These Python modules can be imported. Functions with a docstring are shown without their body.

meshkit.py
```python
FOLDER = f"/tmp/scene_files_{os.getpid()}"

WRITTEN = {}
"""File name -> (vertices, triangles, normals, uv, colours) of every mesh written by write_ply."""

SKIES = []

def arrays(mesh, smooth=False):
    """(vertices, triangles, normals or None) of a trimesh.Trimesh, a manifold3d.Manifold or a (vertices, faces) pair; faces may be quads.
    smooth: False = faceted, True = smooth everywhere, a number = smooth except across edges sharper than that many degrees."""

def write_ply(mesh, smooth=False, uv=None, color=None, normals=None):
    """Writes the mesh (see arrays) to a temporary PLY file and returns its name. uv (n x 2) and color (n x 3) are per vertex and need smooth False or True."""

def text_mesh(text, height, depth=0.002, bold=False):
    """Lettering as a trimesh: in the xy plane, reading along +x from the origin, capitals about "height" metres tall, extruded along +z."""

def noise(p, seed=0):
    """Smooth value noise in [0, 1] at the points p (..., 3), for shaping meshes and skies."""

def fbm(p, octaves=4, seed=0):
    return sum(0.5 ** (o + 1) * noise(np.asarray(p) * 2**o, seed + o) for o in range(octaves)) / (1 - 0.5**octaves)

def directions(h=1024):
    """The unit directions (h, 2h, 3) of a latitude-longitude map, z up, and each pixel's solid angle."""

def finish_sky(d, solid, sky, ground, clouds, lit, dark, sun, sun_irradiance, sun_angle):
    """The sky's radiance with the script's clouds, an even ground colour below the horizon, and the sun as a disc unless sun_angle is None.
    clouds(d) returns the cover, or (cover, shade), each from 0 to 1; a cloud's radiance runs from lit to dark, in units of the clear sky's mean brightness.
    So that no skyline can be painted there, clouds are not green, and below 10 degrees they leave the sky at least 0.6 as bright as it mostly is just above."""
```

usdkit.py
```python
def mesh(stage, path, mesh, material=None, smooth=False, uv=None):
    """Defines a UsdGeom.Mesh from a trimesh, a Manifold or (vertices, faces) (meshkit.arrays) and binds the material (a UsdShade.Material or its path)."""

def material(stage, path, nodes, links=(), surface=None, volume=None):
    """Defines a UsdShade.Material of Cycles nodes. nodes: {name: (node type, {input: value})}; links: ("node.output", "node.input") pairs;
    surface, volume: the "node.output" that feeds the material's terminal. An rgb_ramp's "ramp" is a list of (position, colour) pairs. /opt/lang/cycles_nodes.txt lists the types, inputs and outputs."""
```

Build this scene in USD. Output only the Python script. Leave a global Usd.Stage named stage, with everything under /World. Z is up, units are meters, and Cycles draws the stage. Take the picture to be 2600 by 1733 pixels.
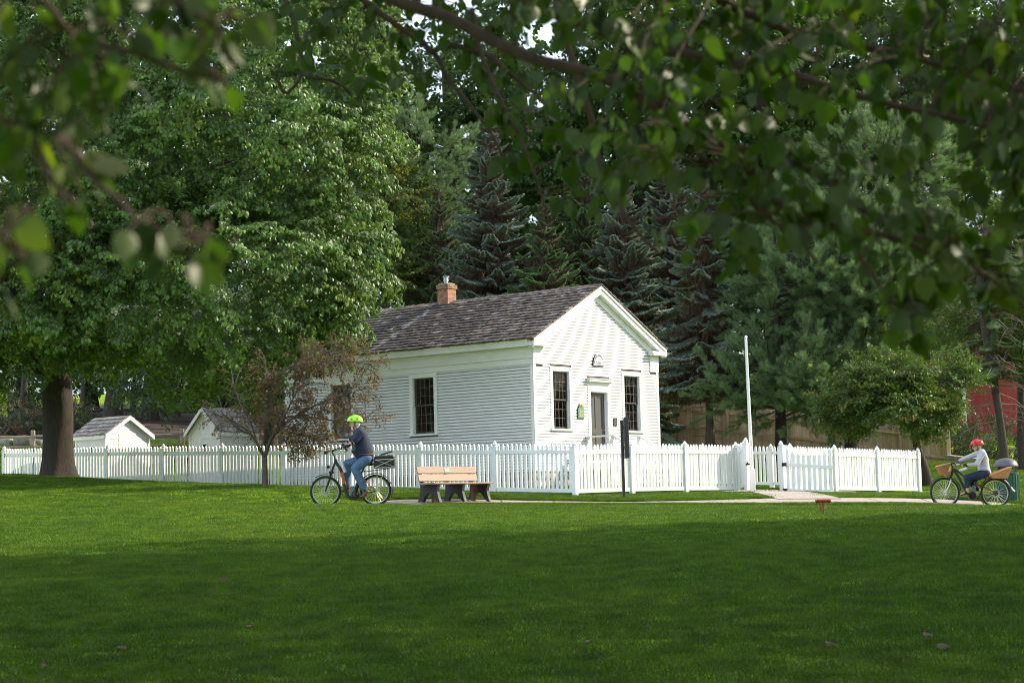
import math, random
import numpy as np, trimesh, manifold3d as m3, meshkit, usdkit
from pxr import Usd, UsdGeom, UsdLux, UsdShade, Gf, Sdf, Vt

stage = Usd.Stage.CreateInMemory()
UsdGeom.SetStageUpAxis(stage, "Z")
UsdGeom.Xform.Define(stage, "/World")
UsdGeom.Scope.Define(stage, "/World/Looks")
T = Sdf.ValueTypeNames

# ------------------------------------------------------------------ camera, sky, sun, exposure
FPX, PITCH, ROLL, CAMZ = 5015.68, 0.08829, -0.02587, 1.0
SUN_AZ, SUN_EL = math.radians(75.0), math.radians(32.5)       # azimuth from +Y (view direction) towards +X
SUN_I, SKY_S, EXPO = 1.25, 0.096, 0.66
_f = np.array([0, math.cos(PITCH), math.sin(PITCH)]); _r = np.array([1.0, 0, 0]); _u = np.cross(_r, _f)
CR = math.cos(ROLL) * _r + math.sin(ROLL) * _u
CU = -math.sin(ROLL) * _r + math.cos(ROLL) * _u
CF = _f
cam = UsdGeom.Camera.Define(stage, "/World/camera")
cam.AddTransformOp().Set(Gf.Matrix4d(*[*CR, 0], *[*CU, 0], *[*(-CF), 0], 0, 0, CAMZ, 1))
cam.CreateFocalLengthAttr(36.0 * FPX / 2600.0)
cam.CreateHorizontalApertureAttr(36.0)
cam.CreateVerticalApertureAttr(36.0 * 682 / 1024)
cam.CreateFStopAttr(6.0)
cam.CreateFocusDistanceAttr(50.0)
cam.CreateExposureAttr(EXPO)
cam.CreateClippingRangeAttr(Gf.Vec2f(0.05, 5000))
SUN = np.array([math.sin(SUN_AZ) * math.cos(SUN_EL), math.cos(SUN_AZ) * math.cos(SUN_EL), math.sin(SUN_EL)])
sun = UsdLux.DistantLight.Define(stage, "/World/sun")
sun.CreateIntensityAttr(SUN_I); sun.CreateAngleAttr(0.55); sun.CreateNormalizeAttr(True); sun.CreateColorAttr(Gf.Vec3f(1.0, 0.875, 0.70))
_z = SUN; _x = np.cross([0, 0, 1.0], _z); _x /= np.linalg.norm(_x); _y = np.cross(_z, _x)
sun.AddTransformOp().Set(Gf.Matrix4d(*[*_x, 0], *[*_y, 0], *[*_z, 0], 0, 0, 0, 1))
sky_mat = usdkit.material(stage, "/World/Looks/sky_light", {
    "s": ("sky_texture", {"sky_type": "single_scattering", "sun_disc": False, "sun_elevation": SUN_EL, "sun_rotation": SUN_AZ, "aerosol_density": 1.6}),
    "tc": ("texture_coordinate", {}),
    "mp": ("mapping", {"scale": (1.0, 1.0, 2.4)}),
    "n": ("noise_texture", {"scale": 2.2, "detail": 6.0, "roughness": 0.6}),
    "r": ("rgb_ramp", {"ramp": [(0.40, (0, 0, 0)), (0.60, (1, 1, 1))]}),
    "mx": ("mix_color", {"b": (12.6, 14.4, 17.4)}),
    "b": ("background_shader", {"strength": SKY_S})},
    [("tc.generated", "mp.vector"), ("mp.vector", "n.vector"), ("n.fac", "r.fac"), ("r.color", "mx.fac"), ("s.color", "mx.a"), ("mx.result", "b.color")], surface="b.background")
dome = UsdLux.DomeLight.Define(stage, "/World/sky")
UsdShade.MaterialBindingAPI.Apply(dome.GetPrim()).Bind(sky_mat)

# ------------------------------------------------------------------ helpers
def at(px, py, Y):
    """World point seen at pixel (px, py) of the 2600-wide photograph at forward distance Y."""
    d = CF + (px - 1300) / FPX * CR - (py - 866.5) / FPX * CU
    p = d * (Y / d[1]); return p + [0, 0, CAMZ]

def proj(p):
    d = np.asarray(p, float) - [0, 0, CAMZ]
    w = d @ CF
    return np.stack([1300 + FPX * (d @ CR) / w, 866.5 - FPX * (d @ CU) / w], -1)

_names = {}
def numbered(parent, name):
    k = _names.get((parent, name), 0); _names[(parent, name)] = k + 1
    return name if k == 0 else f"{name}_{k:03d}"

def tag(p, label=None, cat=None, group=None, kind=None):
    for k, v in (("label", label), ("category", cat), ("group", group), ("kind", kind)):
        if v: p.SetCustomDataByKey(k, v)
    return p

def thing(name, label, cat, loc=(0, 0, 0), rotz=0, group=None, kind=None, tilt=0):
    x = UsdGeom.Xform.Define(stage, "/World/" + numbered("/World", name))
    x.AddTranslateOp().Set(Gf.Vec3d(*map(float, loc)))
    if rotz: x.AddRotateZOp().Set(math.degrees(rotz))
    if tilt: x.AddRotateYOp().Set(math.degrees(tilt))
    return tag(x.GetPrim(), label, cat, group, kind)

def part(parent, name, mesh, mat, smooth=False, label=None, kind=None):
    pp = str(parent.GetPath()) if parent is not None else "/World"
    if isinstance(mesh, MB): mesh = mesh.get()
    m = usdkit.mesh(stage, pp + "/" + numbered(pp, name), mesh, MATS[mat] if isinstance(mat, str) else mat, smooth)
    return tag(m.GetPrim(), label, None, None, kind)

def copy_thing(src, loc, rotz=0, label=None, group=None, scale=None):
    was = src.GetCustomData(); name = src.GetName()
    x = UsdGeom.Xform.Define(stage, "/World/" + numbered("/World", name))
    p = x.GetPrim(); p.GetReferences().AddInternalReference(src.GetPath())
    x.ClearXformOpOrder()
    return p

class MB:
    """Collects vertices and triangles of one mesh."""
    def __init__(self): self.v, self.f, self.n = [], [], 0
    def add(self, v, f):
        v = np.asarray(v, float); f = np.asarray(f, int)
        if f.shape[1] == 4: f = np.vstack([f[:, [0, 1, 2]], f[:, [0, 2, 3]]])
        self.v.append(v); self.f.append(f + self.n); self.n += len(v); return self
    def tm(self, m): return self.add(m.vertices, m.faces)
    def box(self, lo, hi):
        lo, hi = np.minimum(lo, hi), np.maximum(lo, hi)
        v = np.array([[x, y, z] for x in (lo[0], hi[0]) for y in (lo[1], hi[1]) for z in (lo[2], hi[2])])
        return self.add(v, [[0, 1, 3, 2], [4, 6, 7, 5], [0, 4, 5, 1], [2, 3, 7, 6], [0, 2, 6, 4], [1, 5, 7, 3]])
    def hexa(self, b, t):
        """b, t: 4 bottom and 4 top corners, counter-clockwise from above."""
        return self.add(np.vstack([b, t]), [[3, 2, 1, 0], [4, 5, 6, 7], [0, 1, 5, 4], [1, 2, 6, 5], [2, 3, 7, 6], [3, 0, 4, 7]])
    def bar(self, a, b, w, h, up=(0, 0, 1)):
        a, b = np.asarray(a, float), np.asarray(b, float); d = b - a; d /= np.linalg.norm(d)
        s = np.cross(d, up)
        if np.linalg.norm(s) < 1e-6: s = np.cross(d, [1, 0, 0])
        s /= np.linalg.norm(s); u = np.cross(s, d)
        q = [(-w / 2, -h / 2), (w / 2, -h / 2), (w / 2, h / 2), (-w / 2, h / 2)]
        v = [p + s * x + u * y for p in (a, b) for x, y in q]
        return self.add(v, [[0, 1, 2, 3], [7, 6, 5, 4], [0, 4, 5, 1], [1, 5, 6, 2], [2, 6, 7, 3], [3, 7, 4, 0]])
    def tube(self, pts, r, n=8, caps=True, squash=None):
        p = np.asarray(pts, float); r = np.broadcast_to(np.asarray(r, float), (len(p),))
        t = np.gradient(p, axis=0); t /= np.linalg.norm(t, axis=1, keepdims=True) + 1e-12
        a = np.zeros_like(p); ref = np.array([0, 0, 1.0]) if abs(t[0, 2]) < .9 else np.array([1.0, 0, 0])
        for i in range(len(p)):
            a[i] = np.cross(t[i], ref); a[i] /= np.linalg.norm(a[i]) + 1e-12; ref = np.cross(a[i], t[i])
        b = np.cross(t, a); ang = np.arange(n) * 2 * np.pi / n
        v = p[:, None] + r[:, None, None] * (np.cos(ang)[None, :, None] * a[:, None] + np.sin(ang)[None, :, None] * b[:, None])
        i, j = np.meshgrid(np.arange(len(p) - 1), np.arange(n), indexing="ij")
        q = np.stack([i * n + j, (i + 1) * n + j, (i + 1) * n + (j + 1) % n, i * n + (j + 1) % n], -1).reshape(-1, 4)
        v = v.reshape(-1, 3)
        self.add(v, q)
        if caps:
            for base, rev in ((0, False), ((len(p) - 1) * n, True)):
                f = [[base, base + k + 1, base + k + 2] for k in range(n - 2)]
                self.f.append(np.array([x[::-1] if rev else x for x in f]) + self.n - len(v))
        return self
    def lathe(self, prof, n=16, c=(0, 0, 0), axis="z"):
        prof = np.asarray(prof, float); ang = np.arange(n) * 2 * np.pi / n
        v = np.stack([prof[:, 0][:, None] * np.cos(ang), prof[:, 0][:, None] * np.sin(ang), np.repeat(prof[:, 1][:, None], n, 1)], -1).reshape(-1, 3)
        if axis == "y": v = v[:, [0, 2, 1]] * [1, -1, 1]
        if axis == "x": v = v[:, [2, 1, 0]] * [1, 1, -1]
        i, j = np.meshgrid(np.arange(len(prof) - 1), np.arange(n), indexing="ij")
        q = np.stack([i * n + j, i * n + (j + 1) % n, (i + 1) * n + (j + 1) % n, (i + 1) * n + j], -1).reshape(-1, 4)
        return self.add(v + np.asarray(c, float), q)
    def prism(self, poly, depth, plane="xy", off=0.0, holes=()):
        """Extrudes a 2-D outline; plane xy, xz or yz, along the remaining axis from off to off + depth."""
        from shapely.geometry import Polygon
        m = trimesh.creation.extrude_polygon(Polygon(poly, holes), depth, engine="earcut")
        v = np.array(m.vertices); v[:, 2] += off; f = np.array(m.faces)
        if plane == "xz": v = v[:, [0, 2, 1]]; f = f[:, ::-1]
        if plane == "yz": v = v[:, [2, 0, 1]]
        return self.add(v, f)
    def xf(self, M):
        self.v = [np.c_[v, np.ones(len(v))] @ np.asarray(M).T[:, :3] for v in self.v]; return self
    def get(self): return (np.vstack(self.v), np.vstack(self.f))

def spline(pts, n):
    from scipy.interpolate import CubicSpline
    p = np.asarray(pts, float); t = np.r_[0, np.cumsum(np.linalg.norm(np.diff(p[:, :3], axis=0), axis=1) + 1e-6)]
    return CubicSpline(t, p)(np.linspace(0, t[-1], n))

def rbox(lo, hi, r=0.01):
    """A box with chamfered edges (manifold hull)."""
    lo, hi = np.asarray(lo, float), np.asarray(hi, float); pts = []
    for x in (0, 1):
        for y in (0, 1):
            for z in (0, 1):
                c = np.array([lo[0] if x == 0 else hi[0], lo[1] if y == 0 else hi[1], lo[2] if z == 0 else hi[2]])
                s = np.array([1 - 2 * x, 1 - 2 * y, 1 - 2 * z]) * r
                pts += [c + s * [0, 1, 1], c + s * [1, 0, 1], c + s * [1, 1, 0]]
    h = trimesh.convex.convex_hull(np.array(pts)); return h

# ------------------------------------------------------------------ materials
MATS = {}
def mat(name, *a, **k):
    MATS[name] = usdkit.material(stage, "/World/Looks/" + name, *a, **k); return MATS[name]

def plain(name, col, rough=0.5, metal=0.0, var=0.0, scale=6.0, bump=0.0, bscale=40.0, spec=0.5, stretch=(1, 1, 1), rnd=0.0, dark=None, obj=False, coat=0.0):
    """Paint, wood, stone and so on: base colour with noise, per-object / per-island variation, fine relief."""
    N = {"tc": ("texture_coordinate", {}), "mp": ("mapping", {"scale": stretch}), "n": ("noise_texture", {"scale": scale, "detail": 5.0, "roughness": 0.6}),
         "r": ("rgb_ramp", {"ramp": [(0.3, tuple(np.array(dark if dark is not None else col) * (1 - var if dark is None else 1))), (0.7, tuple(np.minimum(1, np.array(col) * (1 + var * .6))))]}),
         "p": ("principled_bsdf", {"roughness": rough, "metallic": metal, "specular_ior_level": spec, "coat_weight": coat})}
    L = [("tc.object", "mp.vector"), ("mp.vector", "n.vector"), ("n.fac", "r.fac")]
    out = "r.color"
    if rnd:
        N["g"] = ("geometry", {}); N["o"] = ("object_info", {})
        N["a"] = ("math", {"math_type": "add"}); N["fr"] = ("math", {"math_type": "fraction"})
        N["mr"] = ("map_range", {"from_min": 0.0, "from_max": 1.0, "to_min": 1 - rnd, "to_max": 1 + rnd})
        N["h"] = ("hsv", {})
        L += [("g.random_per_island", "a.value1"), ("o.random", "a.value2"), ("a.value", "fr.value1"), ("fr.value", "mr.value"), ("mr.result", "h.value"), (out, "h.color")]
        out = "h.color"
    L.append((out, "p.base_color"))
    if bump:
        N["bn"] = ("noise_texture", {"scale": bscale, "detail": 4.0}); N["bp"] = ("bump", {"strength": bump, "distance": 0.01})
        L += [("mp.vector", "bn.vector"), ("bn.fac", "bp.height"), ("bp.normal", "p.normal")]
    return mat(name, N, L, surface="p.BSDF")

def foliage(name, top, under=None, yellow=None, trans=0.35, rough=0.45, rnd=0.3, spec=0.4, wood=(0.05, 0.035, 0.022)):
    """Leaves: colour per leaf and per branch, paler underside, light passing through; the primvar wood marks twigs."""
    under = under or tuple(np.array(top) * 1.15); yellow = yellow or (top[0] * 1.7, top[1] * 1.25, top[2] * .7)
    N = {"g": ("geometry", {}), "o": ("object_info", {}), "w": ("attribute", {"attribute": "wood"}),
         "a": ("math", {"math_type": "add"}), "fr": ("math", {"math_type": "fraction"}),
         "ra": ("rgb_ramp", {"ramp": [(0, tuple(np.array(top) * (1 - rnd))), (0.55, top), (0.85, tuple(np.array(top) * (1 + rnd * .7))), (1, yellow)]}),
         "un": ("mix_color", {"b": under}), "hf": ("math", {"math_type": "multiply", "value2": 0.75}),
         "wd": ("mix_color", {"b": wood}),
         "p": ("principled_bsdf", {"roughness": rough, "specular_ior_level": spec}),
         "tc": ("mix_color", {"blend_type": "multiply", "fac": 1.0, "b": (1.25, 1.35, 0.55)}),
         "t": ("translucent_bsdf", {}), "iw": ("math", {"math_type": "subtract", "value1": 1.0}), "tf": ("math", {"math_type": "multiply", "value2": trans}),
         "m": ("mix_closure", {})}
    L = [("g.random_per_island", "a.value1"), ("o.random", "a.value2"), ("a.value", "fr.value1"), ("fr.value", "ra.fac"),
         ("g.backfacing", "hf.value1"), ("hf.value", "un.fac"), ("ra.color", "un.a"), ("un.result", "wd.a"), ("w.fac", "wd.fac"),
         ("wd.result", "p.base_color"), ("ra.color", "tc.a"), ("tc.result", "t.color"),
         ("w.fac", "iw.value2"), ("iw.value", "tf.value1"), ("tf.value", "m.fac"), ("p.BSDF", "m.closure1"), ("t.BSDF", "m.closure2")]
    return mat(name, N, L, surface="m.closure")

plain("white_paint", (0.74, 0.74, 0.725), rough=0.45, var=0.05, scale=3, bump=0.08, bscale=60)
plain("clapboard_paint", (0.68, 0.68, 0.685), rough=0.5, var=0.06, scale=2.5, bump=0.1, bscale=50, stretch=(1, 1, 3), rnd=0.025)
plain("vinyl_white", (0.76, 0.76, 0.76), rough=0.35, var=0.10, scale=1.6, rnd=0.03)
plain("shed_paint", (0.80, 0.80, 0.79), rough=0.5, var=0.08, scale=3, rnd=0.04)
plain("shingle_wood", (0.145, 0.112, 0.09), rough=0.85, var=0.5, scale=9, bump=0.5, bscale=60, rnd=0.5, dark=(0.045, 0.036, 0.032))
plain("shed_shingle", (0.30, 0.285, 0.275), rough=0.85, var=0.4, scale=12, bump=0.4, bscale=60, rnd=0.35, dark=(0.16, 0.135, 0.125))
plain("brick_red", (0.42, 0.20, 0.125), rough=0.85, var=0.3, scale=14, bump=0.3, rnd=0.25)
plain("brick_stained", (0.30, 0.19, 0.08), rough=0.9, var=0.35, scale=14, bump=0.3, rnd=0.25)
plain("mortar", (0.42, 0.36, 0.30), rough=0.95, var=0.2, scale=20)
plain("fieldstone", (0.46, 0.37, 0.28), rough=0.9, var=0.35, scale=8, bump=0.5, bscale=30, rnd=0.3)
plain("boulder", (0.20, 0.185, 0.165), rough=0.95, var=0.4, scale=5, bump=0.6, bscale=18, rnd=0.25)
plain("galvanised", (0.62, 0.64, 0.66), rough=0.35, metal=0.8, var=0.12, scale=20)
plain("lead_flashing", (0.20, 0.20, 0.21), rough=0.5, metal=0.3, var=0.15)
plain("door_brown", (0.085, 0.077, 0.073), rough=0.45, var=0.12, scale=20, stretch=(1, 1, .2))
plain("sash_brown", (0.085, 0.068, 0.06), rough=0.5, var=0.15, scale=20)
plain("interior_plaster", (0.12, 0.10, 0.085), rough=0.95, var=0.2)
plain("green_bronze", (0.16, 0.30, 0.19), rough=0.5, metal=0.1, var=0.2, scale=30)
plain("gold_relief", (0.62, 0.47, 0.16), rough=0.35, metal=0.6)
plain("black_metal", (0.012, 0.012, 0.013), rough=0.4, var=0.1)
plain("black_rubber", (0.016, 0.016, 0.017), rough=0.75, var=0.2, scale=30)
plain("grey_plastic", (0.16, 0.16, 0.165), rough=0.5)
plain("dark_grey_paint", (0.024, 0.024, 0.025), rough=0.45, coat=0.2)
plain("orange_paint", (0.75, 0.16, 0.03), rough=0.4)
plain("silver_metal", (0.65, 0.65, 0.66), rough=0.28, metal=0.9)
plain("spoke_steel", (0.72, 0.68, 0.60), rough=0.3, metal=0.6)
plain("red_paint", (0.30, 0.018, 0.022), rough=0.35, var=0.2, scale=25)
plain("dark_red_edge", (0.16, 0.02, 0.02), rough=0.5)
plain("bench_plank", (0.37, 0.255, 0.17), rough=0.65, var=0.14, scale=22, stretch=(.25, 1, 1), bump=0.15, rnd=0.06)
plain("bench_black", (0.022, 0.022, 0.024), rough=0.6, var=0.4, scale=25, bump=0.2)
plain("bench_stretcher", (0.19, 0.10, 0.05), rough=0.7, var=0.3, scale=25, stretch=(1, 1, .2))
plain("plaque_metal", (0.20, 0.19, 0.17), rough=0.4, metal=0.5)
plain("concrete", (0.36, 0.30, 0.25), rough=0.9, var=0.22, scale=5, bump=0.2, bscale=60)
plain("gravel_stone", (0.47, 0.41, 0.36), rough=0.9, var=0.3, scale=30, rnd=0.45)
plain("cedar_board", (0.44, 0.30, 0.21), rough=0.85, var=0.3, scale=14, stretch=(1, 1, .15), rnd=0.22, bump=0.2)
plain("split_rail", (0.36, 0.28, 0.20), rough=0.9, var=0.35, scale=12, stretch=(.3, 1, 1), bump=0.4, rnd=0.15)
plain("barn_red", (0.30, 0.03, 0.026), rough=0.7, var=0.15, scale=10, rnd=0.07)
plain("far_wall", (0.62, 0.58, 0.52), rough=0.8, var=0.1)
plain("far_roof", (0.22, 0.22, 0.24), rough=0.8, var=0.2)
plain("bin_green", (0.012, 0.085, 0.055), rough=0.45, var=0.1)
plain("bin_lid", (0.085, 0.082, 0.095), rough=0.5)
plain("wicker", (0.50, 0.25, 0.10), rough=0.65, var=0.25, scale=30, rnd=0.2)
plain("skin", (0.58, 0.33, 0.24), rough=0.55, var=0.12, scale=30)
plain("skin_pale", (0.62, 0.38, 0.29), rough=0.55, var=0.1, scale=30)
plain("white_hair", (0.72, 0.70, 0.67), rough=0.8, var=0.2, scale=60)
plain("grey_hair", (0.42, 0.36, 0.31), rough=0.8, var=0.2, scale=60)
plain("eye_dark", (0.03, 0.02, 0.018), rough=0.2)
plain("lips", (0.42, 0.16, 0.13), rough=0.5)
plain("navy_shirt", (0.013, 0.020, 0.052), rough=0.85, var=0.2, scale=14, bump=0.4, bscale=16)
plain("denim", (0.075, 0.135, 0.25), rough=0.9, var=0.35, scale=10, bump=0.6, bscale=14)
plain("denim_dark", (0.014, 0.024, 0.068), rough=0.9, var=0.25, scale=12, bump=0.5, bscale=14)
plain("grey_knit", (0.46, 0.46, 0.49), rough=0.95, var=0.16, scale=18, bump=0.6, bscale=16)
plain("helmet_lime", (0.42, 0.86, 0.045), rough=0.4)
plain("helmet_red", (0.80, 0.032, 0.045), rough=0.38)
plain("brown_leather", (0.17, 0.055, 0.03), rough=0.55, var=0.2)
plain("glove_black", (0.016, 0.016, 0.02), rough=0.7)
plain("sandal_black", (0.02, 0.018, 0.018), rough=0.6)
plain("belt_red", (0.28, 0.06, 0.04), rough=0.6)
plain("bottle_plastic", (0.72, 0.66, 0.68), rough=0.3, var=0.3, scale=18)
plain("lens_glass", (0.75, 0.78, 0.80), rough=0.1)
plain("ink_grey", (0.10, 0.09, 0.09), rough=0.6)
plain("ink_black", (0.02, 0.02, 0.02), rough=0.6)
plain("bark_brown", (0.046, 0.035, 0.027), rough=0.95, var=0.5, scale=9, stretch=(3, 3, .5), bump=1.0, bscale=14)
plain("bark_grey", (0.095, 0.072, 0.057), rough=0.95, var=0.45, scale=10, stretch=(2, 2, .7), bump=0.9, bscale=16)
plain("bark_twig", (0.062, 0.036, 0.024), rough=0.85, var=0.35, scale=25, bump=0.4)
plain("dead_twig", (0.17, 0.135, 0.11), rough=0.95, var=0.3, scale=20)
plain("mulch", (0.052, 0.028, 0.02), rough=0.95, var=0.4, scale=12, bump=0.6)
foliage("maple_leaf", (0.108, 0.195, 0.042), under=(0.17, 0.22, 0.11), trans=0.38, rough=0.42, rnd=0.3, spec=0.5)
foliage("oak_leaf", (0.09, 0.15, 0.075), under=(0.13, 0.17, 0.12), trans=0.25, rough=0.5, rnd=0.3)
foliage("dark_leaf", (0.075, 0.135, 0.036), trans=0.4, rough=0.45, rnd=0.35)
foliage("bright_leaf", (0.085, 0.135, 0.022), yellow=(0.2, 0.17, 0.03), trans=0.4, rough=0.45, rnd=0.35)
foliage("crab_leaf", (0.085, 0.145, 0.020), yellow=(0.19, 0.17, 0.03), trans=0.35, rough=0.45, rnd=0.4)
foliage("withered_leaf", (0.15, 0.085, 0.038), yellow=(0.2, 0.16, 0.04), under=(0.16, 0.10, 0.06), trans=0.25, rough=0.7, rnd=0.5, wood=(0.10, 0.08, 0.065))
foliage("linden_leaf", (0.038, 0.082, 0.006), under=(0.15, 0.18, 0.09), yellow=(0.13, 0.175, 0.010), trans=0.5, rough=0.42, rnd=0.72, spec=0.35)
foliage("blue_needle", (0.205, 0.26, 0.215), yellow=(0.33, 0.38, 0.32), trans=0.1, rough=0.7, rnd=0.45, spec=0.3, wood=(0.115, 0.068, 0.042))
foliage("green_needle", (0.14, 0.215, 0.09), yellow=(0.08, 0.14, 0.05), trans=0.12, rough=0.6, rnd=0.35, spec=0.3, wood=(0.10, 0.065, 0.04))
foliage("pine_needle", (0.165, 0.245, 0.115), yellow=(0.19, 0.26, 0.115), trans=0.2, rough=0.55, rnd=0.35, spec=0.3)
foliage("shrub_leaf", (0.035, 0.065, 0.022), yellow=(0.16, 0.05, 0.03), trans=0.25, rough=0.5, rnd=0.4)

# lawn: blades coloured by where they stand (dry patches, mown streaks)
def grass_nodes():
    return ({"g": ("geometry", {}), "n": ("noise_texture", {"scale": 0.45, "detail": 5.0, "roughness": 0.65}), "n2": ("noise_texture", {"scale": 3.2, "detail": 3.0}),
             "r": ("rgb_ramp", {"ramp": [(0.22, (0.22, 0.255, 0.024)), (0.32, (0.155, 0.30, 0.010)), (0.52, (0.215, 0.36, 0.013)), (0.75, (0.30, 0.41, 0.028))]}),
             "r2": ("rgb_ramp", {"ramp": [(0.36, (0.62, 0.66, 0.62)), (0.62, (1.2, 1.15, 1.1))]}),
             "m": ("mix_color", {"blend_type": "multiply", "fac": 1.0})},
            [("g.position", "n.vector"), ("g.position", "n2.vector"), ("n.fac", "r.fac"), ("n2.fac", "r2.fac"), ("r.color", "m.a"), ("r2.color", "m.b")])
N, L = grass_nodes()
N.update({"ri": ("rgb_ramp", {"ramp": [(0, (0.40, 0.46, 0.40)), (0.75, (1.15, 1.1, 1.0)), (0.92, (1.6, 1.4, 1.3)), (1, (2.8, 1.5, 3.2))]}), "m2": ("mix_color", {"blend_type": "multiply", "fac": 1.0}),
          "p": ("principled_bsdf", {"roughness": 0.5, "specular_ior_level": 0.35}), "t": ("translucent_bsdf", {}), "mc": ("mix_closure", {"fac": 0.40})})
mat("grass_blade", N, L + [("g.random_per_island", "ri.fac"), ("m.result", "m2.a"), ("ri.color", "m2.b"), ("m2.result", "p.base_color"), ("m2.result", "t.color"), ("p.BSDF", "mc.closure1"), ("t.BSDF", "mc.closure2")], surface="mc.closure")
N, L = grass_nodes()
N.update({"p": ("principled_bsdf", {"roughness": 0.95, "specular_ior_level": 0.1}), "dk": ("mix_color", {"blend_type": "multiply", "fac": 1.0, "b": (0.95, 0.92, 0.9)}),
          "bn": ("noise_texture", {"scale": 60.0, "detail": 4.0}), "bp": ("bump", {"strength": 0.6, "distance": 0.03})})
mat("lawn_soil", N, L + [("m.result", "dk.a"), ("dk.result", "p.base_color"), ("g.position", "bn.vector"), ("bn.fac", "bp.height"), ("bp.normal", "p.normal")], surface="p.BSDF")
mat("window_glass", {"t": ("transparent_bsdf", {"color": (0.82, 0.84, 0.83)}), "g": ("glossy_bsdf", {"roughness": 0.03, "color": (0.9, 0.9, 0.9)}), "f": ("fresnel", {"IOR": 1.32}), "m": ("mix_closure", {})},
    [("f.fac", "m.fac"), ("t.BSDF", "m.closure1"), ("g.BSDF", "m.closure2")], surface="m.closure")

# ------------------------------------------------------------------ ground
from scipy.interpolate import RBFInterpolator
HYAW = 0.89646
HO = np.array([0.5832, 56.3643, 2.3087])
HX = np.array([math.cos(HYAW), math.sin(HYAW), 0]); HY = np.array([-math.sin(HYAW), math.cos(HYAW), 0])
def hw(x, y, z=0): return HO + x * HX + y * HY + [0, 0, z]
def fl(n): return np.array([1.484 - 1.997 * n, 49.5 + 1.594 * n])       # left run of the picket fence
def fr(n): return np.array([1.484 + 1.505 * n, 49.5 + 1.406 * n])       # front run
POST_H = 1.36
def top_z(px, py, xy): return at(px, py, xy[1])[2]
LT = {0: (1457, 1118.7), 1: (1260, 1117.2), 2: (1083, 1117), 4: (740, 1121.5), 5: (582, 1124), 6: (428, 1125), 7: (276, 1127.5), 9: (43, 1130)}
FT = {0: (1457, 1118.7), 1: (1606, 1117.5), 2: (1739, 1119.0), 3: (1870, 1119.2), 4.12: (1997, 1125), 5.09: (2109.7, 1127.5), 6.07: (2217.6, 1131.7), 7.05: (2318.7, 1135.3)}
LZ = np.poly1d(np.polyfit(list(LT), [top_z(*LT[n], fl(n)) for n in LT], 2))
FZ = np.poly1d(np.polyfit(list(FT), [top_z(*FT[n], fr(n)) for n in FT], 3))
ctrl = []
for Y in (-6, 0, 6, 10):
    for X in (-30, -12, 0, 12, 30): ctrl.append((X, Y, 0.0 + 0.012 * (Y - 10) if Y < 10 else 0.0))
for Y in (12, 16, 20, 25, 30, 34, 38):
    for X in (-24, -12, -5, 0, 5, 12, 24):
        z = -0.48 + 0.040 * Y - 0.006 * X * (Y / 40)
        if X < 0: z += 0.0006 * X * X * max(0, (Y - 20)) / 20
        ctrl.append((X, Y, z))
def cp(px, py, Y, dz=0.0): p = at(px, py, Y); ctrl.append((p[0], p[1], p[2] + dz))
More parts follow.
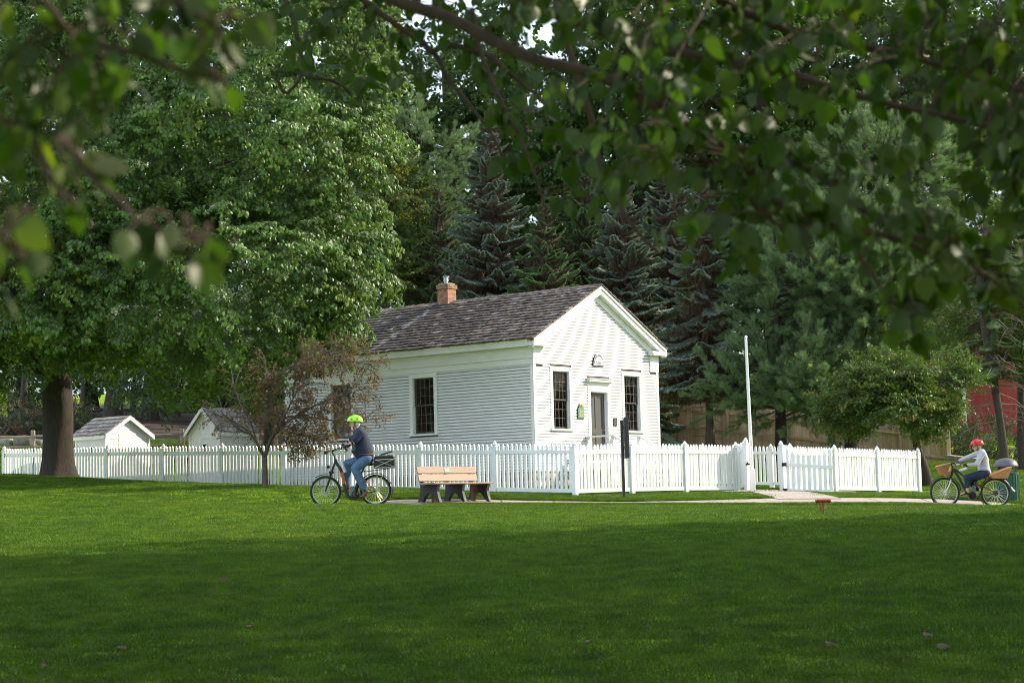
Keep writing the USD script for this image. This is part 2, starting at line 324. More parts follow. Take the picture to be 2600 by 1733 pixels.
# crest of the lawn in front of the path, and the path behind it
for px, py, Y in ((700, 1281, 42.6), (900, 1280, 42.6), (1100, 1281.5, 43.6), (1300, 1281.5, 43.9), (1500, 1281.8, 44.2), (1750, 1282.2, 44.4), (1900, 1284, 44.4), (2000, 1285.5, 44.5), (2250, 1284, 44.8), (2402, 1286, 44.8), (2535, 1295, 44.6), (2650, 1304, 44.4)): cp(px, py, Y)
PATH0 = [(620, 1282, 43.7), (830, 1283.6, 44.3)]
PATH = [(1015, 1282, 45.0), (1100, 1280, 45.5), (1300, 1279.6, 45.8), (1500, 1280.5, 46.0), (1750, 1278.5, 46.3), (1950, 1272, 46.6), (2200, 1268.5, 46.8), (2402, 1277.0, 46.8), (2535, 1287.0, 46.6), (2680, 1299, 46.2), (2900, 1318, 45.6)]
for p in PATH0 + PATH: cp(*p)
for n in (0, 1, 2, 3, 4, 5, 6, 7, 8, 9):
    x, y = fl(n); ctrl.append((x, y, LZ(n) - POST_H - 0.02))
for n in (1, 2, 3, 4.12, 5.09, 6.07, 7.05):
    x, y = fr(n); ctrl.append((x, y, FZ(n) - POST_H - 0.01))
# the lawn swells in front of the left run and hides its foot
for px, py, Y in ((0, 1203, 57.5), (100, 1207, 57.5), (212, 1213, 56), (282, 1216, 55.5), (421, 1223, 53.5), (578, 1227.5, 51.5), (741, 1234.5, 49.5), (900, 1238, 48.6), (1039, 1241, 48.0), (1260, 1252, 48.3)): cp(px, py, Y)
for px, py, Y in ((0, 1240, 50), (200, 1246, 49.5), (450, 1257, 47.5), (650, 1268, 45.5), (0, 1290, 43)): cp(px, py, Y)
for x, y in ((-0.4, -0.4), (3, -0.8), (6.6, -0.6), (-0.6, 4), (-0.6, 10.5), (7, 5), (7, 10.5), (3, 11)):
    p = hw(x, y); ctrl.append((p[0], p[1], 1.80 + 0.01 * y))
for px, py, Y in ((1912, 1246, 53.6), (2050, 1243, 62), (2350, 1225, 62), (2500, 1262, 48.8), (2600, 1270, 49)): cp(px, py, Y)
for px, py, Y in ((-100, 1150, 70), (83, 1146, 71), (470, 1140, 70), (650, 1140, 70), (300, 1056, 86), (0, 1052, 86), (600, 1070, 88), (-300, 1060, 88), (900, 1090, 92), (1300, 1110, 95), (1800, 1138, 80), (2050, 1150, 79), (2400, 1178, 78), (2600, 1165, 74), (2420, 1160, 84), (2500, 1108, 103), (2600, 1110, 103), (2200, 1120, 100), (2800, 1110, 103)): cp(px, py, Y)
for X, Y, z in ((-60, 60, 2.6), (-60, 90, 6.5), (-60, 120, 8), (0, 122, 11.0), (30, 122, 10.5), (60, 125, 9.0), (60, 90, 3.0), (40, 60, 0.8), (30, 48, 0.3), (-40, 40, 1.6), (-30, 110, 7.5), (25, 70, 1.6), (60, 40, 0), (-60, 20, 0.6), (60, 0, -0.4), (-60, 0, 0)): ctrl.append((X, Y, z))
ctrl = np.array(ctrl)
_rbf = RBFInterpolator(ctrl[:, :2], ctrl[:, 2], kernel="linear", smoothing=0.02)
_gx, _gy = np.arange(-80, 80.01, 0.5), np.arange(-10, 130.01, 0.5)
_G = _rbf(np.stack(np.meshgrid(_gx, _gy, indexing="ij"), -1).reshape(-1, 2)).reshape(len(_gx), len(_gy))
from scipy.ndimage import gaussian_filter, map_coordinates
_G = gaussian_filter(_G, 1.0)
def gz(x, y):
    x, y = np.broadcast_arrays(np.asarray(x, float), np.asarray(y, float)); sh = x.shape
    return map_coordinates(_G, [np.clip((x.ravel() + 80) / .5, 0, len(_gx) - 1), np.clip((y.ravel() + 10) / .5, 0, len(_gy) - 1)], order=1).reshape(sh)
def gslope(x, y):
    e = 0.5; return (gz(x + e, y) - gz(x - e, y)) / (2 * e), (gz(x, y + e) - gz(x, y - e)) / (2 * e)

def hit(px, py, y0=9.0, y1=70.0):
    """First point of the ground seen at a pixel of the photograph, from y0 outwards."""
    ys = np.arange(y0, y1, .1); q = np.array([at(px, py, y) for y in ys]); k = np.nonzero(q[:, 2] <= gz(q[:, 0], q[:, 1]))[0]
    p = q[k[0]] if len(k) else q[-1]; return np.array([p[0], p[1], float(gz(p[0], p[1]))])

def grid_mesh(xs, ys, zf):
    X, Y = np.meshgrid(xs, ys, indexing="ij"); v = np.stack([X, Y, zf(X, Y)], -1).reshape(-1, 3)
    i, j = np.meshgrid(np.arange(len(xs) - 1), np.arange(len(ys) - 1), indexing="ij"); n = len(ys)
    return v, np.stack([i * n + j, (i + 1) * n + j, (i + 1) * n + j + 1, i * n + j + 1], -1).reshape(-1, 4)
far = [80, 120, 250, 600, 1500]
xs = np.r_[[-x for x in far[::-1]], np.arange(-79, 79.5, 1.0), far]; ys = np.r_[[-1200, -400, -120, -40], np.arange(-10, 129.5, 1.0), [140, 200, 400, 900, 1800]]
fine = grid_mesh(xs, ys, lambda X, Y: gz(X, Y))
g = part(None, "lawn_ground", fine, "lawn_soil", smooth=True, kind="structure")

PW = np.array([at(*p) for p in PATH])
pc = spline(PW, 70)
def strip(c, w, thick, lift, z=None):
    t = np.gradient(c[:, :2], axis=0); t /= np.linalg.norm(t, axis=1, keepdims=True); nrm = np.c_[-t[:, 1], t[:, 0]]
    w = np.broadcast_to(w, (len(c),)); v = []
    for i in range(len(c)):
        a, b = c[i, :2] - nrm[i] * w[i] / 2, c[i, :2] + nrm[i] * w[i] / 2
        za, zb = float(gz(*a)) + lift, float(gz(*b)) + lift
        v += [[*a, za], [*b, zb], [*b, zb - thick], [*a, za - thick]]
    f = []
    for i in range(len(c) - 1):
        o, p = 4 * i, 4 * i + 4
        f += [[o, p, p + 1, o + 1], [o + 1, p + 1, p + 2, o + 2], [o + 2, p + 2, p + 3, o + 3], [o + 3, p + 3, p, o]]
    f += [[0, 1, 2, 3], [4 * len(c) - 1, 4 * len(c) - 2, 4 * len(c) - 3, 4 * len(c) - 4]]
    return np.array(v), np.array(f)
path = tag(UsdGeom.Xform.Define(stage, "/World/footpath").GetPrim(), kind="structure")
seglen = 5
PWID = 1.5 + 0.8 * np.clip((pc[:, 0] - 3) / 3, 0, 1)
for k in range(0, 69, seglen):                                   # cast slabs with open joints
    c = pc[k:k + seglen + 1].copy()
    if len(c) < 2: continue
    d = (c[-1] - c[-2]); c[-1] = c[-2] + d * (1 - 0.03 / np.linalg.norm(d))
    part(path, "paving_slab", strip(c, PWID[k:k + len(c)], 0.12, 0.015), "concrete")
# gate approach slab
ga, gb = fr(3.55) + [0.2, -0.9], np.array([7.0, 47.3])
c = np.array([[*(ga + (gb - ga) * t), 0] for t in np.linspace(0, 1, 7)])
part(path, "gate_slab", strip(c, 1.5, 0.12, 0.03), "concrete")
brick_strip = spline(PW[0:4], 14)
part(path, "bare_edge", strip(brick_strip + [0, 0.75, 0], 0.5, 0.05, 0.014), "mulch")

# ------------------------------------------------------------------ schoolhouse
W, L, H1 = 6.25, 10.0, 3.03
EAVE, RIDGE, OH = 3.73, 5.48, 0.22
SL = (RIDGE - EAVE) / (W / 2 + OH)
def roof_z(x): return RIDGE - SL * abs(x - W / 2)
house = thing("schoolhouse", "white clapboard one-room schoolhouse with wood shingle roof and brick chimney", "schoolhouse", HO, HYAW)
FW = [(0.882, 1.683, 1.195, 2.863), (4.432, 5.249, 1.195, 2.863)]
DOOR = (2.696, 3.553, 0.264, 2.319)
SW = [(3.757, 4.611, 1.228, 2.895), (7.142, 7.996, 1.228, 2.895)]
def wall_boxes(u0, u1, z0, z1, holes, put):
    us = sorted({u0, u1, *[h[0] for h in holes], *[h[1] for h in holes]}); zs = sorted({z0, z1, *[h[2] for h in holes], *[h[3] for h in holes]})
    for a, b in zip(us, us[1:]):
        for c, d in zip(zs, zs[1:]):
            if not any(h[0] <= a and b <= h[1] and h[2] <= c and d <= h[3] for h in holes): put(a, b, c, d)
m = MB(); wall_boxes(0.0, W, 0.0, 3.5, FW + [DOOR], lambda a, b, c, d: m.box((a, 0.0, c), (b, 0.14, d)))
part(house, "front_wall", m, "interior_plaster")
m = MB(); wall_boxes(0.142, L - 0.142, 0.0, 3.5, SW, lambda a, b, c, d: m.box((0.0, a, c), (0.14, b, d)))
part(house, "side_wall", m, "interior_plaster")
m = MB().box((W - .14, .142, 0), (W, L - .142, 3.5)); part(house, "side_wall", m, "clapboard_paint")
m = MB().box((0, L - .14, 0), (W, L, 3.5)); part(house, "rear_wall", m, "clapboard_paint")
part(house, "floor", MB().box((.145, .145, .02), (W - .145, L - .145, .2)), "bench_stretcher")
gab = [(0.0, 3.502), (W, 3.502), (W, roof_z(W) - .1), (W / 2, RIDGE - .1), (0, roof_z(0) - .1)]
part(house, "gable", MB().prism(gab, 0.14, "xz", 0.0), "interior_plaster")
part(house, "gable", MB().prism(gab, 0.14, "xz", L - .14), "clapboard_paint")
# clapboards, one by one
EXP = 0.0922
def board_front(a, b, z0, z1):
    t0, t1 = 0.024, 0.008; z0 = z0 + .019
    return MB().hexa([(a, -t0, z0), (b, -t0, z0), (b, 0.0, z0), (a, 0.0, z0)], [(a, -t1, z1), (b, -t1, z1), (b, 0.0, z1), (a, 0.0, z1)])
def board_side(a, b, z0, z1):
    t0, t1 = 0.024, 0.008; z0 = z0 + .019
    return MB().hexa([(-t0, b, z0), (-t0, a, z0), (0, a, z0), (0, b, z0)], [(-t1, b, z1), (-t1, a, z1), (0, a, z1), (0, b, z1)])
CAS = 0.125
def spans(u0, u1, z, z1, holes):
    out = [(u0, u1)]
    for h in holes:
        if z1 > h[2] + .012 and z < h[3] - .012:
            out = [q for a, b in out for q in ((a, min(b, h[0])), (max(a, h[1]), b)) if q[1] - q[0] > 0.03]
    return out
def jointed(a, b):
    """Long boards are pieced together: butt joints at uneven places."""
    out = [a]
    while b - out[-1] > 3.4: out.append(out[-1] + rng0.uniform(1.7, 3.1))
    out.append(b); return [(p + (.0016 if i else 0), q) for i, (p, q) in enumerate(zip(out, out[1:]))]
rng0 = np.random.default_rng(3)
fblock = [(w[0] - CAS, w[1] + CAS, w[2] - .07, w[3] + .13) for w in FW] + [(DOOR[0] - .14, DOOR[1] + .14, 0.20, 2.70)]
RAKE = 0.46
for k in range(60):
    z0, z1 = k * EXP, (k + 1) * EXP + 0.004
    if z0 > 5.0: break
    lim = 0.1
    if z1 > 3.03: lim = 0.432
    if z0 > 3.5: lim = max(0.0, (W / 2) - (RIDGE - RAKE - z0) / SL + 0.03)
    if z0 > 3.5 and z0 < 3.75: lim = max(lim, 0.46)
    if lim > W / 2 - .08: break
    for a, b in spans(lim, W - lim, z0, z1, fblock):
        for a2, b2 in jointed(a, b): part(house, "clapboard", board_front(a2, b2, z0, z1), "clapboard_paint")
sblock = [(w[0] - CAS, w[1] + CAS, w[2] - .07, w[3] + .13) for w in SW]
for k in range(33):
    z0, z1 = k * EXP, min((k + 1) * EXP + .004, H1)
    if z1 - z0 < .02: break
    for a, b in spans(0.1, L - 0.1, z0, z1, sblock):
        for a2, b2 in jointed(a, b): part(house, "clapboard", board_side(a2, b2, z0, z1), "clapboard_paint")
# corner boards, frieze, cornice, rakes
for x0, x1 in ((-.024, .098), (W - .098, W + .024)): part(house, "corner_board", MB().box((x0, -.026, 0), (x1, -.0005, 3.028)), "white_paint")
part(house, "corner_board", MB().box((-.0245, 0.0, 0), (-.0005, .098, 3.028)), "white_paint")
part(house, "corner_board", MB().box((-.0245, L - .098, 0), (-.0005, L + .02, 3.028)), "white_paint")
part(house, "water_table", MB().box((0.0, -.03, -.035), (W, 0.0, -.0015)).box((-.03, .001, -.035), (0, L, -.0015)), "white_paint")
m = MB().box((-.036, 0.0, 3.03), (-.0005, L, 3.20)).box((-.060, 0.0, 3.2015), (-.0005, L, 3.53)); part(house, "frieze", m, "white_paint")
for a, b in ((-.036, .43), (W - .43, W + .036)):
    part(house, "frieze_return", MB().box((a, -.038, 3.03), (b, -.001, 3.198)).box((a + .008, -.050, 3.20), (b - .008, -.001, 3.53)), "white_paint")
m = MB().box((-.235, -.02, 3.535), (-.061, L + .1, 3.645))
m.hexa([(-OH - .02, -.02, 3.647), (-.05, -.02, 3.647), (-.05, L + .1, 3.647), (-OH - .02, L + .1, 3.647)], [(-OH - .06, -.02, 3.725), (-.05, -.02, 3.80), (-.05, L + .1, 3.80), (-OH - .06, L + .1, 3.725)])
part(house, "cornice", m, "white_paint")
for sgn in (0, 1):
    fx = (lambda x: x) if sgn == 0 else (lambda x: W - x)
    lo, hi = fx(-.235), fx(.50)
    m = MB().box((min(lo, hi), -.235, 3.535), (max(lo, hi), -.021, 3.650))
    b4 = [(min(lo, hi), -.235, 3.652), (max(lo, hi), -.235, 3.652), (max(lo, hi), -.021, 3.652), (min(lo, hi), -.021, 3.652)]
    t4 = [(min(lo, hi) + .01, -.06, 3.70), (max(lo, hi) - .01, -.06, 3.70), (max(lo, hi) - .01, -.021, 3.70), (min(lo, hi) + .01, -.021, 3.70)]
    m.hexa(b4, t4); part(house, "cornice_return", m, "white_paint")
    def rake(y0, y1, d0, d1, xin=0.0):
        """A sloping board along the rake between vertical offsets d0 < d1 under the roof line."""
        xe = -OH - .005
        p = [(xe, roof_z(xe) - d1), (xe, roof_z(xe) - d0), (W / 2, RIDGE - d0), (W / 2, RIDGE - d1)]
        p = [(fx(x), z) for x, z in p]
        if xin: p = [(fx(xin), roof_z(xin) - d1), (fx(xin), roof_z(xin) - d0), (W / 2, RIDGE - d0), (W / 2, RIDGE - d1)]
        return MB().prism(p, y1 - y0, "xz", y0)
    part(house, "rake_board", rake(-.205, -.172, 0.045, 0.245), "white_paint")
    part(house, "rake_crown", rake(-.236, -.2065, 0.0, 0.085), "white_paint")
    part(house, "rake_soffit", rake(-.171, -.046, 0.215, 0.243), "white_paint")
    part(house, "rake_frieze", rake(-.045, -.0005, 0.245, RAKE, xin=-.02), "white_paint")
# roof deck and shingles
dk = MB()
for s in (0, 1):
    fx = (lambda x: x) if s == 0 else (lambda x: W - x)
    p = [(fx(-OH - .05), roof_z(-OH - .05) - .0), (W / 2, RIDGE), (W / 2, RIDGE + .018), (fx(-OH - .05), roof_z(-OH - .05) + .018)]
    dk.prism(p, L + .44, "xz", -.225)
roof = part(house, "roof", dk, "shingle_wood")
rng = np.random.default_rng(5)
plain("shingle_pale", (0.25, 0.225, 0.205), rough=0.8, var=0.35, scale=10, rnd=0.25)
def shingle(s, y, w, d, row):
    """Wood shake on slope s at distance d (along the slope from the eave), width w."""
    cs = 1 / math.sqrt(1 + SL * SL); sn = SL * cs
    ln, th = 0.40, 0.030 + rng.random() * .020
    j = (rng.random() - .5) * 0.035; d0, d1 = d + j, d + ln
    lift0, lift1 = 0.018 + th + .026, 0.018 + .012
    def P(dd, yy, n): x = -OH - .06 + dd * cs - n * sn; z = roof_z(-OH - .06) + dd * sn + n * cs; return ((x if s == 0 else W - x), yy, z)
    y0, y1 = y + .004, y + w - .004
    sk = (rng.random() - .5) * .016
    dmax = (W / 2 + OH + .06) / cs - .01; d1 = min(d1, dmax)
    b = [P(d0 + sk, y0, .018), P(d0 - sk, y1, .018), P(d1, y1, .018), P(d1, y0, .018)]
    t = [P(d0 + sk, y0, lift0), P(d0 - sk, y1, lift0), P(d1, y1, lift1), P(d1, y0, lift1)]
    if s == 0: b = b[::-1]; t = t[::-1]
    return MB().hexa(b, t)
SLEN = (W / 2 + OH + .06) * math.sqrt(1 + SL * SL); EXPO_S = 0.222
allsh = []
for s in (0, 1):
    for row in range(18):
        d = row * EXPO_S
        if d > SLEN - .16: break
        y = -.245 - rng.random() * .03
        while y < L + .2:
            w = rng.uniform(.10, .27)
            allsh.append((s, y, min(w, L + .24 - y), d, row)); y += w
left = sorted([a for a in allsh if a[0] == 0], key=lambda a: a[1])
CHY = 5.85
def pale(a): return abs(a[1] + a[2] / 2 - (CHY + .26)) < .10 and a[4] < 15
near = left[:285] + [a for a in left[285:] if pale(a)]
for a in near: part(roof, "shingle", shingle(*a), "shingle_pale" if pale(a) or rng.random() < .07 else "shingle_wood")
rest, restp, other = MB(), MB(), MB()
for a in left[285:]:
    if pale(a): continue
    b = shingle(*a).get(); (restp if rng.random() < .07 else rest).add(*b)
for a in allsh:
    if a[0] == 1: other.add(*shingle(*a).get())
part(roof, "shingles", rest, "shingle_wood", kind="stuff"); part(roof, "shingles", restp, "shingle_pale", kind="stuff"); part(roof, "shingles", other, "shingle_wood", kind="stuff")
y = -.25
while y < L + .2:
    l = rng.uniform(.2, .3); z = RIDGE + .075 + rng.random() * .012; m = MB()
    for sg in (-1, 1):
        m.hexa([(W / 2, y, z - .02), (W / 2 + sg * .14, y, z - .02 - .14 * SL), (W / 2 + sg * .14, y + l, z - .03 - .14 * SL), (W / 2, y + l, z - .03)][::sg],
               [(W / 2, y, z), (W / 2 + sg * .14, y, z - .14 * SL), (W / 2 + sg * .14, y + l, z - .015 - .14 * SL), (W / 2, y + l, z - .015)][::sg])
    part(roof, "ridge_shingle", m, "shingle_wood"); y += l - .03
# chimney
ch = part(house, "chimney", MB().box((W / 2 - .195, CHY - .205, 4.9), (W / 2 + .195, CHY + .205, RIDGE + .50)), "mortar")
def brick_ring(z, ex, hh, st):
    cx, cy = W / 2, CHY; a, b = .205 + ex, .215 + ex
    for side in range(4):
        ln = 2 * (a if side % 2 == 0 else b); cut = [0, .105, .315, ln] if st else [0, .21, ln]
        cut = [min(c, ln) for c in cut]
        for u0, u1 in zip(cut, cut[1:]):
            if u1 - u0 < .03: continue
            u0, u1 = u0 + .004, u1 - .004; t = .07 + rng.random() * .004 - .003
            if side == 0: lo, hi = (cx - a + u0, cy - b, z), (cx - a + u1, cy - b + t, z + hh)
            elif side == 2: lo, hi = (cx - a + u0, cy + b - t, z), (cx - a + u1, cy + b, z + hh)
            elif side == 1: lo, hi = (cx + a - t, cy - b + u0, z), (cx + a + .001, cy - b + u1, z + hh)
            else: lo, hi = (cx - a - .001, cy - b + u0, z), (cx - a + t, cy - b + u1, z + hh)
            if side in (1, 3): lo = (lo[0], max(lo[1], cy - b + .074), lo[2]); hi = (hi[0], min(hi[1], cy + b - .074), hi[2])
            if hi[1] - lo[1] < .02: continue
            part(ch, "brick", MB().box(lo, hi), "brick_stained" if ex and rng.random() < .6 else "brick_red")
zz, st = RIDGE - .24, 0
while zz < RIDGE + .40: brick_ring(zz, 0, .061, st); zz += .070; st ^= 1
for q in range(2): brick_ring(zz, .03, .058, q); zz += .066
part(ch, "flashing", MB().box((W / 2 - .215, CHY - .228, RIDGE - .32), (W / 2 + .215, CHY + .228, RIDGE - .115)), "lead_flashing")
part(ch, "cap", MB().tm(rbox((W / 2 - .19, CHY - .20, zz), (W / 2 + .19, CHY + .20, zz + .045), .01)), "concrete")
m = MB().lathe([(0, 0), (.06, 0), (.06, .07), (.085, .075), (.085, .10), (.076, .105), (.076, .19), (.06, .19), (.06, .20), (.11, .205), (.11, .225), (0, .235)], 16, (W / 2 - .02, CHY, zz + .045))
part(ch, "flue_cap", m, "galvanised", smooth=30)
# windows
def window(wall, w, label=None):
    a, b, z0, z1 = w
    if wall == "f": P = lambda u, d, z: (u, d, z)
    else: P = lambda u, d, z: (d, u, z)
    def bx(m, u0, u1, d0, d1, za, zb): return m.box(P(u0, d0, za), P(u1, d1, zb))
    m = MB(); c = CAS - .004
    bx(m, a - c, a, -.028, -.0005, z0 - .01, z1); bx(m, b, b + c, -.028, -.0005, z0 - .01, z1)
    bx(m, a - c - .008, b + c + .008, -.036, -.0005, z1 + .001, z1 + .128)
    wn = part(house, "window", m, "white_paint", label=label)
    m = MB(); bx(m, a - .001, a + .02, -.012, .138, z0, z1); bx(m, b - .02, b + .001, -.012, .138, z0, z1); bx(m, a + .021, b - .021, -.012, .138, z1 - .012, z1 + .001); part(wn, "jamb", m, "white_paint")
    part(wn, "sill", bx(MB(), a - c - .02, b + c + .02, -.066, .10, z0 - .068, z0 - .012), "white_paint")
    A, B = a + .021, b - .021; zm = (z0 + z1) / 2 + .01
    for d, za, zb in ((.055, zm - .02, z1 - .013), (.088, z0 - .011, zm + .016)):
        m = MB(); f = .034
        bx(m, A, A + f, d, d + .03, za, zb); bx(m, B - f, B, d, d + .03, za, zb)
        bx(m, A + f, B - f, d, d + .03, za, za + (.06 if za < z0 else .036)); bx(m, A + f, B - f, d, d + .03, zb - .036, zb)
        sash = part(wn, "sash", m, "sash_brown")
        gA, gB, ga, gb = A + f, B - f, za + (.06 if za < z0 else .036), zb - .036
        for k in (1, 2, 3): u = gA + (gB - gA) * k / 4; part(wn, "muntin", bx(MB(), u - .008, u + .008, d + .004, d + .026, ga, gb), "sash_brown")
        for k in (1, 2): z = ga + (gb - ga) * k / 3; part(wn, "muntin", bx(MB(), gA, gB, d + .001, d + .021, z - .008, z + .008), "sash_brown")
        for i in range(4):
            for j in range(3):
                u0, u1 = gA + (gB - gA) * i / 4 + .008, gA + (gB - gA) * (i + 1) / 4 - .008
                q0, q1 = ga + (gb - ga) * j / 3 + .008, ga + (gb - ga) * (j + 1) / 3 - .008
                t = (rng.random() - .5) * .004
                part(wn, "pane", MB().add([P(u0, d + .013 + t, q0), P(u1, d + .013, q0), P(u1, d + .013 - t, q1), P(u0, d + .013, q1)], [[0, 1, 2, 3]]), "window_glass")
window("f", FW[0], "window on the sunlit gable front, left of the door"); window("f", FW[1], "window on the sunlit gable front, right of the door")
window("s", SW[0], "window in the shaded long side, nearest the front corner"); window("s", SW[1], "window in the shaded long side behind the withered tree")
# something pale hangs inside the side window
# door
a, b, z0, z1 = DOOR
m = MB().box((a - .135, -.03, .21), (a, -.0005, z1)).box((b, -.03, .21), (b + .135, -.0005, z1)).box((a - .137, -.034, z1 + .001), (b + .137, -.0005, z1 + .15)).box((a - .137, -.030, z1 + .152), (b + .137, -.0005, z1 + .268))
m.box((a - .137, -.09, z1 + .27), (b + .137, -.0005, z1 + .292)).box((a - .165, -.14, z1 + .293), (b + .165, -.0005, z1 + .365)).box((a - .19, -.165, z1 + .366), (b + .19, -.0005, z1 + .385))
dc = part(house, "door_casing", m, "white_paint")
part(house, "door_jamb", MB().box((a, -.01, z0), (a + .02, .139, z1)).box((b - .02, -.01, z0), (b, .139, z1)).box((a + .021, -.01, z1 - .02), (b - .021, .139, z1)), "white_paint")
A, B = a + .022, b - .022
m = MB().box((A, .11, z0 + .01), (B, .13, z1 - .022))
for u0, u1 in ((A, A + .11), ((A + B) / 2 - .055, (A + B) / 2 + .055), (B - .11, B)): m.box((u0, .094, z0 + .01), (u1, .1095, z1 - .022))
for q0, q1 in ((z0 + .01, z0 + .24), (z0 + .80, z0 + .98), (z1 - .15, z1 - .022)):
    for u0, u1 in ((A + .111, (A + B) / 2 - .056), ((A + B) / 2 + .056, B - .111)): m.box((u0, .094, q0), (u1, .1095, q1))
dr = part(house, "door", m, "door_brown"); part(dr, "knob", MB().lathe([(0, 0), (.012, 0), (.012, .03), (.028, .04), (.03, .055), (.02, .07), (0, .072)], 10, (B - .055, .094, z0 + .93), "y"), "gold_relief", smooth=40)
part(house, "door_sill", MB().box((a - .1, -.06, .21), (b + .1, .13, z0 + .008)), "white_paint")
# stone foundation
fd = part(house, "foundation", MB().box((.02, .03, -.85), (W - .02, .25, -.036)).box((.03, .251, -.85), (.25, L, -.036)).box((W - .25, .251, -.85), (W - .02, L, -.036)), "mortar")
def stone(c, s, seed):
    m = trimesh.creation.icosphere(subdivisions=1); v = np.array(m.vertices)
    v = np.sign(v) * np.abs(v) ** .62; v *= 1 + .16 * (meshkit.noise(v * 1.3 + seed * 7.1) - .5)[:, None]
    return v * s + c, np.array(m.faces)
k = 0
for face in ("f", "s"):
    for row in range(3):
        u = -.02; h = [.24, .22, .18][row]; zc = [-.66, -.42, -.21][row] + .03
        while u < (W if face == "f" else L):
            w = rng.uniform(.16, .36); c = u + w / 2; hh = h * rng.uniform(.8, 1.1) / 2; zj = zc + rng.uniform(-.02, .02)
            v = stone((c, .03, zj) if face == "f" else (.03, c + .05, zj), (w / 2 * .98, .06, hh) if face == "f" else (.06, w / 2 * .98, hh), k); k += 1
            if u < W or face == "s": part(fd, "stone", v, "fieldstone", smooth=50)
            u += w
# interior: benches and a pale hanging that shows through the glass
m = MB()
for q in range(4): m.box((1.2, 2 + q * 1.6, .2), (4.8, 2.35 + q * 1.6, .62)).box((1.2, 2.36 + q * 1.6, .62), (4.8, 2.40 + q * 1.6, 1.0))
part(house, "school_desk", m, "bench_stretcher")
# date sign over the door
def on_wall(name, label, cat, x, z, y=-.021): return thing(name, label, cat, hw(x, y, z), HYAW)
SX, SZ = 3.12, 3.11
sg = on_wall("date_sign", "half-round white sign with black rim and dark lettering over the door", "sign", SX, SZ)
R = .27; arc = [(R * math.cos(t), R * math.sin(t) * 1.28) for t in np.linspace(0, math.pi, 25)]
part(sg, "rim", MB().prism([(x * 1.07, z * 1.06 - .015) for x, z in arc], .035, "xz", -.036), "ink_black")
part(sg, "board", MB().prism(arc, .04, "xz", -.042), "white_paint")
m = MB(); word = "FRACTIONAL DISTRICT NO. 6"
tw = np.linspace(math.radians(166), math.radians(14), len(word))
for c, t in zip(word, tw):
    if c == " ": continue
    lm = meshkit.text_mesh(c, .045, .004, bold=True); v = np.array(lm.vertices); v[:, 0] -= v[:, 0].mean()
    th = t - math.pi / 2; rx, rz = math.cos(th), math.sin(th)
    x = v[:, 0] * rx - v[:, 1] * rz + math.cos(t) * R * .80; z = v[:, 0] * rz + v[:, 1] * rx + math.sin(t) * R * .80 * 1.28
    m.add(np.c_[x, -.0425 - v[:, 2], z], np.array(lm.faces))
lm = meshkit.text_mesh("1856", .075, .004, bold=True); v = np.array(lm.vertices); v[:, 0] -= v[:, 0].mean()
m.add(np.c_[v[:, 0], -.0425 - v[:, 2], v[:, 1] + .035], np.array(lm.faces)); part(sg, "lettering", m, "ink_grey")
pl = on_wall("historic_marker", "small green marker plate with gold seal left of the door", "marker", 2.18, 1.52)
out = [(-.15, 0), (.15, 0), (.15, .27), (.075, .36), (-.075, .36), (-.15, .27)]
part(pl, "frame", MB().prism([(x * 1.08, z * 1.03 - .008) for x, z in out], .02, "xz", -.022), "bench_black"); part(pl, "plate", MB().prism(out, .03, "xz", -.034), "green_bronze")
m = MB()
for q in range(5): m.box((-.11, -.0365, .04 + q * .04), (.11 - .03 * (q % 2), -.034, .055 + q * .04))
part(pl, "raised_text", m, "gold_relief")
part(pl, "seal", MB().lathe([(0, .02), (.05, .02), (.07, .012), (.085, .0), (.085, -.01), (0, -.01)], 18, (0, -.034, .37), "y"), "gold_relief", smooth=30)
part(pl, "seal_centre", MB().lathe([(0, .012), (.03, .012), (.03, 0), (0, 0)], 12, (0, -.055, .37), "y"), "green_bronze")
pl = on_wall("notice_plate", "small black notice plate right of the school door", "plate", 3.90, 1.32)
part(pl, "plate", MB().box((-.085, -.02, 0), (.085, -.002, .24)), "ink_black"); m = MB()
for q in range(4): m.box((-.055, -.0225, .04 + q * .048), (.055 - .02 * (q % 2), -.0205, .062 + q * .048))
part(pl, "raised_text", m, "plaque_metal")

# porch with railings and steps down to the lawn
po = thing("door_stoop", "white wooden stoop with railings and steps at the school door", "porch", hw(0, 0), HYAW)
gf = float(gz(*hw(3.1, -1.6)[:2])) - HO[2]
X0, X1, DY = 2.42, 3.83, -1.0
for q in range(7): y1 = -.04 - q * .138; part(po, "deck_board", MB().box((X0, y1 - .13, .17), (X1, y1, .205)), "white_paint")
part(po, "skirt", MB().box((X0 + .02, DY + .02, .0), (X0 + .05, -.04, .168)).box((X1 - .05, DY + .02, .0), (X1 - .02, -.04, .168)).box((X0 + .051, DY + .02, .0), (X1 - .051, DY + .05, .168)), "white_paint")
nst = 3; rise = (.17 - gf) / (nst + 1)
for q in range(nst): part(po, "tread", MB().box((X0 + .08, DY - .27 * (q + 1), .17 - rise * (q + 1) - .04), (X1 - .08, DY - .27 * q + .02, .17 - rise * (q + 1))), "white_paint")
for x in (X0 + .05, X1 - .09):
    p = [(DY, .16), (DY - .27 * nst - .1, gf), (DY - .27 * nst + .1, gf), (DY, -.05)]
    part(po, "stringer", MB().prism([(y, z) for y, z in p], .035, "yz", x), "white_paint")
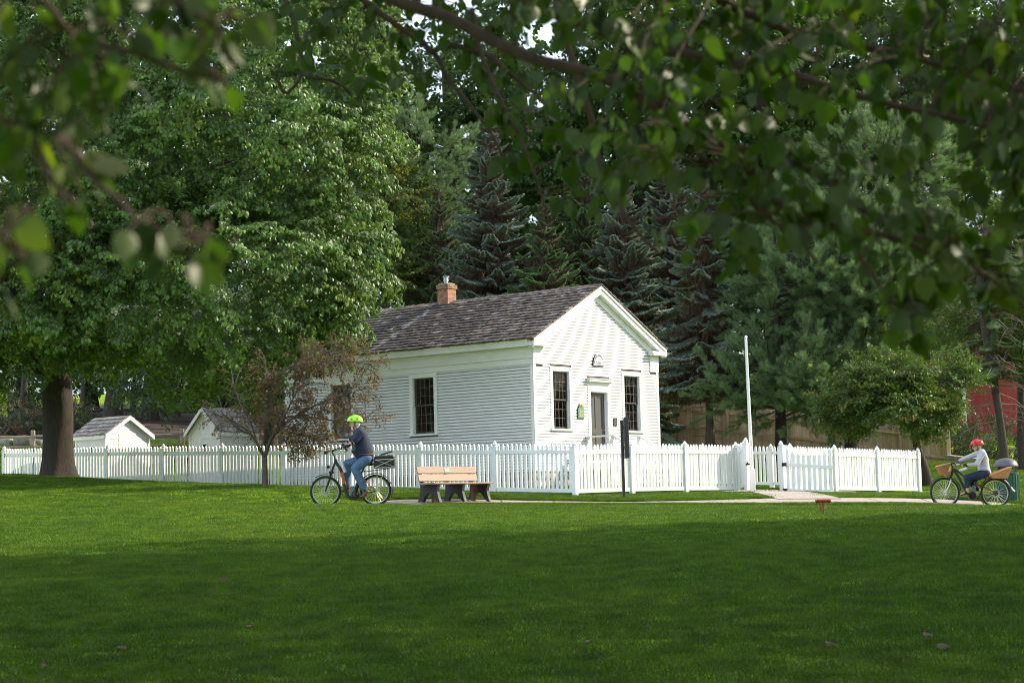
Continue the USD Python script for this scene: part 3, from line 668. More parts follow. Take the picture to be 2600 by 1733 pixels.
for x in (X0, X1 - .09):
    for y in (-.10, DY): part(po, "rail_post", MB().box((x, y, gf - .1), (x + .09, y + .09, .95)), "white_paint")
    yb = DY - .27 * nst - .12; part(po, "rail_post", MB().box((x, yb, gf - .1), (x + .09, yb + .09, .95 - rise * nst - .05)), "white_paint")
    part(po, "handrail", MB().box((x - .03, DY - .02, .951), (x + .12, -.022, .992)), "white_paint")
    part(po, "handrail", MB().bar((x + .045, DY - .02, .975), (x + .045, yb - .03, .975 - rise * nst - .05), .15, .04), "white_paint")
    part(po, "mid_rail", MB().box((x + .02, DY + .092, .55), (x + .07, -.102, .60)), "white_paint")
    part(po, "mid_rail", MB().bar((x + .045, DY, .52), (x + .045, yb + .09, .52 - rise * nst + .02), .05, .09), "white_paint")

# ------------------------------------------------------------------ picket fences
def picket_mesh(c, d, nrm, z0, z1, w=.074, t=.03):
    c = np.asarray(c); e = [(-w / 2, z0), (w / 2, z0), (w / 2, z1 - .062), (.012, z1 - .006), (0, z1), (-.012, z1 - .006), (-w / 2, z1 - .062)]
    v = [np.r_[c[:2] + d * u + nrm * s * t / 2, z] for s in (-1, 1) for u, z in e]; n = len(e)
    f = [[0, k, k + 1] for k in range(1, n - 1)] + [[n, n + k + 1, n + k] for k in range(1, n - 1)]
    f += [x for k in range(n) for x in ([k, n + k, (k + 1) % n], [(k + 1) % n, n + k, n + (k + 1) % n])]
    return np.array(v), np.array(f)
def post_mesh(c, d, nrm, z0, z1, w=.115):
    h = w / 2; m = MB(); zb = z1 - .175
    def ring(s): return [np.r_[c[:2] + d * a * s + nrm * b * s, 0] for a, b in ((-1, -1), (1, -1), (1, 1), (-1, 1))]
    def blk(s0, za, s1, zb_): m.hexa([p + [0, 0, za] for p in ring(s0)], [p + [0, 0, zb_] for p in ring(s1)])
    blk(h, z0, h, zb); blk(h * 1.18, zb + .0005, h * 1.18, zb + .022); blk(h * .80, zb + .0225, h * .80, zb + .045)
    m.lathe([(h * .80, zb + .045), (h * 1.15, zb + .062), (h * 1.18, zb + .075), (h * .98, zb + .10), (h * .62, zb + .135), (h * .25, zb + .165), (0, z1)], 12, (c[0], c[1], 0))
    return m
def fence(name_label, pts, tops, group="white picket fence runs round the schoolhouse yard", pick=16, posts=None, hpost=POST_H, over=.0):
    t = thing("picket_fence", name_label, "fence", (0, 0, 0), 0, group)
    for i, (p, z) in enumerate(zip(pts, tops)):
        q = pts[min(i + 1, len(pts) - 1)] - pts[max(i - 1, 0)]; d = q / np.linalg.norm(q); nrm = np.array([-d[1], d[0]])
        if posts is None or posts[i]: part(t, "post", post_mesh(p, d, nrm, min(z - hpost, float(gz(*p))) - .3, z), "vinyl_white", smooth=35)
    for i in range(len(pts) - 1):
        a, b = pts[i], pts[i + 1]; za, zb = tops[i] - .09, tops[i + 1] - .09; ln = np.linalg.norm(b - a)
        d = (b - a) / ln; nrm = np.array([-d[1], d[0]]); n = max(2, round(pick * ln / 2.4)) if pick == 16 and ln > 2.3 else (16 if ln > 1.9 else max(1, round(ln / .14)))
        a2, b2 = a + d * .0585, b - d * .0585
        for nm, o in (("top_rail", .20), ("bottom_rail", 1.165)):
            part(t, nm, MB().bar(np.r_[a2, za - o], np.r_[b2, zb - o], .05, .095), "vinyl_white")
        for k in range(n):
            u = (k + .5) / n; c = a2 + (b2 - a2) * u; z = za + (zb - za) * u
            part(t, "picket", picket_mesh(c + d * rng.normal() * .004 + nrm * rng.normal() * .003, d, nrm, z - 1.21, z + rng.normal() * .006, .074 + rng.normal() * .001), "vinyl_white")
    return t
fence("left run of white picket fence along the shaded long side of the schoolhouse", [fl(n) for n in range(0, 10)], [LZ(n) for n in range(0, 10)])
fp = [fr(n) for n in (0, 1, 2, 3)]; R2 = np.array([.73, .683]); OUT = np.array([.683, -.73])
gl = fp[-1] + OUT * .36
# the front run starts at the corner post of the left run
def fence_from(label, pts, tops, posts): return fence(label, pts, tops, posts=posts)
fence_from("white picket fence between the corner post and the garden gate, before the door", fp + [gl], [FZ(n) for n in (0, 1, 2, 3)] + [FZ(3) + .10], [0, 1, 1, 1, 1])
nr = (4.12, 5.09, 6.07, 7.05); frp = [fr(n) for n in nr]; gr_ = gl + R2 * 1.48
fence_from("sunlit white picket fence right of the open gate, before the dark pines", [gr_] + frp, [FZ(4.12) + .05] + [FZ(n) for n in nr], [1, 1, 1, 1, 1])
e = fr(7.05); back = [e + np.array([-1.997, 1.594]) * k for k in range(0, 5)]
bt = [FZ(7.05), top_z(2129, 1129.5, back[1]), top_z(1951, 1125.7, back[2]), top_z(1787, 1124, back[3]), top_z(1612, 1122, back[4])]
fence_from("rear right run of picket fence, seen through the gateway", back, bt, [0, 1, 1, 1, 1])
l9 = fl(9); bl = [l9 + np.array([.73, .683]) * (2.38 * k) for k in range(0, 6)]; bz = [LZ(9)] + [top_z(px, 1135, bl[k]) for k, px in ((1, 230), (2, 381), (3, 530), (4, 670), (5, 800))]
fence_from("rear run of picket fence behind the two outhouses", bl, bz, [0, 1, 1, 1, 1, 1])
# open gate leaf
gt = thing("picket_gate", "white picket gate standing open with scooped top and black hinges", "gate")
g0 = gr_ + np.array([.09, -.03]); g1 = g0 + np.array([1.27, -.32]); d = (g1 - g0) / np.linalg.norm(g1 - g0); nrm = np.array([-d[1], d[0]])
zt = FZ(4.12) - .02
for nm, py0, py1 in (("top_rail", 1178.5, 1187), ("bottom_rail", 1243.5, 1250.5)):
    pa, pb = at(1984, py0, g0[1])[2], at(2094, py1, g1[1])[2]; part(gt, nm, MB().bar([*g0, pa], [*g1, pb], .05, .09), "vinyl_white")
zb0 = at(1984, 1247, g0[1])[2]
for k in range(9):
    u = (k + .5) / 9; c = g0 + (g1 - g0) * u; sc = 4 * u * (1 - u); z = zt - .06 * u - .26 * sc ** .7 - .06
    part(gt, "picket", picket_mesh(c, d, nrm, zb0 - .02 - .06 * u, z, w=.085), "vinyl_white")
for zz_ in (1179, 1244): q = at(1980, zz_, g0[1]); p = np.array([*(gr_ + np.array([.05, -.065])), q[2]]); part(gt, "hinge", MB().box(p - [.05, .03, .05], p + [.07, .0, .05]), "black_metal")
p = at(1898, 1176, gl[1] - .08); la = thing("gate_latch", "small black latch fixed to the left gate post", "latch", p); part(la, "strike", MB().box((-.05, -.02, -.04), (.06, .02, .0)), "black_metal"); part(la, "bolt", MB().box((-.01, -.025, -.001), (.02, .02, .035)), "black_metal")

# ------------------------------------------------------------------ outhouses
def outhouse(label, loc, gw, gd, eave, apex, gable_side, door_face, hole):
    """gw along local x, gd along local y; gable_side 'f' (faces -y) or 's' (faces -x)."""
    t = thing("outhouse", label, "outhouse", loc, HYAW, "pair of small white outhouses behind the picket fence")
    m = MB().box((0, 0, -.4), (gw, gd, eave))
    if gable_side == "f": m.prism([(0, eave + .001), (gw, eave + .001), (gw / 2, apex)], gd, "xz", 0.0)
    else: m.prism([(0, eave + .001), (gd, eave + .001), (gd / 2, apex)], gw, "yz", 0.0)
    part(t, "wall", m, "shed_paint")
    n = int(eave / .155)
    span = gw if gable_side == "f" else gd
    def brd(face, u0, u1, z0, z1):
        mm = MB()
        if face == "f": mm.hexa([(u0, -.018, z0), (u1, -.018, z0), (u1, 0, z0), (u0, 0, z0)], [(u0, -.006, z1), (u1, -.006, z1), (u1, 0, z1), (u0, 0, z1)])
        else: mm.hexa([(-.018, u1, z0), (-.018, u0, z0), (0, u0, z0), (0, u1, z0)], [(-.006, u1, z1), (-.006, u0, z1), (0, u0, z1), (0, u1, z1)])
        part(t, "siding_board", mm, "shed_paint")
    dz = eave - .02 if gable_side == "f" else eave - .1
    dw = .62; dx0 = gw / 2 - dw / 2 - (.02 if gable_side == "f" else -.1)
    for face, wid in (("f", gw), ("s", gd)):
        k = 0
        while True:
            z0 = k * .155; z1 = z0 + .158; k += 1
            gbl = face == gable_side
            if z0 > (apex - .2 if gbl else eave - .1): break
            lo, hi = .07, wid - .07
            if z0 > eave - .1:
                q = (z0 - eave + .16) / (apex - eave) * wid / 2; lo, hi = max(lo, q), min(hi, wid - q)
            sp = [(lo, hi)]
            if face == door_face and z1 < dz + .1: sp = [(lo, dx0 - .05), (dx0 + dw + .05, hi)]
            if face != door_face and hole and hole[1] - .06 < z1 and z0 < hole[1] + .30: sp = [(lo, hole[0] - .05), (hole[0] + .22, hi)]
            for q in sp:
                if q[1] - q[0] > .04: brd(face, q[0], q[1], z0, z1)
    part(t, "corner_board", MB().box((-.025, -.026, 0), (.068, -.0005, eave)).box((-.026, 0, 0), (-.0005, .068, eave)), "shed_paint")
    part(t, "corner_board", MB().box((gw - .068, -.026, 0), (gw + .02, -.0005, eave)), "shed_paint"); part(t, "corner_board", MB().box((-.026, gd - .068, 0), (-.0005, gd + .02, eave)), "shed_paint")
    dd = part(t, "door", MB().box((dx0, -.012, .05), (dx0 + dw, -.0005, dz)), "shed_paint")
    for q in range(5): part(dd, "plank", MB().box((dx0 + q * dw / 5 + .004, -.030, .06), (dx0 + (q + 1) * dw / 5 - .004, -.0125, dz - .01)), "shed_paint")
    part(t, "door_trim", MB().box((dx0 - .05, -.022, .05), (dx0 - .002, -.0005, dz)).box((dx0 + dw + .002, -.022, .05), (dx0 + dw + .05, -.0005, dz)).box((dx0 - .05, -.024, dz + .002), (dx0 + dw + .05, -.0005, dz + .07)), "shed_paint")
    u, z = hole
    vt = part(t, "vent", MB().box((-.006, u, z), (-.0005, u + .17, z + .25)), "ink_black")
    part(vt, "vent_frame", MB().box((-.025, u - .045, z - .04), (-.001, u - .001, z + .29)).box((-.025, u + .171, z - .04), (-.001, u + .215, z + .29)).box((-.025, u, z + .251), (-.001, u + .17, z + .29)), "shed_paint")
    # roof
    oh = .11; s = (apex - eave) / (span / 2); rid = apex + .05
    def RP(sd, dn, along, n):   # point on slope sd (+1/-1), dn from the ridge downwards (horizontal), n above
        a = span / 2 + sd * dn; z = rid - s * dn + n
        return (a, along, z) if gable_side == "f" else (along, a, z)
    lng = gd if gable_side == "f" else gw
    dk = MB()
    for sd in (-1, 1):
        pts = [RP(sd, dn, al, n) for n in (-.03, 0) for dn, al in ((0, -oh), (span / 2 + oh, -oh), (span / 2 + oh, lng + oh), (0, lng + oh))]
        dk.add(pts, [[0, 1, 2, 3], [7, 6, 5, 4], [0, 4, 5, 1], [1, 5, 6, 2], [2, 6, 7, 3], [3, 7, 4, 0]])
    rf = part(t, "roof", dk, "shed_shingle")
    for sd in (-1, 1):
        rows = 5; rr = (span / 2 + oh + .03) / rows
        for r in range(rows):
            al = -oh - .02
            while al < lng + oh - .02:
                w = min(rng.uniform(.14, .30), lng + oh + .02 - al); dn1 = (r + 1) * rr + rng.uniform(-.015, .015); dn0 = max(0.005, dn1 - rr * 1.5)
                pts = [RP(sd, dn1, al + .004, .001), RP(sd, dn1, al + w - .004, .001), RP(sd, dn0, al + w - .004, .001), RP(sd, dn0, al + .004, .001),
                       RP(sd, dn1, al + .004, .060), RP(sd, dn1, al + w - .004, .060), RP(sd, dn0, al + w - .004, .014), RP(sd, dn0, al + .004, .014)]
                part(rf, "shingle", MB().add(pts, [[3, 2, 1, 0], [4, 5, 6, 7], [0, 1, 5, 4], [1, 2, 6, 5], [2, 3, 7, 6], [3, 0, 4, 7]]), "shed_shingle"); al += w
        dk = MB()
        for al in (-oh - .012,):
            pts = [RP(sd, dn, a_, n) for a_ in (al - .03, al) for dn, n in ((0, -.001), (span / 2 + oh, -.001), (span / 2 + oh, -.13), (0, -.13))]
            dk.add(pts, [[0, 1, 2, 3], [7, 6, 5, 4], [0, 4, 5, 1], [1, 5, 6, 2], [2, 6, 7, 3], [3, 7, 4, 0]])
        part(t, "rake_board", dk, "shed_paint")
        a_, b_ = RP(sd, span / 2 + oh + .012, -oh, -.07), RP(sd, span / 2 + oh + .012, lng + oh, -.07); part(t, "fascia", MB().bar(a_, b_, .022, .11), "shed_paint")
    return t
c1 = at(267.5, 1104, 62.6); g1z = float(gz(c1[0], c1[1]))
ev1 = c1[2] - g1z
outhouse("white outhouse beside the big maple trunk with its plank door in the sun", (c1[0], c1[1], g1z), 1.80, 1.45, ev1 + .03, ev1 + .58, "f", "f", (.62, ev1 - .62))
c2 = at(558, 1092, 62.0); g2z = float(gz(c2[0], c2[1])); ev2 = c2[2] - g2z
outhouse("white outhouse behind the withered tree with its gable and black vent facing left", (c2[0], c2[1], g2z), 1.50, 1.40, ev2 + .02, ev2 + .70, "s", "f", (.60, ev2 - .66))

# ------------------------------------------------------------------ bench on the path
def flat(px, py, Y): p = at(px, py, Y); return np.array([p[0], p[1], float(gz(p[0], p[1]))])
bc = at(1150, 1279.5, 45.7); bz = float(gz(bc[0], bc[1])) + .02
BYAW = math.atan2(.683, .73)
bench = thing("park_bench", "tan plank bench with black side supports facing the path, before the picket fence", "bench", (bc[0] + .05, bc[1], bz), BYAW)
# local: x along the bench, -y to the front
prof = [(.30, 0), (.39, 0), (.335, .12), (.30, .24), (.315, .34), (.345, .405), (-.22, .405), (-.285, .62), (-.335, .815), (-.37, .84), (-.40, .81), (-.35, .60), (-.29, .40), (-.29, .26), (-.33, .10), (-.40, 0), (-.20, 0), (-.16, .10), (-.07, .185), (.02, .215), (.11, .185), (.19, .10)]
prof = [(-x, z) for x, z in prof]                     # y = -x: front is -y
for x in (-.80, -.04, .72):
    part(bench, "support", MB().prism(prof[::-1], .07, "yz", x), "bench_black")
def plankbox(lo, hi): return MB().tm(rbox(lo, hi, .008))
for k in range(3): part(bench, "seat_plank", plankbox((-.93, -.355 + k * .178, .407), (.93, -.185 + k * .178, .447)), "bench_plank")
for k, (z, y) in enumerate(((.565, .235), (.745, .285))):
    m = MB().tm(rbox((-.90, -.02, -.083), (.90, .02, .083), .008)); a = -.27
    R = np.array([[1, 0, 0, 0], [0, math.cos(a), -math.sin(a), y], [0, math.sin(a), math.cos(a), z], [0, 0, 0, 1]]); m.xf(R)
    bp = part(bench, "back_plank", m, "bench_plank")
    if k:
        q = MB().box((-.07, -.026, -.055), (.07, -.0205, .055)).xf(R); pq = part(bp, "plaque", q, "plaque_metal")
        m = MB().box((-.08, -.024, -.065), (-.071, -.0205, .065)).box((.071, -.024, -.065), (.08, -.0205, .065)).box((-.0705, -.024, .056), (.0705, -.0205, .065)).box((-.0705, -.024, -.065), (.0705, -.0205, -.056))
        for r in range(3): m.box((-.05, -.0285, -.03 + r * .03), (.05 - .02 * (r % 2), -.0262, -.018 + r * .03))
        part(bp, "plaque_frame", m.xf(R), "ink_grey")
for x in (-.66, .55): part(bench, "brace", MB().box((x, -.03, 0), (x + .09, .06, .405)), "bench_stretcher")

# ------------------------------------------------------------------ body builder
def capsule_body(bones, refine=0.018, smooth=10):
    """bones: (p0, r0, p1, r1); hulls of sphere pairs joined into one smooth surface. A radius may be (rx, ry, rz)."""
    parts_ = []
    def ball(p, r):
        r = np.broadcast_to(np.asarray(r, float), (3,)); return m3.Manifold.sphere(1.0, 20).scale([float(x) for x in r]).translate([float(x) for x in p])
    for b in bones: parts_.append(m3.Manifold.batch_hull([ball(b[i], b[i + 1]) for i in range(0, len(b), 2)]))
    u = m3.Manifold.batch_boolean(parts_, m3.OpType.Add).refine_to_length(refine)
    t = trimesh.Trimesh(*[np.array(x) for x in (u.to_mesh().vert_properties[:, :3], u.to_mesh().tri_verts)], process=True)
    if smooth: trimesh.smoothing.filter_taubin(t, lamb=.5, nu=.53, iterations=smooth)
    return t
def grow(bones, d, keep=None):
    out = []
    for b in bones: out.append(tuple(x if i % 2 == 0 else np.asarray(x) + d for i, x in enumerate(b)))
    return out
V = lambda x, y, z: np.array([x, y, z], float)

def head_bones(c, s, pitch):
    """Bones of a head centred at c looking along +x, turned down by pitch."""
    ca, sa = math.cos(pitch), math.sin(pitch)
    def q(x, y, z): return c + V(x * ca + z * sa, y, -x * sa + z * ca) * s
    b = [(q(-.012, 0, .02), V(.096, .076, .10) * s, q(.018, 0, -.03), V(.075, .062, .085) * s),
         (q(.03, 0, -.06), V(.058, .052, .05) * s, q(.058, 0, -.092), V(.026, .024, .02) * s),
         (q(.085, 0, .012), .016 * s, q(.112, 0, -.024), .0145 * s)]
    for y in (-.078, .078): b.append((q(-.01, y, .005), V(.018, .008, .026) * s, q(-.012, y * 1.05, -.02), V(.012, .007, .016) * s))
    return b, q

def hand_bones(w, f, side, curl, s=1.0):
    """A fist-like hand: wrist w, direction f (unit), fingers curl downwards round a bar; thumb on the inner side."""
    f = f / np.linalg.norm(f); up = np.array([0, 0, 1.0]); lat = np.cross(up, f); lat /= np.linalg.norm(lat); dn = np.cross(lat, f) * 1.0; dn = dn if dn[2] < 0 else -dn
    k = w + f * .085 * s; b = [(w, .024 * s, w + f * .035 * s, .027 * s), (w + f * .03 * s + lat * .025 * s, .017 * s, k + lat * .032 * s, .013 * s, k - lat * .03 * s, .013 * s, w + f * .03 * s - lat * .025 * s, .017 * s)]
    for i, o in enumerate((-.030, -.010, .011, .031)):
        ln = (.034, .040, .038, .030)[i] * s; a = k + lat * o * s; c1 = a + (f * .8 + dn * .6) * ln; c2 = c1 + (-f * .2 + dn) * ln * .8; c3 = c2 + (-f * .95 + dn * .2) * ln * .6
        b += [(a, .0095 * s, c1, .009 * s), (c1, .009 * s, c2, .0085 * s), (c2, .0085 * s, c3, .0075 * s)]
    t0 = w + f * .03 * s - lat * side * .026 * s; t1 = t0 + (f * .6 - lat * side * .6 + dn * .4) * .036 * s; t2 = t1 + (f * .7 + dn * .6) * .03 * s
    b += [(t0, .013 * s, t1, .011 * s), (t1, .011 * s, t2, .009 * s)]
    return b

def helmet(c, s, pitch, mat_, rider, vents=4):
    ca, sa = math.cos(pitch), math.sin(pitch)
    o = m3.Manifold.sphere(1, 40).scale([.158 * s, .112 * s, .118 * s]); i = m3.Manifold.sphere(1, 32).scale([.138 * s, .095 * s, .10 * s])
    lo = m3.Manifold.cube([1, 1, .5], True).translate([0, 0, -.25 - .012 * s]).rotate([0, -7, 0])
    h = o - i - lo
    for y in (-.075, -.03, .03, .075):
        for x, ln in ((-.07, .07), (.03, .085)):
            v = m3.Manifold.sphere(1, 16).scale([ln * .55 * s, .0115 * s, .09 * s]).translate([(x + .01) * s, y * s, (.09 - abs(y) * .45) * s]); h = h - v
    for y in (-.112, .112):
        for x, ln, z in ((-.05, .06, .035), (.055, .06, .03)):
            v = m3.Manifold.sphere(1, 16).scale([ln * .5 * s, .05 * s, .0125 * s]).rotate([0, -14, 0]).translate([x * s, y * s, z * s]); h = h - v
    m = h.refine_to_length(.02).to_mesh(); v = np.array(m.vert_properties[:, :3], float); f = np.array(m.tri_verts)
    v = np.c_[v[:, 0] * ca + v[:, 2] * sa, v[:, 1], -v[:, 0] * sa + v[:, 2] * ca] + c
    hp_ = part(rider, "helmet", (v, f), mat_, smooth=40)
    v2 = m3.Manifold.sphere(1, 24).scale([.137 * s, .094 * s, .099 * s]) - lo
    m = v2.to_mesh(); v = np.array(m.vert_properties[:, :3], float); f = np.array(m.tri_verts); v = np.c_[v[:, 0] * ca + v[:, 2] * sa, v[:, 1], -v[:, 0] * sa + v[:, 2] * ca] + c
    part(hp_, "lining", (v, f), "ink_black", smooth=40)
    return hp_

# ------------------------------------------------------------------ bicycle builder
def wheel(bike, hx, hz, r, tw, hubmat, disc, spokes=28, hub=.03, rot=0.0):
    sec = [(math.cos(a) * tw, math.sin(a) * tw) for a in np.linspace(0, 2 * math.pi, 11)]
    prof = [(r - tw + c, s) for c, s in sec]
    w = part(bike, "wheel", MB().lathe(prof, 44, (hx, 0, hz), "y"), "black_rubber", smooth=50)
    rr = r - 2 * tw + .008; part(w, "rim", MB().lathe([(rr, -.014), (rr, .014), (rr - .024, .011), (rr - .024, -.011), (rr, -.014)], 44, (hx, 0, hz), "y"), "silver_metal", smooth=40)
    part(w, "hub", MB().lathe([(0, -.05), (.014, -.05), (.016, -.035), (hub, -.03), (hub, .03), (.016, .035), (.014, .05), (0, .05)], 16, (hx, 0, hz), "y"), hubmat, smooth=30)
    for k in range(spokes):
        a = 2 * math.pi * k / spokes + rot; b = a + (.35 if k % 2 else -.35); s = .026 if (k // 2) % 2 else -.026
        part(w, "spoke", MB().tube([(hx + hub * .9 * math.cos(b), s, hz + hub * .9 * math.sin(b)), (hx + (rr - .012) * math.cos(a), s * .2, hz + (rr - .012) * math.sin(a))], .0026, 4, caps=False), "spoke_steel")
    if disc:
        ring = [(disc, .002), (disc, -.002), (disc * .72, -.002), (disc * .72, .002), (disc, .002)]
        part(w, "brake_disc", MB().lathe(ring, 28, (hx, .052, hz), "y"), "silver_metal")
        m = MB()
        for k in range(5): a = 2 * math.pi * k / 5; m.bar((hx + .02 * math.cos(a), .052, hz + .02 * math.sin(a)), (hx + disc * .74 * math.cos(a + .4), .052, hz + disc * .74 * math.sin(a + .4)), .006, .012, (0, 1, 0))
        part(w, "disc_spider", m, "silver_metal")
    return w
def fender(bike, hx, hz, r, a0, a1, w=.032, mat_="black_metal"):
    a = np.radians(np.linspace(a0, a1, 22)); c = np.array([[hx + r * math.cos(t), 0, hz + r * math.sin(t)] for t in a]); v = []
    for t, p in zip(a, c):
        n = np.array([math.cos(t), 0, math.sin(t)])
        v += [p + [0, -w, 0] - n * .012, p + [0, -w * .6, 0] + n * .004, p + [0, w * .6, 0] + n * .004, p + [0, w, 0] - n * .012, p + [0, w * .6, 0] + n * .001, p + [0, -w * .6, 0] + n * .001]
    f = []
    for i in range(len(a) - 1):
        for j in range(6): f.append([6 * i + j, 6 * i + (j + 1) % 6, 6 * i + 6 + (j + 1) % 6, 6 * i + 6 + j])
    return part(bike, "mudguard", MB().add(v, f), mat_, smooth=40)
def crank(bike, x, z, ang, ln=.17):
    c = part(bike, "crank", MB().lathe([(0, -.09), (.02, -.09), (.02, .09), (0, .09)], 12, (x, 0, z), "y"), "black_metal")
    ends = []
    for s, a in ((1, ang), (-1, ang + math.pi)):
        e = V(x + ln * math.cos(a), s * .095, z + ln * math.sin(a)); ends.append(e)
        part(c, "crank_arm", MB().bar((x, s * .095, z), e, .016, .028, (0, 1, 0)), "black_metal")
        part(c, "pedal", MB().tm(rbox(e + [-.05, s * .02 - (0 if s > 0 else .09), -.012], e + [.05, s * .02 + (.09 if s > 0 else 0), .012], .005)), "black_metal")
    part(c, "chainring", MB().lathe([(.085, -.072), (.085, -.066), (.06, -.066), (.06, -.072), (.085, -.072)], 24, (x, 0, z), "y"), "black_metal")
    return ends

# ---- left bicycle and its rider -------------------------------------------------------------
pb = at(954.5, 1283.6, 44.3)
def BL(cx, cy): return (1220 - cx) / 708.8, (1528 - cy) / 708.8
def bl3(cx, cy, y=0.0): x, z = BL(cx, cy); return V(x, y, z)
bikeL = thing("electric_bicycle", "dark step-through electric bicycle with orange decal and black crate, ridden across the lawn", "bicycle", pb, math.pi)
wheel(bikeL, 0, .35, .352, .030, "silver_metal", .10, 28, .05)
wheel(bikeL, 1.12, .35, .352, .030, "silver_metal", .10, 28, .03, .05)
fender(bikeL, 1.12, .35, .385, 55, 118); fender(bikeL, 0, .35, .385, 20, 205)
fr_ = part(bikeL, "frame", MB().tube(spline([bl3(592, 770), bl3(612, 845), bl3(655, 905), bl3(695, 1030), bl3(722, 1150), bl3(748, 1290), bl3(800, 1380), bl3(880, 1398), bl3(960, 1360)], 36), [.034] * 18 + [.038] * 18, 12), "dark_grey_paint", smooth=40)
part(fr_, "decal", MB().tube([bl3(684, 985), bl3(700, 1050), bl3(722, 1150), bl3(729, 1185)], .0372, 12), "orange_paint", smooth=40)
m = MB()
for k in range(6): a = bl3(692 + k * 6.5, 1010 + k * 27); m.box(a + [-.014, .034, -.012], a + [.014, .0405, .006])
part(fr_, "decal_marks", m, "ink_grey")
part(bikeL, "seat_tube", MB().tube([bl3(900, 1350), bl3(1010, 985), bl3(1075, 860)], [.024, .02, .015], 10), "dark_grey_paint", smooth=40)
for s in (-.062, .062):
    part(bikeL, "chainstay", MB().tube([bl3(900, 1350, s * .5), bl3(1060, 1335, s), bl3(1220, 1290, s)], [.016, .014, .012], 8), "dark_grey_paint", smooth=40)
    part(bikeL, "seatstay", MB().tube([bl3(960, 1040, s * .6), bl3(1080, 1140, s), bl3(1220, 1275, s)], .011, 8), "orange_paint", smooth=40)
    part(bikeL, "fork_leg", MB().tube([bl3(520, 985, s), bl3(490, 1100, s), bl3(427, 1278, s)], [.022, .019, .015], 10), "black_metal", smooth=40)
part(bikeL, "fork_crown", MB().tm(rbox(bl3(560, 1000, -.085), bl3(490, 960, .085), .01)).tube([bl3(525, 985), bl3(592, 790)], .024, 10), "black_metal", smooth=35)
part(bikeL, "motor", MB().tm(rbox(bl3(905, 1365, -.06), bl3(800, 1215, .06), .02)), "grey_plastic")
part(bikeL, "battery", MB().tube([bl3(905, 1290), bl3(985, 1030)], .045, 12), "black_metal", smooth=40)
bar = part(bikeL, "handlebar", MB().tube([bl3(592, 790), bl3(570, 715), bl3(545, 665)], .016, 8), "black_metal", smooth=40)
for s in (-1, 1):
    part(bar, "grip_bar", MB().tube(spline([bl3(545, 668, 0), bl3(560, 640, s * .14), bl3(640, 612, s * .27), bl3(740, 590, s * .31), bl3(790, 585, s * .32)], 14), .0125, 8), "black_metal", smooth=40)
    part(bar, "brake_lever", MB().tube([bl3(640, 612, s * .27), bl3(640, 640, s * .28), bl3(700, 655, s * .30)], .007, 6), "silver_metal")
    part(bar, "mirror_stalk", MB().tube([bl3(600, 625, s * .2), bl3(470, 650, s * .22), bl3(425, 655, s * .2)], .009, 6), "black_metal")
part(bar, "display", MB().tm(rbox(bl3(470, 690, -.05), bl3(412, 640, .05), .01)), "black_metal")
part(bikeL, "headlamp", MB().lathe([(0, 0), (.03, .0), (.042, .05), (.042, .06), (0, .062)], 14, bl3(500, 890), "x"), "black_metal", smooth=40)
part(bikeL, "saddle", MB().tm(capsule_body([(bl3(1150, 865, -.06), V(.07, .05, .035), bl3(1150, 865, .06), V(.07, .05, .035), bl3(985, 880), V(.05, .028, .025))], .03, 4)), "black_rubber", smooth=True)
bt_ = part(bikeL, "bottle", MB().lathe([(0, 0), (.036, 0), (.038, .01), (.038, .20), (.03, .225), (.017, .24), (.017, .27), (0, .275)], 14).xf(trimesh.transformations.translation_matrix(bl3(742, 985)) @ trimesh.transformations.rotation_matrix(.35, [0, 1, 0])), "bottle_plastic", smooth=35)
# rack, crate and bag
rk = part(bikeL, "rack", MB().tube([bl3(1010, 985, -.06), bl3(1430, 945, -.06)], .008, 6).tube([bl3(1010, 985, .06), bl3(1430, 945, .06)], .008, 6), "black_metal")
for s in (-.07, .07): part(rk, "rack_stay", MB().tube([bl3(1390, 948, s), bl3(1235, 1270, s)], .006, 6).tube([bl3(1260, 960, s), bl3(1225, 1275, s)], .006, 6), "spoke_steel")
m = MB(); lo, hi = bl3(1530, 935, -.16), bl3(1205, 790, .16)
m.box((lo[0], lo[1], lo[2]), (hi[0], hi[1], lo[2] + .012)).box((lo[0], lo[1], lo[2]), (hi[0], lo[1] + .01, hi[2])).box((lo[0], lo[1] + .011, lo[2] + .013), (lo[0] + .01, hi[1] - .011, hi[2])).box((hi[0] - .01, lo[1] + .011, lo[2] + .013), (hi[0], hi[1] - .011, hi[2])).box((lo[0], hi[1] - .01, lo[2] + .013), (hi[0], hi[1], hi[2]))
crate = part(bikeL, "crate", m, "black_rubber")
e = .166; A, B, C, D = bl3(1535, 920, e), bl3(1215, 925, e), bl3(1230, 803, e), bl3(1525, 800, e)
part(crate, "wire_frame", MB().tube([A, B], .006, 5).tube([C, D], .006, 5).tube([A, C], .005, 5).tube([B, D], .005, 5), "spoke_steel")
part(crate, "bag", MB().tm(capsule_body([(bl3(1240, 770, -.1), .045, bl3(1240, 770, .1), .045, bl3(1490, 765, -.1), .05, bl3(1490, 765, .1), .05)], .03, 5)), "black_rubber", smooth=True)
part(crate, "folded_pole", MB().tube([bl3(1310, 725, .05), bl3(1500, 672, .05)], .018, 8), "black_metal"); part(crate, "white_strap", MB().bar(bl3(1440, 722, .1), bl3(1545, 716, .1), .03, .012), "white_paint")
part(bikeL, "rear_lamp", MB().tm(rbox(bl3(1460, 1200, -.03), bl3(1405, 1165, .03), .008)), "black_metal")
CX, CZ = BL(900, 1340)
endsL = crank(bikeL, CX, CZ, math.radians(205), .15)

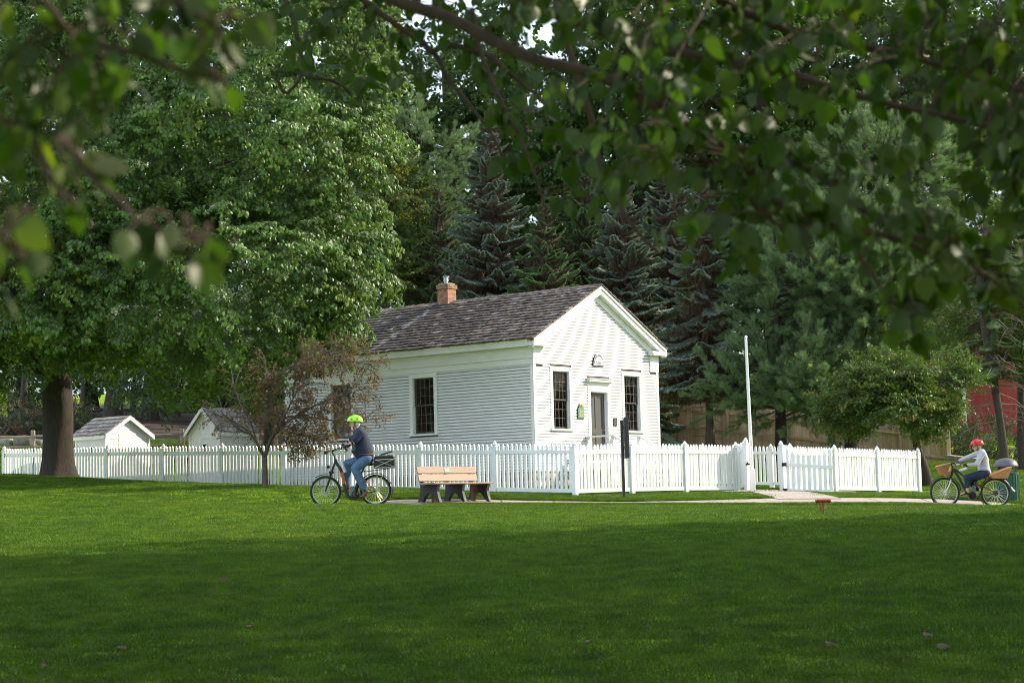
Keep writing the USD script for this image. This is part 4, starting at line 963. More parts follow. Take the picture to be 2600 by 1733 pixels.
man = thing("person", "person in navy T-shirt, jeans and lime green helmet riding the bicycle with the black crate", "person", pb, math.pi)
hd = bl3(908, 212)
HB, hq = head_bones(hd, 1.0, .12)
sh, hip = bl3(1015, 365, 0), bl3(1085, 775, 0)
near = dict(s=bl3(1000, 372, .20), e=bl3(885, 530, .27), w=bl3(800, 572, .30), h=bl3(1085, 790, .10), k=bl3(905, 935, .15), a=bl3(1055, 1268, .13))
farr = dict(s=bl3(985, 378, -.20), e=bl3(800, 500, -.27), w=bl3(725, 575, -.30), h=bl3(1085, 790, -.10), k=bl3(765, 850, -.15), a=bl3(755, 1190, -.13))
torso = [(bl3(1000, 345, -.13), V(.10, .10, .085), bl3(1000, 345, .13), V(.10, .10, .085), bl3(1010, 520, 0), V(.185, .20, .14)),
         (bl3(1010, 500, 0), V(.185, .20, .14), bl3(1018, 640, 0), V(.232, .21, .14)), (bl3(1018, 640, 0), V(.232, .21, .13), bl3(1060, 745, 0), V(.185, .195, .12))]
neck = [(bl3(960, 320), .058, bl3(925, 262), .052)]
arms = [[(q["s"], .074, q["e"], .054), (q["e"], .053, q["w"], .035)] for q in (near, farr)]
legs = [[(q["h"], .105, q["k"], .070), (q["k"], .068, q["a"], .044)] for q in (near, farr)]
def foot(a, toe, s=1.0): d = toe - a; return [(a, .042 * s, a + V(-.03, 0, -.055) * s, .038 * s), (a + V(-.03, 0, -.055) * s, .036 * s, toe, V(.045, .042, .026) * s)]
feet = [foot(near["a"], bl3(1010, 1395, .14)), foot(farr["a"], bl3(700, 1275, -.14))]
hands = [hand_bones(q["w"], bl3(735, 590, q["w"][1]) - q["w"], sd, 1) for q, sd in ((near, 1), (farr, -1))]
body = capsule_body(HB + grow(torso, -.012) + neck + sum(arms, []) + grow(sum(legs, []), -.012) + sum(hands, []) + grow(sum(feet, []), -.008), .017, 6)
part(man, "body", MB().tm(body), "skin", smooth=True)
sl = []
for q in (near, farr): sl.append((q["s"], .100, q["s"] + (q["e"] - q["s"]) * .70, .088))
part(man, "t_shirt", MB().tm(capsule_body(grow(torso, .012) + sl + [(bl3(985, 335), .075, bl3(965, 315), .07)], .022, 8)), "navy_shirt", smooth=True)
m = MB()
for k in range(4): a = bl3(862 + k * 4, 590 + k * 18, .17); m.tube([a, a + V(-.09 + .02 * (k % 2), .012, .02)], .006, 5)
part(man, "shirt_print", m, "plaque_metal")
jl = []
for q in (near, farr): jl += [(q["h"], .138, q["k"], .098), (q["k"], .098, q["a"] + (q["k"] - q["a"]) * .42, .090), (q["a"] + (q["k"] - q["a"]) * .42, .090, q["a"] + (q["k"] - q["a"]) * .06, .080)]
part(man, "jeans", MB().tm(capsule_body([(bl3(1070, 745, -.05), V(.165, .13, .105), bl3(1070, 745, .05), V(.165, .13, .105), bl3(1090, 800, 0), V(.15, .16, .10))] + jl, .022, 6)), "denim", smooth=True)
m = MB()
for q in (near, farr): d = q["k"] - q["a"]; m.tube([q["a"] + d * .03, q["a"] + d * .12], .078, 14)
part(man, "jeans_cuff", m, "denim", smooth=40)
part(man, "belt", MB().tm(capsule_body([(bl3(1055, 712, -.03), V(.215, .20, .02), bl3(1060, 714, .03), V(.215, .20, .02))], .03, 3)), "belt_red", smooth=True)
for a, toe, y in ((near["a"], bl3(1000, 1400, .14), .14), (farr["a"], bl3(690, 1280, -.14), -.14)):
    part(man, "shoe", MB().tm(capsule_body([(a + V(-.055, 0, -.05), .046, a + V(-.02, 0, -.03), .05), (a + V(-.05, 0, -.055), .045, toe, V(.05, .048, .032))], .02, 5)), "brown_leather", smooth=True)
for q in (near, farr):
    part(man, "elbow_pad", MB().tube([q["e"] + (q["s"] - q["e"]) * .03, q["e"] + (q["w"] - q["e"]) * .25], .056, 12), "glove_black", smooth=40)
    d = (bl3(735, 590, q["w"][1]) - q["w"]); d /= np.linalg.norm(d)
    part(man, "glove", MB().tm(capsule_body([(q["w"] - d * .06, .037, q["w"] + d * .02, .036), (q["w"] + d * .02, V(.04, .046, .028), q["w"] + d * .09, V(.03, .045, .026))], .02, 4)), "glove_black", smooth=True)
part(man, "beard", MB().tm(capsule_body([(hq(.062, 0, -.088), V(.03, .034, .026), hq(.055, 0, -.135), V(.022, .024, .018)), (hq(.096, .0, -.052), V(.012, .028, .008), hq(.09, 0, -.058), V(.012, .032, .008))], .012, 3)), "white_hair", smooth=True)
part(man, "hair", MB().tm(capsule_body([(hq(-.06, -.035, -.01), V(.052, .045, .065), hq(-.06, .035, -.01), V(.052, .045, .065), hq(-.05, 0, -.06), V(.045, .055, .03))], .015, 4)), "white_hair", smooth=True)
for y in (-.033, .033): part(man, "eye", MB().lathe([(0, .008), (.007, .005), (.009, 0), (0, -.004)], 8, hq(.084, y, .012), "x"), "eye_dark")
part(man, "mouth", MB().tm(capsule_body([(hq(.095, -.018, -.062), .005, hq(.095, .018, -.062), .005)], .01, 0)), "lips")
helmet(hd + V(-.006, 0, .055), 1.14, .05, "helmet_lime", man)
part(man, "chin_strap", MB().tube([hq(.0, .088, .03), hq(.0, .082, -.05), hq(.045, .05, -.115)], .008, 6).tube([hq(.0, -.088, .03), hq(.0, -.082, -.05), hq(.045, -.05, -.115)], .008, 6), "ink_black")

# ---- right bicycle and its rider ------------------------------------------------------------
pr = at(2527.5, 1289.2, 46.6); SR = 838.7
TILT = math.atan2(40, 995)
def br3(cx, cy, y=0.0): hy = 1195 - 40 * (1470 - cx) / 995; return V((1470 - cx) / SR, y, .35 + (hy - cy) / SR)
bikeR = thing("electric_bicycle", "black electric bicycle with wicker baskets front and rear, ridden on the footpath", "bicycle", pr, math.pi, tilt=-TILT)
wheel(bikeR, 0, .35, .352, .027, "black_metal", .10, 28, .06)
wheel(bikeR, 1.186, .35, .352, .027, "silver_metal", .08, 28, .03, .07)
fender(bikeR, 1.186, .35, .385, 20, 172, mat_="black_metal"); fender(bikeR, 0, .35, .385, 20, 165, mat_="black_metal")
part(bikeR, "mudguard_tail", MB().tube([V(-.37, 0, .50), V(-.40, 0, .45), V(-.46, 0, .40)], [.02, .024, .02], 6), "silver_metal")
fR = part(bikeR, "frame", MB().tube([br3(640, 690), br3(760, 880), br3(860, 1090), br3(940, 1210)], .032, 10), "dark_grey_paint", smooth=40)
part(fR, "top_tube", MB().tube([br3(680, 700), br3(830, 830), br3(1010, 960)], .022, 8), "dark_grey_paint", smooth=40)
part(bikeR, "seat_tube", MB().tube([br3(985, 1240), br3(1060, 1020), br3(1140, 890)], [.022, .02, .015], 8), "dark_grey_paint", smooth=40)
part(bikeR, "battery", MB().tube([br3(1020, 1190), br3(1060, 1040)], .05, 12), "grey_plastic", smooth=40)
part(bikeR, "motor", MB().lathe([(0, -.07), (.09, -.07), (.1, -.05), (.1, .05), (.09, .07), (0, .07)], 20, br3(1010, 1235), "y"), "black_metal", smooth=30)
for s in (-.06, .06):
    part(bikeR, "chainstay", MB().tube([br3(1010, 1245, s * .6), br3(1240, 1235, s), br3(1470, 1200, s)], .013, 8), "dark_grey_paint", smooth=40)
    part(bikeR, "seatstay", MB().tube([br3(1090, 1000, s * .5), br3(1240, 1070, s), br3(1465, 1190, s)], .011, 8), "dark_red_edge", smooth=40)
    part(bikeR, "fork_leg", MB().tube([br3(590, 900, s), br3(550, 1010, s), br3(475, 1155, s)], [.02, .017, .013], 8), "silver_metal" if s > 0 else "black_metal", smooth=40)
part(bikeR, "fork_crown", MB().tm(rbox(br3(615, 905, -.08), br3(560, 880, .08), .01)).tube([br3(588, 890), br3(640, 700)], .026, 10), "black_metal", smooth=35)
bar = part(bikeR, "handlebar", MB().tube([br3(640, 700), br3(625, 640), br3(600, 580)], .016, 8), "black_metal", smooth=40)
for s, cy in ((-1, -60), (1, 55)):
    part(bar, "grip_bar", MB().tube(spline([br3(612, 590, 0), br3(600, 575, s * .12), br3(640, 580, s * .24), br3(740, 578, s * .30), br3(790, 578, s * .31)], 14), .0125, 8), "black_metal", smooth=40)
    part(bar, "brake_lever", MB().tube([br3(640, 580, s * .25), br3(655, 610, s * .27), br3(720, 620, s * .30)], .007, 6), "silver_metal")
part(bikeR, "headlamp", MB().lathe([(0, -.03), (.028, -.03), (.036, .02), (.036, .03), (0, .034)], 14, br3(500, 822), "x"), "silver_metal", smooth=40)
def basket(name, ring0, ring1, rows, bikeprim):
    """Woven basket between a lower and an upper closed outline (lists of points of equal length)."""
    a, b = np.array(ring0), np.array(ring1); n = len(a); m = MB()
    bs = part(bikeprim, name, MB().add(np.vstack([a + (b - a) * .03, a.mean(0, keepdims=True)]), [[i, (i + 1) % n, n] for i in range(n)]), "wicker")
    for r in range(rows):
        t = (r + .5) / rows; c = a + (b - a) * t; cen = c.mean(0); k = np.array([1.0 if (i + r) % 2 else .97 for i in range(n)])[:, None]
        c = cen + (c - cen) * k; m.tube(np.vstack([c, c[:1]]), .0105, 5, caps=False)
    part(bs, "weave", m, "wicker", kind="stuff")
    m = MB()
    for i in range(0, n, 2): m.tube([a[i], b[i]], .007, 5)
    part(bs, "stakes", m, "wicker", kind="stuff"); part(bs, "rim", MB().tube(np.vstack([b, b[:2]]), .016, 7, caps=False), "wicker")
    return bs
def ellring(c, rx, ry, n=24, dz=0): return [c + V(rx * math.cos(t), ry * math.sin(t), dz * math.cos(t)) for t in np.linspace(0, 2 * math.pi, n, endpoint=False)]
basket("front_basket", ellring(br3(480, 806), .115, .13), ellring(br3(440, 615), .165, .19, dz=-.045), 11, bikeR)
def rectring(x0, x1, y, z0, z1, n=7):
    p = [V(x0, -y, z0), V(x1, -y, z1), V(x1, y, z1), V(x0, y, z0)]; out = []
    for i in range(4): out += [p[i] + (p[(i + 1) % 4] - p[i]) * t for t in np.linspace(0, 1, n)[:-1]]
    return out
p0, p1, q0, q1 = br3(1400, 900), br3(1680, 910), br3(1330, 845), br3(1755, 690)
basket("rear_basket", rectring(p1[0], p0[0], .15, p1[2], p0[2]), rectring(q1[0], q0[0], .19, q1[2], q0[2]), 10, bikeR)
part(bikeR, "rack", MB().tube([br3(1250, 905, -.06), br3(1690, 925, -.06)], .008, 6).tube([br3(1250, 905, .06), br3(1690, 925, .06)], .008, 6).tube([br3(1640, 925, .07), br3(1480, 1180, .07)], .006, 5), "black_metal")
part(bikeR, "saddle", MB().tm(capsule_body([(br3(1240, 870, -.06), V(.07, .05, .035), br3(1240, 870, .06), V(.07, .05, .035), br3(1080, 880), V(.05, .028, .025))], .03, 4)), "black_rubber", smooth=True)
part(bikeR, "bottle", MB().lathe([(0, 0), (.035, 0), (.036, .18), (.02, .2), (0, .205)], 12).xf(trimesh.transformations.translation_matrix(br3(760, 740)) @ trimesh.transformations.rotation_matrix(-1.25, [0, 1, 0])), "bottle_plastic", smooth=35)
endsR = crank(bikeR, (1470 - 1000) / SR, .35 + (1195 - 40 * 470 / 995 - 1235) / SR, math.radians(20), .16)
wom = thing("person", "person in pale grey sweater and red helmet riding the bicycle with wicker baskets", "person", pr, math.pi, tilt=-TILT)
hd = br3(1108, 262)
HB, hq = head_bones(hd, .92, .22)
near = dict(s=br3(1190, 405, .165), e=br3(1060, 625, .23), w=br3(850, 632, .28), h=br3(1265, 800, .09), k=br3(890, 868, .13), a=br3(895, 1115, .12))
farr = dict(s=br3(1170, 400, -.165), e=br3(960, 480, -.23), w=br3(800, 540, -.28), h=br3(1265, 800, -.09), k=br3(965, 950, -.13), a=br3(1215, 1165, -.12))
torso = [(br3(1195, 385, -.10), V(.07, .085, .065), br3(1195, 385, .10), V(.07, .085, .065), br3(1225, 520, 0), V(.12, .145, .11)),
         (br3(1225, 520, 0), V(.12, .145, .11), br3(1240, 680, 0), V(.125, .135, .11)), (br3(1240, 680, 0), V(.125, .14, .11), br3(1262, 770, 0), V(.13, .16, .10))]
neck = [(br3(1175, 350), .048, br3(1140, 300), .044)]
arms = [[(q["s"], .052, q["e"], .038), (q["e"], .038, q["w"], .025)] for q in (near, farr)]
legs = [[(q["h"], .095, q["k"], .062), (q["k"], .060, q["a"], .036)] for q in (near, farr)]
feet = [foot(near["a"] + V(.01, 0, 0), br3(775, 1195, .13), .85), foot(farr["a"], br3(1150, 1225, -.13), .85)]
hands = [hand_bones(q["w"], br3(740, 600, q["w"][1]) - q["w"], sd, 1, .9) for q, sd in ((near, 1), (farr, -1))]
part(wom, "body", MB().tm(capsule_body(HB + grow(torso, -.012) + neck + sum(arms, []) + grow(sum(legs, []), -.010) + sum(hands, []) + grow(sum(feet, []), -.006), .017, 6)), "skin_pale", smooth=True)
sl = []
for q in (near, farr): sl += [(q["s"], .070, q["e"], .054), (q["e"], .054, q["w"] + (q["e"] - q["w"]) * .08, .037)]
hem = [(br3(1245, 700, 0), V(.14, .155, .08), br3(1262, 790, 0), V(.155, .175, .06))]
part(wom, "sweater", MB().tm(capsule_body(grow(torso, .014) + hem + sl + [(br3(1190, 375), .062, br3(1172, 345), .055)], .020, 7)), "grey_knit", smooth=True)
jl = []
for q in (near, farr): jl += [(q["h"], .108, q["k"], .072), (q["k"], .072, q["a"] + (q["k"] - q["a"]) * .30, .056)]
part(wom, "trousers", MB().tm(capsule_body([(br3(1255, 795, -.05), V(.14, .12, .085), br3(1255, 795, .05), V(.14, .12, .085))] + jl, .020, 6)), "denim_dark", smooth=True)
for a, toe in ((near["a"], br3(770, 1205, .13)), (farr["a"], br3(1145, 1235, -.13))):
    part(wom, "sandal", MB().tm(capsule_body([(a + V(-.05, 0, -.085), V(.03, .034, .012), toe + V(-.01, 0, -.012), V(.04, .042, .012))], .02, 3)), "sandal_black", smooth=True)
    part(wom, "sandal_strap", MB().tm(capsule_body([(a + V(.03, -.03, -.055), V(.03, .02, .016), a + V(.03, .03, -.055), V(.03, .02, .016))], .02, 3)), "sandal_black", smooth=True)
for q in (near, farr):
    d = (br3(740, 600, q["w"][1]) - q["w"]); d /= np.linalg.norm(d)
    part(wom, "glove", MB().tm(capsule_body([(q["w"] - d * .02, .031, q["w"] + d * .02, .031), (q["w"] + d * .02, V(.034, .040, .025), q["w"] + d * .085, V(.026, .040, .023))], .02, 4)), "glove_black", smooth=True)
part(wom, "hair", MB().tm(capsule_body([(hq(-.055, -.03, -.015), V(.05, .045, .06), hq(-.055, .03, -.015), V(.05, .045, .06), hq(-.045, 0, -.075), V(.04, .06, .03))], .015, 4)), "grey_hair", smooth=True)
for y in (-.031, .031): part(wom, "eye", MB().lathe([(0, .008), (.007, .005), (.009, 0), (0, -.004)], 8, hq(.083, y, .010), "x"), "eye_dark")
part(wom, "glasses", MB().tube([hq(-.02, .077, .016), hq(.09, .066, .013), hq(.106, .035, .01), hq(.106, -.035, .01), hq(.09, -.066, .013), hq(-.02, -.077, .016)], .005, 5), "eye_dark")
part(wom, "mouth", MB().tm(capsule_body([(hq(.094, -.016, -.060), .005, hq(.094, .016, -.060), .005)], .01, 0)), "lips")
helmet(hd + V(-.01, 0, .05), .98, .16, "helmet_red", wom)
part(wom, "chin_strap", MB().tube([hq(.0, .084, .03), hq(.0, .078, -.05), hq(.045, .05, -.115)], .007, 6), "ink_black")

# ------------------------------------------------------------------ pole, sign, valve, bin
fpz = flat(1912, 1244, 53.9); topz = at(1893.5, 856, 53.9)
mast = thing("flagpole", "short bare white flagpole standing just inside the open gate", "flagpole", fpz)
lean = (topz[0] - fpz[0])
part(mast, "pole", MB().tube([(0, 0, -.1), (lean * .5, 0, (topz[2] - fpz[2]) / 2), (lean, 0, topz[2] - fpz[2])], [.056, .044, .034], 16), "vinyl_white", smooth=40)
part(mast, "sleeve", MB().tm(rbox((-.068, -.068, -.1), (.068, .068, .62), .012)), "vinyl_white"); part(mast, "end_cap", MB().lathe([(0, .05), (.03, .04), (.045, 0), (0, 0)], 12, (lean, 0, topz[2] - fpz[2])), "silver_metal", smooth=40)
part(mast, "cleat", MB().bar((lean * .3, -.06, 1.25), (lean * .3, -.06, 1.40), .02, .02), "silver_metal")
sp = flat(1584, 1259, 48.6); st_ = at(1580, 1062, 48.6)[2] - sp[2]
sgn = thing("notice_sign", "tall narrow black sign seen edge-on before the front picket fence", "sign", sp, math.radians(89.0))
part(sgn, "post", MB().tm(rbox((-.12, -.035, -.2), (.12, .035, st_ - .04), .006)), "dark_grey_paint")
part(sgn, "panel", MB().tm(rbox((-.36, -.150, st_ - .98), (.30, -.050, st_ + .02), .006)), "dark_grey_paint"); part(sgn, "panel_edge", MB().box((-.35, -.157, st_ - .96), (.29, -.1505, st_ + .0)), "dark_red_edge")
for z in (st_ - .75, st_ - .25): part(sgn, "bracket", MB().box((-.05, -.0495, z), (.05, -.0355, z + .06)), "silver_metal")
vz = hit(2091, 1306, 30, 44)
VS = np.diag([.84, .84, .84, 1.0])
vl = thing("water_valve", "small red T-shaped water standpipe sticking up from the lawn", "standpipe", vz)
part(vl, "riser", (MB().tube([(0, 0, -.1), (-.005, 0, .26)], .018, 10)).xf(VS), "red_paint", smooth=40)
part(vl, "crosshead", (MB().tube([(-.155, 0, .285), (-.13, 0, .285), (.13, 0, .285), (.155, 0, .285)], [.02, .034, .034, .02], 12)).xf(VS), "red_paint", smooth=40)
for x in (-.125, .125): part(vl, "outlet", (MB().lathe([(0, 0), (.024, 0), (.024, .035), (0, .035)], 10, (x, 0, .235))).xf(VS), "dark_red_edge"); 
for x in (-.15, .15): part(vl, "cap", (MB().lathe([(0, -.012), (.030, -.012), (.036, 0), (.030, .012), (0, .012)], 12, (x, 0, .287), "x")).xf(VS), "red_paint", smooth=30)
part(vl, "drop_rod", (MB().tube([(-.075, -.02, .26), (-.045, -.02, -.02)], .008, 6)).xf(VS), "dark_red_edge")
bn = at(2558, 1262, 48.3); bnz = float(gz(bn[0], bn[1]))
bb = thing("litter_bin", "green litter bin with grey domed lid behind the right-hand cyclist", "bin", (bn[0], bn[1], bnz))
bh = at(2558, 1200, 48.3)[2] - bnz
part(bb, "drum", MB().lathe([(0, -.05), (.27, -.05), (.275, .02), (.285, bh - .03), (.30, bh - .02), (.30, bh + .01), (.27, bh + .012), (0, bh + .012)], 28), "bin_green", smooth=30)
m = MB()
for k in range(20): a = 2 * math.pi * k / 20; m.bar((.284 * math.cos(a), .284 * math.sin(a), .04), (.29 * math.cos(a), .29 * math.sin(a), bh - .05), .012, .012)
part(bb, "ribs", m, "bin_green")
part(bb, "lid", MB().lathe([(.27, bh + .16), (.295, bh + .16), (.29, bh + .20), (.24, bh + .29), (.13, bh + .35), (0, bh + .365)], 28), "bin_lid", smooth=40)
for a in (.4, 2.0, 3.6, 5.2): part(bb, "lid_strut", MB().bar((.275 * math.cos(a), .275 * math.sin(a), bh + .013), (.275 * math.cos(a), .275 * math.sin(a), bh + .165), .03, .05), "bin_lid")

# ------------------------------------------------------------------ split rail fence, privacy fence, barn, far things
sr = thing("split_rail_fence", "weathered split rail fence on the bank behind the outhouses and the maple", "fence")
rp = [(-180, 1098, 71.5), (83.7, 1092, 71.5), (275, 1088, 71.5), (462, 1088, 71.5), (650, 1086, 72), (840, 1086, 72.5)]
tops = [at(*p) for p in rp]
for p in tops: g_ = float(gz(p[0], p[1])); part(sr, "post", MB().tm(rbox((p[0] - .07, p[1] - .06, g_ - .2), (p[0] + .07, p[1] + .06, p[2]), .015)), "split_rail")
for a, b in zip(tops, tops[1:]):
    for dz in (.22, .60):
        j = rng.uniform(-.05, .05, 2); mid = (a + b) / 2 + [0, -.02, -dz + rng.uniform(-.03, .03)]
        part(sr, "rail", MB().tube([a + [.0, -.03, -dz + j[0]], mid, b + [0, -.03, -dz + j[1]]], [.045, .07, .045], 6), "split_rail")
rocks = [(12, 1128), (60, 1122), (92, 1130), (30, 1142), (75, 1146), (5, 1158), (110, 1148), (128, 1138), (50, 1160), (-30, 1150), (150, 1150), (185, 1146)]
BLAB = ["grey boulder at the left end of the rock bank, beside the frame edge", "grey boulder in the top row of the bank, left of the split rail post", "boulder touching the split rail post on its right, top row", "boulder in the second row of the bank, well left of the split rail post", "boulder directly left of the foot of the split rail post", "lowest boulder at the left end of the bank, above the fence corner post",
        "boulder right of the foot of the split rail post", "boulder between the split rail post and the maple trunk, upper one", "lowest boulder in the middle of the bank left of the split rail post", "boulder cut by the left edge of the picture", "boulder hidden partly by the left side of the maple trunk", "boulder just right of the maple trunk, under the rails"]
for k, (px, py) in enumerate(rocks):
    Y = 72.6 + rng.uniform(0, .8); p = at(px, py, Y); s = rng.uniform(.26, .46)
    v, f = stone((0, 0, 0), (s, s * .8, s * .7), 100 + k)
    r = part(None, "boulder", (v + p, f), "boulder", smooth=45); tag(r, BLAB[k], "boulder", "boulders banked behind the split rail fence")
pf = thing("privacy_fence", "tall brown wooden board fence behind the pines right of the schoolhouse", "fence")
pp_ = [(1560, 1004, 83), (1700, 1014, 82), (1950, 1038, 81), (2180, 1066, 79.5), (2257, 1076, 79), (2405, 1096, 78)]
def interp(px): return np.array([np.interp(px, [q[0] for q in pp_], [q[k] for q in pp_]) for k in (1, 2)])
px = 1560.0; x_prev = None; tp = []
while px < 2404:
    py, Y = interp(px); a = at(px, py, Y); tp.append(a); px += .148 / Y * FPX * .985
tp = np.array(tp)
for a, b in zip(tp, tp[1:]):
    d = (b - a)[:2]; d /= np.linalg.norm(d); q = np.array([-d[1], d[0]]) * .02; h = rng.uniform(-.012, .012)
    b4 = [np.r_[a[:2] - q + d * .003, a[2] - 1.92], np.r_[b[:2] - q - d * .003, b[2] - 1.92], np.r_[b[:2] - d * .003, b[2] - 1.92], np.r_[a[:2] + d * .003, a[2] - 1.92]]
    part(pf, "board", MB().hexa(b4, [p + [0, 0, 1.92 + h] for p in b4]), "cedar_board")
for k in range(0, len(tp) - 1, 16):
    a, b = tp[k], tp[min(k + 16, len(tp) - 1)]; o = np.array([0, -.06, 0])
    for dz in (.32, 1.04, 1.74): part(pf, "rail", MB().bar(a + o - [0, 0, dz], b + o - [0, 0, dz], .04, .09), "cedar_board")
    part(pf, "post", MB().box(a + [-.05, -.20, -2.1], a + [.05, -.10, .03]), "cedar_board")
a = tp[-1]; part(pf, "post", MB().tm(rbox(a + [-.07, -.2, -2.2], a + [.09, .0, .06], .01)), "cedar_board")
bk = np.array([[*(a[:2] + [.05 + .05 * k, .3 + .9 * k]), 0] for k in range(3)])
# rubble by the end of the fence
SLAB = ["flat stone at the top left of the stack below the wooden fence end", "flat stone in the top middle of the stack below the wooden fence end", "flat stone at the top right of the stack, just left of the fence end post", "flat stone in the second row at left, next to the crabapple trunk", "flat stone in the centre of the stack below the wooden fence end", "flat stone in the second row at right of the stack", "flat stone under the wooden fence end post itself", "lowest stone of the stack, above the front bicycle wheel", "lowest left stone, touching the crabapple trunk"]
for k, (px, py) in enumerate([(2355, 1196), (2372, 1203), (2392, 1198), (2350, 1213), (2368, 1222), (2390, 1216), (2408, 1208), (2380, 1231), (2342, 1228)]):
    p = at(px, py, 71 + rng.uniform(0, .6)); s = rng.uniform(.13, .24); v, f = stone((0, 0, 0), (s * 1.2, s, s * .65), 200 + k)
    r = part(None, "rubble_stone", (v + p, f), "boulder", smooth=45); tag(r, SLAB[k], "stone", "stones stacked below the end of the wooden fence")
# red barn
bo = at(2452, 1106, 104); bzg = bo[2]; by = -.18
barn = thing("red_barn", "red board-sided barn with white corner trim behind the trees at right", "barn", bo, by)
part(barn, "core", MB().box((-2, .03, -.6), (14, 9, 5.0)), "barn_red")
x = -2.0
while x < 14: 
    w = .30; part(barn, "siding_board", MB().box((x + .006, 0, -.6), (x + w - .006, .0285, 5.0)), "barn_red"); x += w
part(barn, "white_trim", MB().box((-.10, -.045, -.1), (.10, -.001, 4.0)), "white_paint")
part(barn, "roof", MB().prism([(-.6, 5.0), (9.6, 5.0), (4.5, 9.0)], 16.6, "yz", -2.3), "far_roof"); part(barn, "plinth", MB().box((-2.02, -.03, -.9), (14.02, 9.02, -.601)), "far_wall")
# black metal railing before the barn, hedge shrubs, low wall
rl = thing("metal_railing", "black metal railing on the grass bank before the red barn", "railing")
ra, rb_ = at(2403, 1114, 90), at(2640, 1096, 92)
for dz in (0, ): part(rl, "top_rail", MB().bar(ra, rb_, .06, .07), "black_metal")
part(rl, "lower_rail", MB().bar(ra - [0, 0, .95], rb_ - [0, 0, .95], .05, .05), "black_metal")
for t in np.linspace(0.08, 1, 6): p = ra + (rb_ - ra) * t; part(rl, "post", MB().box(p + [-.045, -.04, -1.35], p + [.045, .04, .03]), "black_metal")
wl = thing("kerb_wall", "low concrete kerb wall behind the right-hand cyclist", "kerb"); a, b = at(2408, 1158, 76), at(2660, 1190, 72)
for k in range(4): q0, q1 = a + (b - a) * (k / 4 + .002), a + (b - a) * ((k + 1) / 4 - .002); part(wl, "block", MB().bar(q0 - [0, 0, .15], q1 - [0, 0, .15], .35, .42), "concrete")
# far white buildings glimpsed under the maple
for k, (x0, x1, y0, y1, Y, lab) in enumerate(((-60, 62, 990, 1046, 140, "pale far house glimpsed left of the big maple trunk"), (70, 112, 998, 1050, 150, "narrow pale far house just left of the maple trunk"), (190, 246, 1014, 1050, 135, "low pale far shed just right of the maple trunk"))):
    a, b = at(x0, y1, Y), at(x1, y0, Y); hgt = b[2] - a[2]
    t = thing("far_house", lab, "house", (a[0], a[1], a[2]))
    wd = b[0] - a[0]; part(t, "wall", MB().box((0, 0, -1.2), (wd, 5, hgt * .62)), "far_wall"); part(t, "roof", MB().prism([(-.3, hgt * .62 + .01), (5.3, hgt * .62 + .01), (2.5, hgt)], wd + .4, "yz", -.2), "far_roof")
    part(t, "door", MB().box((wd * .3, -.04, -1.0), (wd * .3 + .9, -.001, hgt * .4)), "far_roof")
hf = thing("horse_fence", "dark horizontal rail fence among the trees on the bank at left", "fence"); hp = [at(px, py, 84) for px, py in ((-60, 1030), (90, 1038), (200, 1033), (300, 1035), (420, 1038), (560, 1040))]
for p in hp: part(hf, "post", MB().box(p + [-.07, -.06, -1.5], p + [.07, .06, .1]), "bark_brown")
for a, b in zip(hp, hp[1:]):
    for dz in (.1, .55): part(hf, "rail", MB().bar(a - [0, .09, dz], b - [0, .09, dz], .04, .15), "bark_brown")

# ------------------------------------------------------------------ foliage building blocks
def quat_from(dirs, rolls, upness=None):
    """Quaternions (w, x, y, z) turning local +x to dirs and local +z upwards as far as it can, rolled about dirs."""
    d = dirs / np.linalg.norm(dirs, axis=1, keepdims=True); up = np.tile([0, 0, 1.0], (len(d), 1)); up[np.abs(d[:, 2]) > .97] = [1, 0, 0]
    y = np.cross(up, d); y /= np.linalg.norm(y, axis=1, keepdims=True); z = np.cross(d, y)
    c, s = np.cos(rolls)[:, None], np.sin(rolls)[:, None]; y, z = c * y + s * z, -s * y + c * z
    from scipy.spatial.transform import Rotation
    q = Rotation.from_matrix(np.stack([d, y, z], -1)).as_quat(); return q[:, [3, 0, 1, 2]]

def leaves(base, dirs, normal, length, width, fold=.25, curl=.15, lobes=False):
    """One small folded blade per row: 4 vertices, 2 triangles (or 6 and 4 with lobes)."""
    d = dirs / np.linalg.norm(dirs, axis=1, keepdims=True); n = normal - (normal * d).sum(1, keepdims=True) * d; n /= np.linalg.norm(n, axis=1, keepdims=True) + 1e-9
    s = np.cross(n, d); L_, W_ = np.broadcast_to(length, (len(d),))[:, None], np.broadcast_to(width, (len(d),))[:, None]
    tip = base + d * L_ - n * L_ * curl; mid = base + d * L_ * .42
    a = mid + s * W_ / 2 - n * W_ * fold * .5; b = mid - s * W_ / 2 - n * W_ * fold * .5
    k = len(d)
    if not lobes:
        v = np.stack([base, a, tip, b], 1).reshape(-1, 3); i = np.arange(k)[:, None] * 4
        f = np.concatenate([i + [0, 2, 1], i + [0, 3, 2]])
        return v, f
    m2 = base + d * L_ * .78; a2 = m2 + s * W_ * .22 - n * (W_ * fold * .3 + L_ * curl * .5); b2 = m2 - s * W_ * .22 - n * (W_ * fold * .3 + L_ * curl * .5)
    v = np.stack([base, a, a2, tip, b2, b], 1).reshape(-1, 3); i = np.arange(k)[:, None] * 6
    f = np.concatenate([i + [0, 2, 1], i + [0, 3, 2], i + [0, 4, 3], i + [0, 5, 4]])
    return v, f

